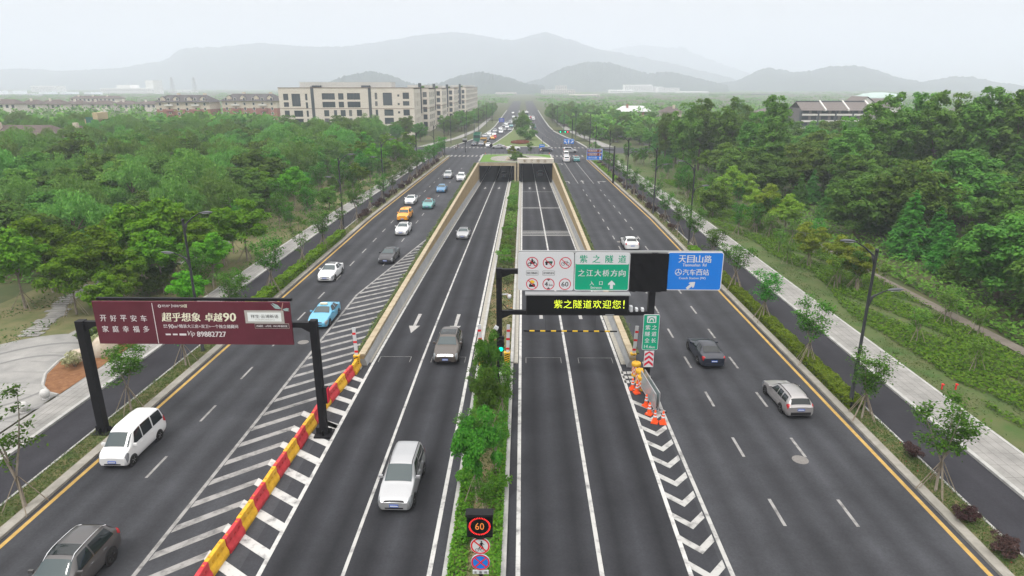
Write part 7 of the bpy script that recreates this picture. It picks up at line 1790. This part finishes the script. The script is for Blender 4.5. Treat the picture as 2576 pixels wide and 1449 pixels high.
# rows of pale apartments further left
rg = random.Random(9); idx = 0
for (px0, px1, Y, he, hr) in ((82, 128, 470, 7.4, 10.4), (130, 186, 480, 7.0, 10.2), (192, 240, 500, 6.6, 9.4), (244, 308, 510, 6.2, 9.0), (314, 366, 520, 5.8, 8.6), (370, 424, 530, 5.8, 8.2), (0, 72, 450, 8.0, 11), (210, 330, 640, 8.2, 10.5)):
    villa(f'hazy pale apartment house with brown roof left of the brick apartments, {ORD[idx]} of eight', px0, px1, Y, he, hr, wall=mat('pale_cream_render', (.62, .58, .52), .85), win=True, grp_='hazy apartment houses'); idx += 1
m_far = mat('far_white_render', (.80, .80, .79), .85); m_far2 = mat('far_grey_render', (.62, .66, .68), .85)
def slab(lab, px0, px1, pyt, Y, m=m_far, dep=30, grp_='far pale buildings', rows=6, cols=None, tops=()):
    Y *= 1.55; dep *= 1.5
    x0, x1 = X_(px0, Y), X_(px1, Y); Ht = AY(px0, pyt, Y)[1]; t = thing('distant_building', lab, 'building', (x0, Y, -4), group=grp_); Wd = x1 - x0
    q = MB().box(0, Wd, 0, dep, 0, Ht + 4)
    for a, b, h in tops: q.box(Wd * a, Wd * b, 2, dep - 2, Ht + 4, Ht + 4 + h * 1.55)
    q.build('wall', m, t)
    rows = max(2, int((Ht + 4) / 3.4)); s_ = MB()
    for r_ in range(rows): s_.box(.6, Wd - .6, -.12, 0, 1.0 + r_ * 3.4, 2.6 + r_ * 3.4)
    wn = s_.build('window_band', m_slate, t)
    p_ = MB(); nc = max(3, int(Wd / 5))
    for k in range(nc + 1): p_.box(Wd * k / nc - .8, Wd * k / nc + .8, -.3, 0, .3, Ht + 3.6)
    p_.build('pier', m, t)
    return t
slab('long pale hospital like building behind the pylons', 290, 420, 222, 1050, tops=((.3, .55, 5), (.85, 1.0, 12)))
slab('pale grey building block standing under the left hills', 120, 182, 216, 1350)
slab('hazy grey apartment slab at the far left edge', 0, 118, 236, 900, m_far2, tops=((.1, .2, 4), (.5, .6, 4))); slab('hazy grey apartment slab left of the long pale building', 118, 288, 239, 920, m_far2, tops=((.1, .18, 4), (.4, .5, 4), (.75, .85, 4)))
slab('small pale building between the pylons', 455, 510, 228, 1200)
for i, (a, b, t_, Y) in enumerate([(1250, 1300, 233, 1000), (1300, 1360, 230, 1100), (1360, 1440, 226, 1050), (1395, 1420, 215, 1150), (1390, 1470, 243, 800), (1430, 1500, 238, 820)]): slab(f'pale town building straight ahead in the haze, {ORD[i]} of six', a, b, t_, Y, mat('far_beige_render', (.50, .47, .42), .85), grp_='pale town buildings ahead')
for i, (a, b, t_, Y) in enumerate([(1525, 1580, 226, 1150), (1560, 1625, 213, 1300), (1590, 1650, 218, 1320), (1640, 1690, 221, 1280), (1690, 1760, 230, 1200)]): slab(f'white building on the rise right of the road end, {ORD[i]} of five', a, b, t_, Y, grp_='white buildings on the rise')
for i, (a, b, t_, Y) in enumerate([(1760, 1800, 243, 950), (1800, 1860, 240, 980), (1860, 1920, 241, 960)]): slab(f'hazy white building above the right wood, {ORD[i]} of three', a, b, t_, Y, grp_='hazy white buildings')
# right middle distance
villa('low white roofed hall with red brick wall beyond the right trees', 1545, 1625, 430, 4.0, 7.5, wall=m_brick, roof=mat('pale_metal_roof', (.48, .49, .5), .6), grp_='low halls'); villa('low pale hall left of the red brick hall', 1480, 1540, 420, 2.5, 5, roof=MATS['pale_metal_roof'], grp_='low halls'); villa('small pale house at the edge of the right wood', 1655, 1700, 380, 5.5, 8.5, grp_='low halls')
m_groof = mat('grey_tile_roof', (.12, .105, .10), .85, scale=2, col2=(.17, .15, .14), stretch=(3, .5, 1)); m_ww = mat('white_gable_wall', (.66, .65, .62), .8); m_hotel = mat('hotel_dark_timber', (.15, .14, .14), .7)
Yh = 300.0; hx0, hx1 = X_(1985, Yh), X_(2150, Yh)
ho = thing('hotel', 'dark timber hotel with three grey tiled roofs and white gables in the right wood', 'building', (hx0, Yh, 0)); Wd = hx1 - hx0
MB().box(0, Wd, 0, 14, 0, 10.2).build('wall', m_hotel, ho)
for k in range(3):
    a, b = Wd * k / 3, Wd * (k + 1) / 3; dy = (0, 1.0, 2.0)[k]
    q = MB().add([(a - .2, -1.6, 9.4), (b + .2, -1.6, 9.4), (b + .2, 6, 13.0), (a - .2, 6, 13.0), (b + .2, 14, 9.4), (a - .2, 14, 9.4)], [(0, 1, 2, 3), (3, 2, 4, 5)]); r_ = q.build('roof', m_groof, ho)
    MB().box(a - .2, b + .2, 5.7, 6.3, 12.8, 13.4).build('ridge', m_slate, r_)
    MB().add([(b, -1.9, 9.2), (b, -1.9, 9.9), (b, 6, 13.7), (b, 14, 9.9), (b, 14, 9.2), (b + .5, -1.9, 9.2), (b + .5, -1.9, 9.9), (b + .5, 6, 13.7), (b + .5, 14, 9.9), (b + .5, 14, 9.2)], [(0, 1, 2, 3, 4), (9, 8, 7, 6, 5), (0, 5, 6, 1), (1, 6, 7, 2), (2, 7, 8, 3)]).build('gable_wall', m_ww, ho)
for f in range(3): MB().box(-.3, Wd + .2, -1.2, 0, 1.6 + f * 2.8, 2.3 + f * 2.8).build('balcony', m_ww, ho)
for f in range(3):
    for k in range(7): MB().box(Wd * (k + .15) / 7, Wd * (k + .85) / 7, -.1, .0, 2.6 + f * 2.8, 4.1 + f * 2.8).build('window', m_bglass, ho)
for k in range(5): MB().box(Wd * k / 4 - .35, Wd * k / 4 + .35, -1.3, -.1, 0, 9.2).build('pier', m_slate, ho)
Yg = 335; gx0 = X_(2120, Yg); gh = thing('gable_house', 'white gabled house with a grey tiled roof behind the hotel', 'house', (gx0, Yg, 0))
MB().vprism([(0, 0), (9.5, 0), (9.5, 10.5), (4, 14.5), (0, 11.6)], 0, 16).build('wall', m_ww, gh); MB().add([(4, -.6, 14.8), (10.2, -.6, 10.3), (10.2, 16, 10.3), (4, 16, 14.8), (-.7, -.6, 11.3), (-.7, 16, 11.3), (4, -.6, 14.5)], [(0, 1, 2, 3), (4, 0, 3, 5)]).build('roof', m_groof, gh)
MB().add([(9.5, 4, 9.5), (24, 4, 9.5), (24, 9, 13.8), (9.5, 9, 13.8), (24, 15, 9.5), (9.5, 15, 9.5)], [(0, 1, 2, 3), (3, 2, 4, 5)]).build('wing_roof', m_groof, gh); MB().box(9.5, 24, 4.5, 14.5, 0, 9.5).build('wing_wall', m_ww, gh)
villa('small brown tiled wing between the tall trees left of the hotel', 1888, 1930, 300, 8.0, 10.2, wall=m_hotel, roof=m_groof, grp_=None)
villa('low white walled wing glimpsed through the trees left of the hotel', 1790, 1885, 285, 3.2, 4.5, wall=m_ww, roof=m_groof, grp_=None)
villa('white walled wing glimpsed through the trees right of the hotel', 2170, 2330, 290, 7.2, 9.0, wall=m_ww, roof=m_groof, grp_=None)
dm = thing('dome_hall', 'pale green dome far behind the white gabled house', 'building', (X_(2165, 520), 520, 0)); MB().lathe([(17, 0), (17, 9.5)], n=28).build('drum', m_far2, dm); MB().lathe([(18, 9.5), (16, 12), (11, 14), (5, 14.8), (0, 15)], n=28).build('dome', mat('pale_green_dome', (.36, .45, .43), .6), dm, True)
# lattice pylons
def pylon(lab, px, Y, pyt):
    x, h = X_(px, Y), AY(px, pyt, Y)[1]; t = thing('power_pylon', lab, 'pylon', (x, Y, -6), group='lattice pylons above the brick apartments'); h += 6; q = MB(); wd = lambda z: .8 + 4.4 * (1 - z / h) ** 1.3
    zs = [h * i / 12 for i in range(13)]
    for sx in (-1, 1):
        for sy in (-1, 1):
            for a, b in zip(zs, zs[1:]): q.tube((sx * wd(a), sy * wd(a), a), (sx * wd(b), sy * wd(b), b), .22, n=4)
    for i, (a, b) in enumerate(zip(zs, zs[1:])):
        for sy in (-1, 1): q.tube((-wd(a), sy * wd(a), a), (wd(b), sy * wd(b), b), .12, n=4); q.tube((wd(a), sy * wd(a), a), (-wd(b), sy * wd(b), b), .12, n=4)
    q.build('lattice', m_galv, t)
    for f, l in ((.68, 6.0), (.80, 5.2), (.92, 4.2), (1.0, 1.8)): MB().path([(-l, 0, h * f + .3), (0, 0, h * f), (l, 0, h * f + .3)], [.12, .28, .12], 5).build('crossarm', m_galv, t)
pylon('left lattice pylon above the brick apartments', 467, 1150, 195); pylon('right lattice pylon above the brick apartments', 521, 1160, 195)
for i, px in enumerate((1085, 1096)): 
    pass
# ------------------------------------------------------------------ people at the junction (a few pixels tall)
m_skin = mat('skin', (.42, .26, .19), .6); m_hair = mat('black_hair', (.015, .013, .012), .6)
def person(label, x, y, rz, shirt, trousers, pose='walk', z=Z1, on=None):
    sk = {'walk': dict(pel=(0, 0, .95), che=(0, .03, 1.32), nec=(0, .04, 1.48), hea=(0, .06, 1.63), knL=(-.1, .16, .52), ftL=(-.1, .26, .06), knR=(.1, .0, .5), ftR=(.1, -.28, .1), elL=(-.25, -.08, 1.14), haL=(-.25, .08, .92), elR=(.25, .1, 1.14), haR=(.25, .28, .98)),
          'ride': dict(pel=(0, -.15, .98), che=(0, .02, 1.33), nec=(0, .08, 1.48), hea=(0, .12, 1.63), knL=(-.13, .22, .88), ftL=(-.12, .12, .45), knR=(.13, .22, .72), ftR=(.12, .12, .25), elL=(-.26, .2, 1.2), haL=(-.26, .48, 1.08), elR=(.26, .2, 1.2), haR=(.26, .48, 1.08))}[pose]
    names = list(sk); P = [Vector(sk[n]) for n in names]; I = {n: i for i, n in enumerate(names)}
    P += [Vector(sk['pel']) + Vector((s * .1, 0, -.04)) for s in (-1, 1)] + [Vector(sk['che']) + Vector((s * .18, 0, .08)) for s in (-1, 1)]
    n = len(names); hL, hR, sL, sR = n, n + 1, n + 2, n + 3
    E = [(I['pel'], I['che']), (I['che'], I['nec']), (I['nec'], I['hea']), (I['pel'], hL), (hL, I['knL']), (I['knL'], I['ftL']), (I['pel'], hR), (hR, I['knR']), (I['knR'], I['ftR']), (I['che'], sL), (sL, I['elL']), (I['elL'], I['haL']), (I['che'], sR), (sR, I['elR']), (I['elR'], I['haR'])]
    rad = {'pel': .14, 'che': .16, 'nec': .06, 'hea': .10, 'knL': .065, 'knR': .065, 'ftL': .05, 'ftR': .05, 'elL': .045, 'elR': .045, 'haL': .035, 'haR': .035}
    me = bpy.data.meshes.new('body'); me.from_pydata(P, E, []); o = bpy.data.objects.new('body', me); COL.objects.link(o)
    md = o.modifiers.new('s', 'SKIN'); ss = o.modifiers.new('u', 'SUBSURF'); ss.levels = 1
    for i, v in enumerate(me.skin_vertices[0].data): r_ = rad[names[i]] if i < n else (.09 if i < n + 2 else .065); v.radius = (r_, r_); v.use_root = (i == 0)
    dg = bpy.context.evaluated_depsgraph_get(); bm_ = bpy.data.meshes.new_from_object(o.evaluated_get(dg)); bpy.data.objects.remove(o)
    t = thing('person', label, 'person', (x, y, z), rz); bm_.materials.clear(); bm_.materials.append(m_skin); link('body', bm_, t)
    h_ = Vector(sk['hea']); MB().lathe([(.0, .13), (.07, .11), (.115, .04), (.118, -.02), (.09, -.05)][::-1], (h_.x, h_.y - .015, h_.z + .02), 12).build('hair', m_hair, t, True)
    c, p_ = Vector(sk['che']), Vector(sk['pel']); q = MB().path([p_ + Vector((0, 0, -.02)), p_.lerp(c, .5), c + Vector((0, 0, .02)), c + Vector((0, .02, .13))], [.165, .17, .19, .10], 10)
    for s_, e_, l in ((sL, 'elL', 0), (sR, 'elR', 0)): q.path([P[s_], P[I[e_]]], [.085, .065], 8)
    q.build('shirt', shirt, t, True); q = MB()
    for hp, kn, ft in ((hL, 'knL', 'ftL'), (hR, 'knR', 'ftR')): q.path([P[hp] + Vector((0, 0, .04)), P[I[kn]], P[I[ft]] + Vector((0, 0, .06))], [.115, .085, .07], 8)
    q.build('trousers', trousers, t, True)
    return t
def cloth(n, c): return mat('cloth_' + n, c, .85)
def bike(label, x, y, rz, col, scooter=False):
    t = thing('scooter' if scooter else 'bicycle', label, 'scooter' if scooter else 'bicycle', (x, y, Z1), rz)
    for yy_ in (-.52, .52):
        q = MB(); q.grid([[(w_, yy_ + r_ * math.cos(2*PI*i/20), .33 + r_ * math.sin(2*PI*i/20)) for w_, r_ in ((-.02, .31), (.02, .31), (.02, .34), (-.02, .34), (-.02, .31))] for i in range(21)]); q.build('wheel', m_tyre, t)
    q = MB()
    for a, b in (((0, -.52, .33), (0, -.15, .85)), ((0, -.15, .85), (0, .38, .85)), ((0, .52, .33), (0, .36, 1.0)), ((0, -.1, .35), (0, .38, .82)), ((0, -.52, .33), (0, -.1, .35)), ((0, -.15, .85), (0, -.1, .35)), ((-.28, .4, 1.05), (.28, .4, 1.05))): q.tube(a, b, .025 if not scooter else .05, n=6)
    q.build('frame', col, t); MB().lathe([(.03, 0), (.09, .02), (.1, .06), (.05, .09)], (0, -.2, .86), 10).build('saddle', m_trim, t)
    return t
for (lab, zx, zy, rz, sh, trs, pose) in (('pedestrian in dark clothes on the right far crossing', 1685, 655, PI/2, (.05, .05, .07), (.03, .03, .04), 'walk'), ('pedestrian in pale clothes waiting at the right far kerb', 1772, 650, PI/2, (.5, .48, .46), (.08, .09, .14), 'walk'), ('rider in a white shirt on a bicycle behind the roof garden', 1332, 748, -PI/2, (.6, .58, .56), (.05, .05, .06), 'ride'), ('rider in red on a scooter in the right cycle lane', 2362, 945, 0, (.5, .05, .06), (.04, .04, .05), 'ride'), ('rider in dark clothes on a scooter at the left crossing', -75, 665, PI, (.06, .07, .10), (.04, .04, .05), 'ride'), ('rider in a pale jacket on a scooter left of the left crossing', -110, 690, PI, (.45, .46, .47), (.05, .05, .06), 'ride')):
    x, y = G(*z5(zx, zy)); x += 2.2 if zx == 2362 else 0
    nm = lab.split(' in ')[1].split(' on ')[0] if ' in ' in lab else 'x'
    person(lab, x, y, rz, cloth(f'{abs(zx)}a', sh), cloth(f'{abs(zx)}b', trs), pose)
    if pose == 'ride': bike(('bicycle' if zx == 1332 else 'scooter') + ' ridden by the ' + lab.split(' on ')[0].replace('rider in ', 'person in ') + (' behind the roof garden' if zx == 1332 else ' in the right cycle lane' if zx == 2362 else ' at the left crossing' if zx == -75 else ' left of the left crossing'), x, y, rz, m_post if zx == 1332 else PAINT['red'] if zx == 2362 else PAINT['navy'], zx != 1332)
# ------------------------------------------------------------------ the air: one even pale haze round everything
hz = MB().box(-11200, 11200, -200, 11200, -14, 480).build('haze', None, None); hz['kind'] = 'stuff'
hm = bpy.data.materials.new('haze_air'); hm.use_nodes = True; n = hm.node_tree; n.nodes.clear(); oo = n.nodes.new('ShaderNodeOutputMaterial'); pv = n.nodes.new('ShaderNodeVolumePrincipled')
pv.inputs['Color'].default_value = (0.808, 0.870, 0.975, 1); pv.inputs['Density'].default_value = 0.00044; pv.inputs['Anisotropy'].default_value = 0.0
n.links.new(pv.outputs[0], oo.inputs['Volume']); hz.data.materials.append(hm)
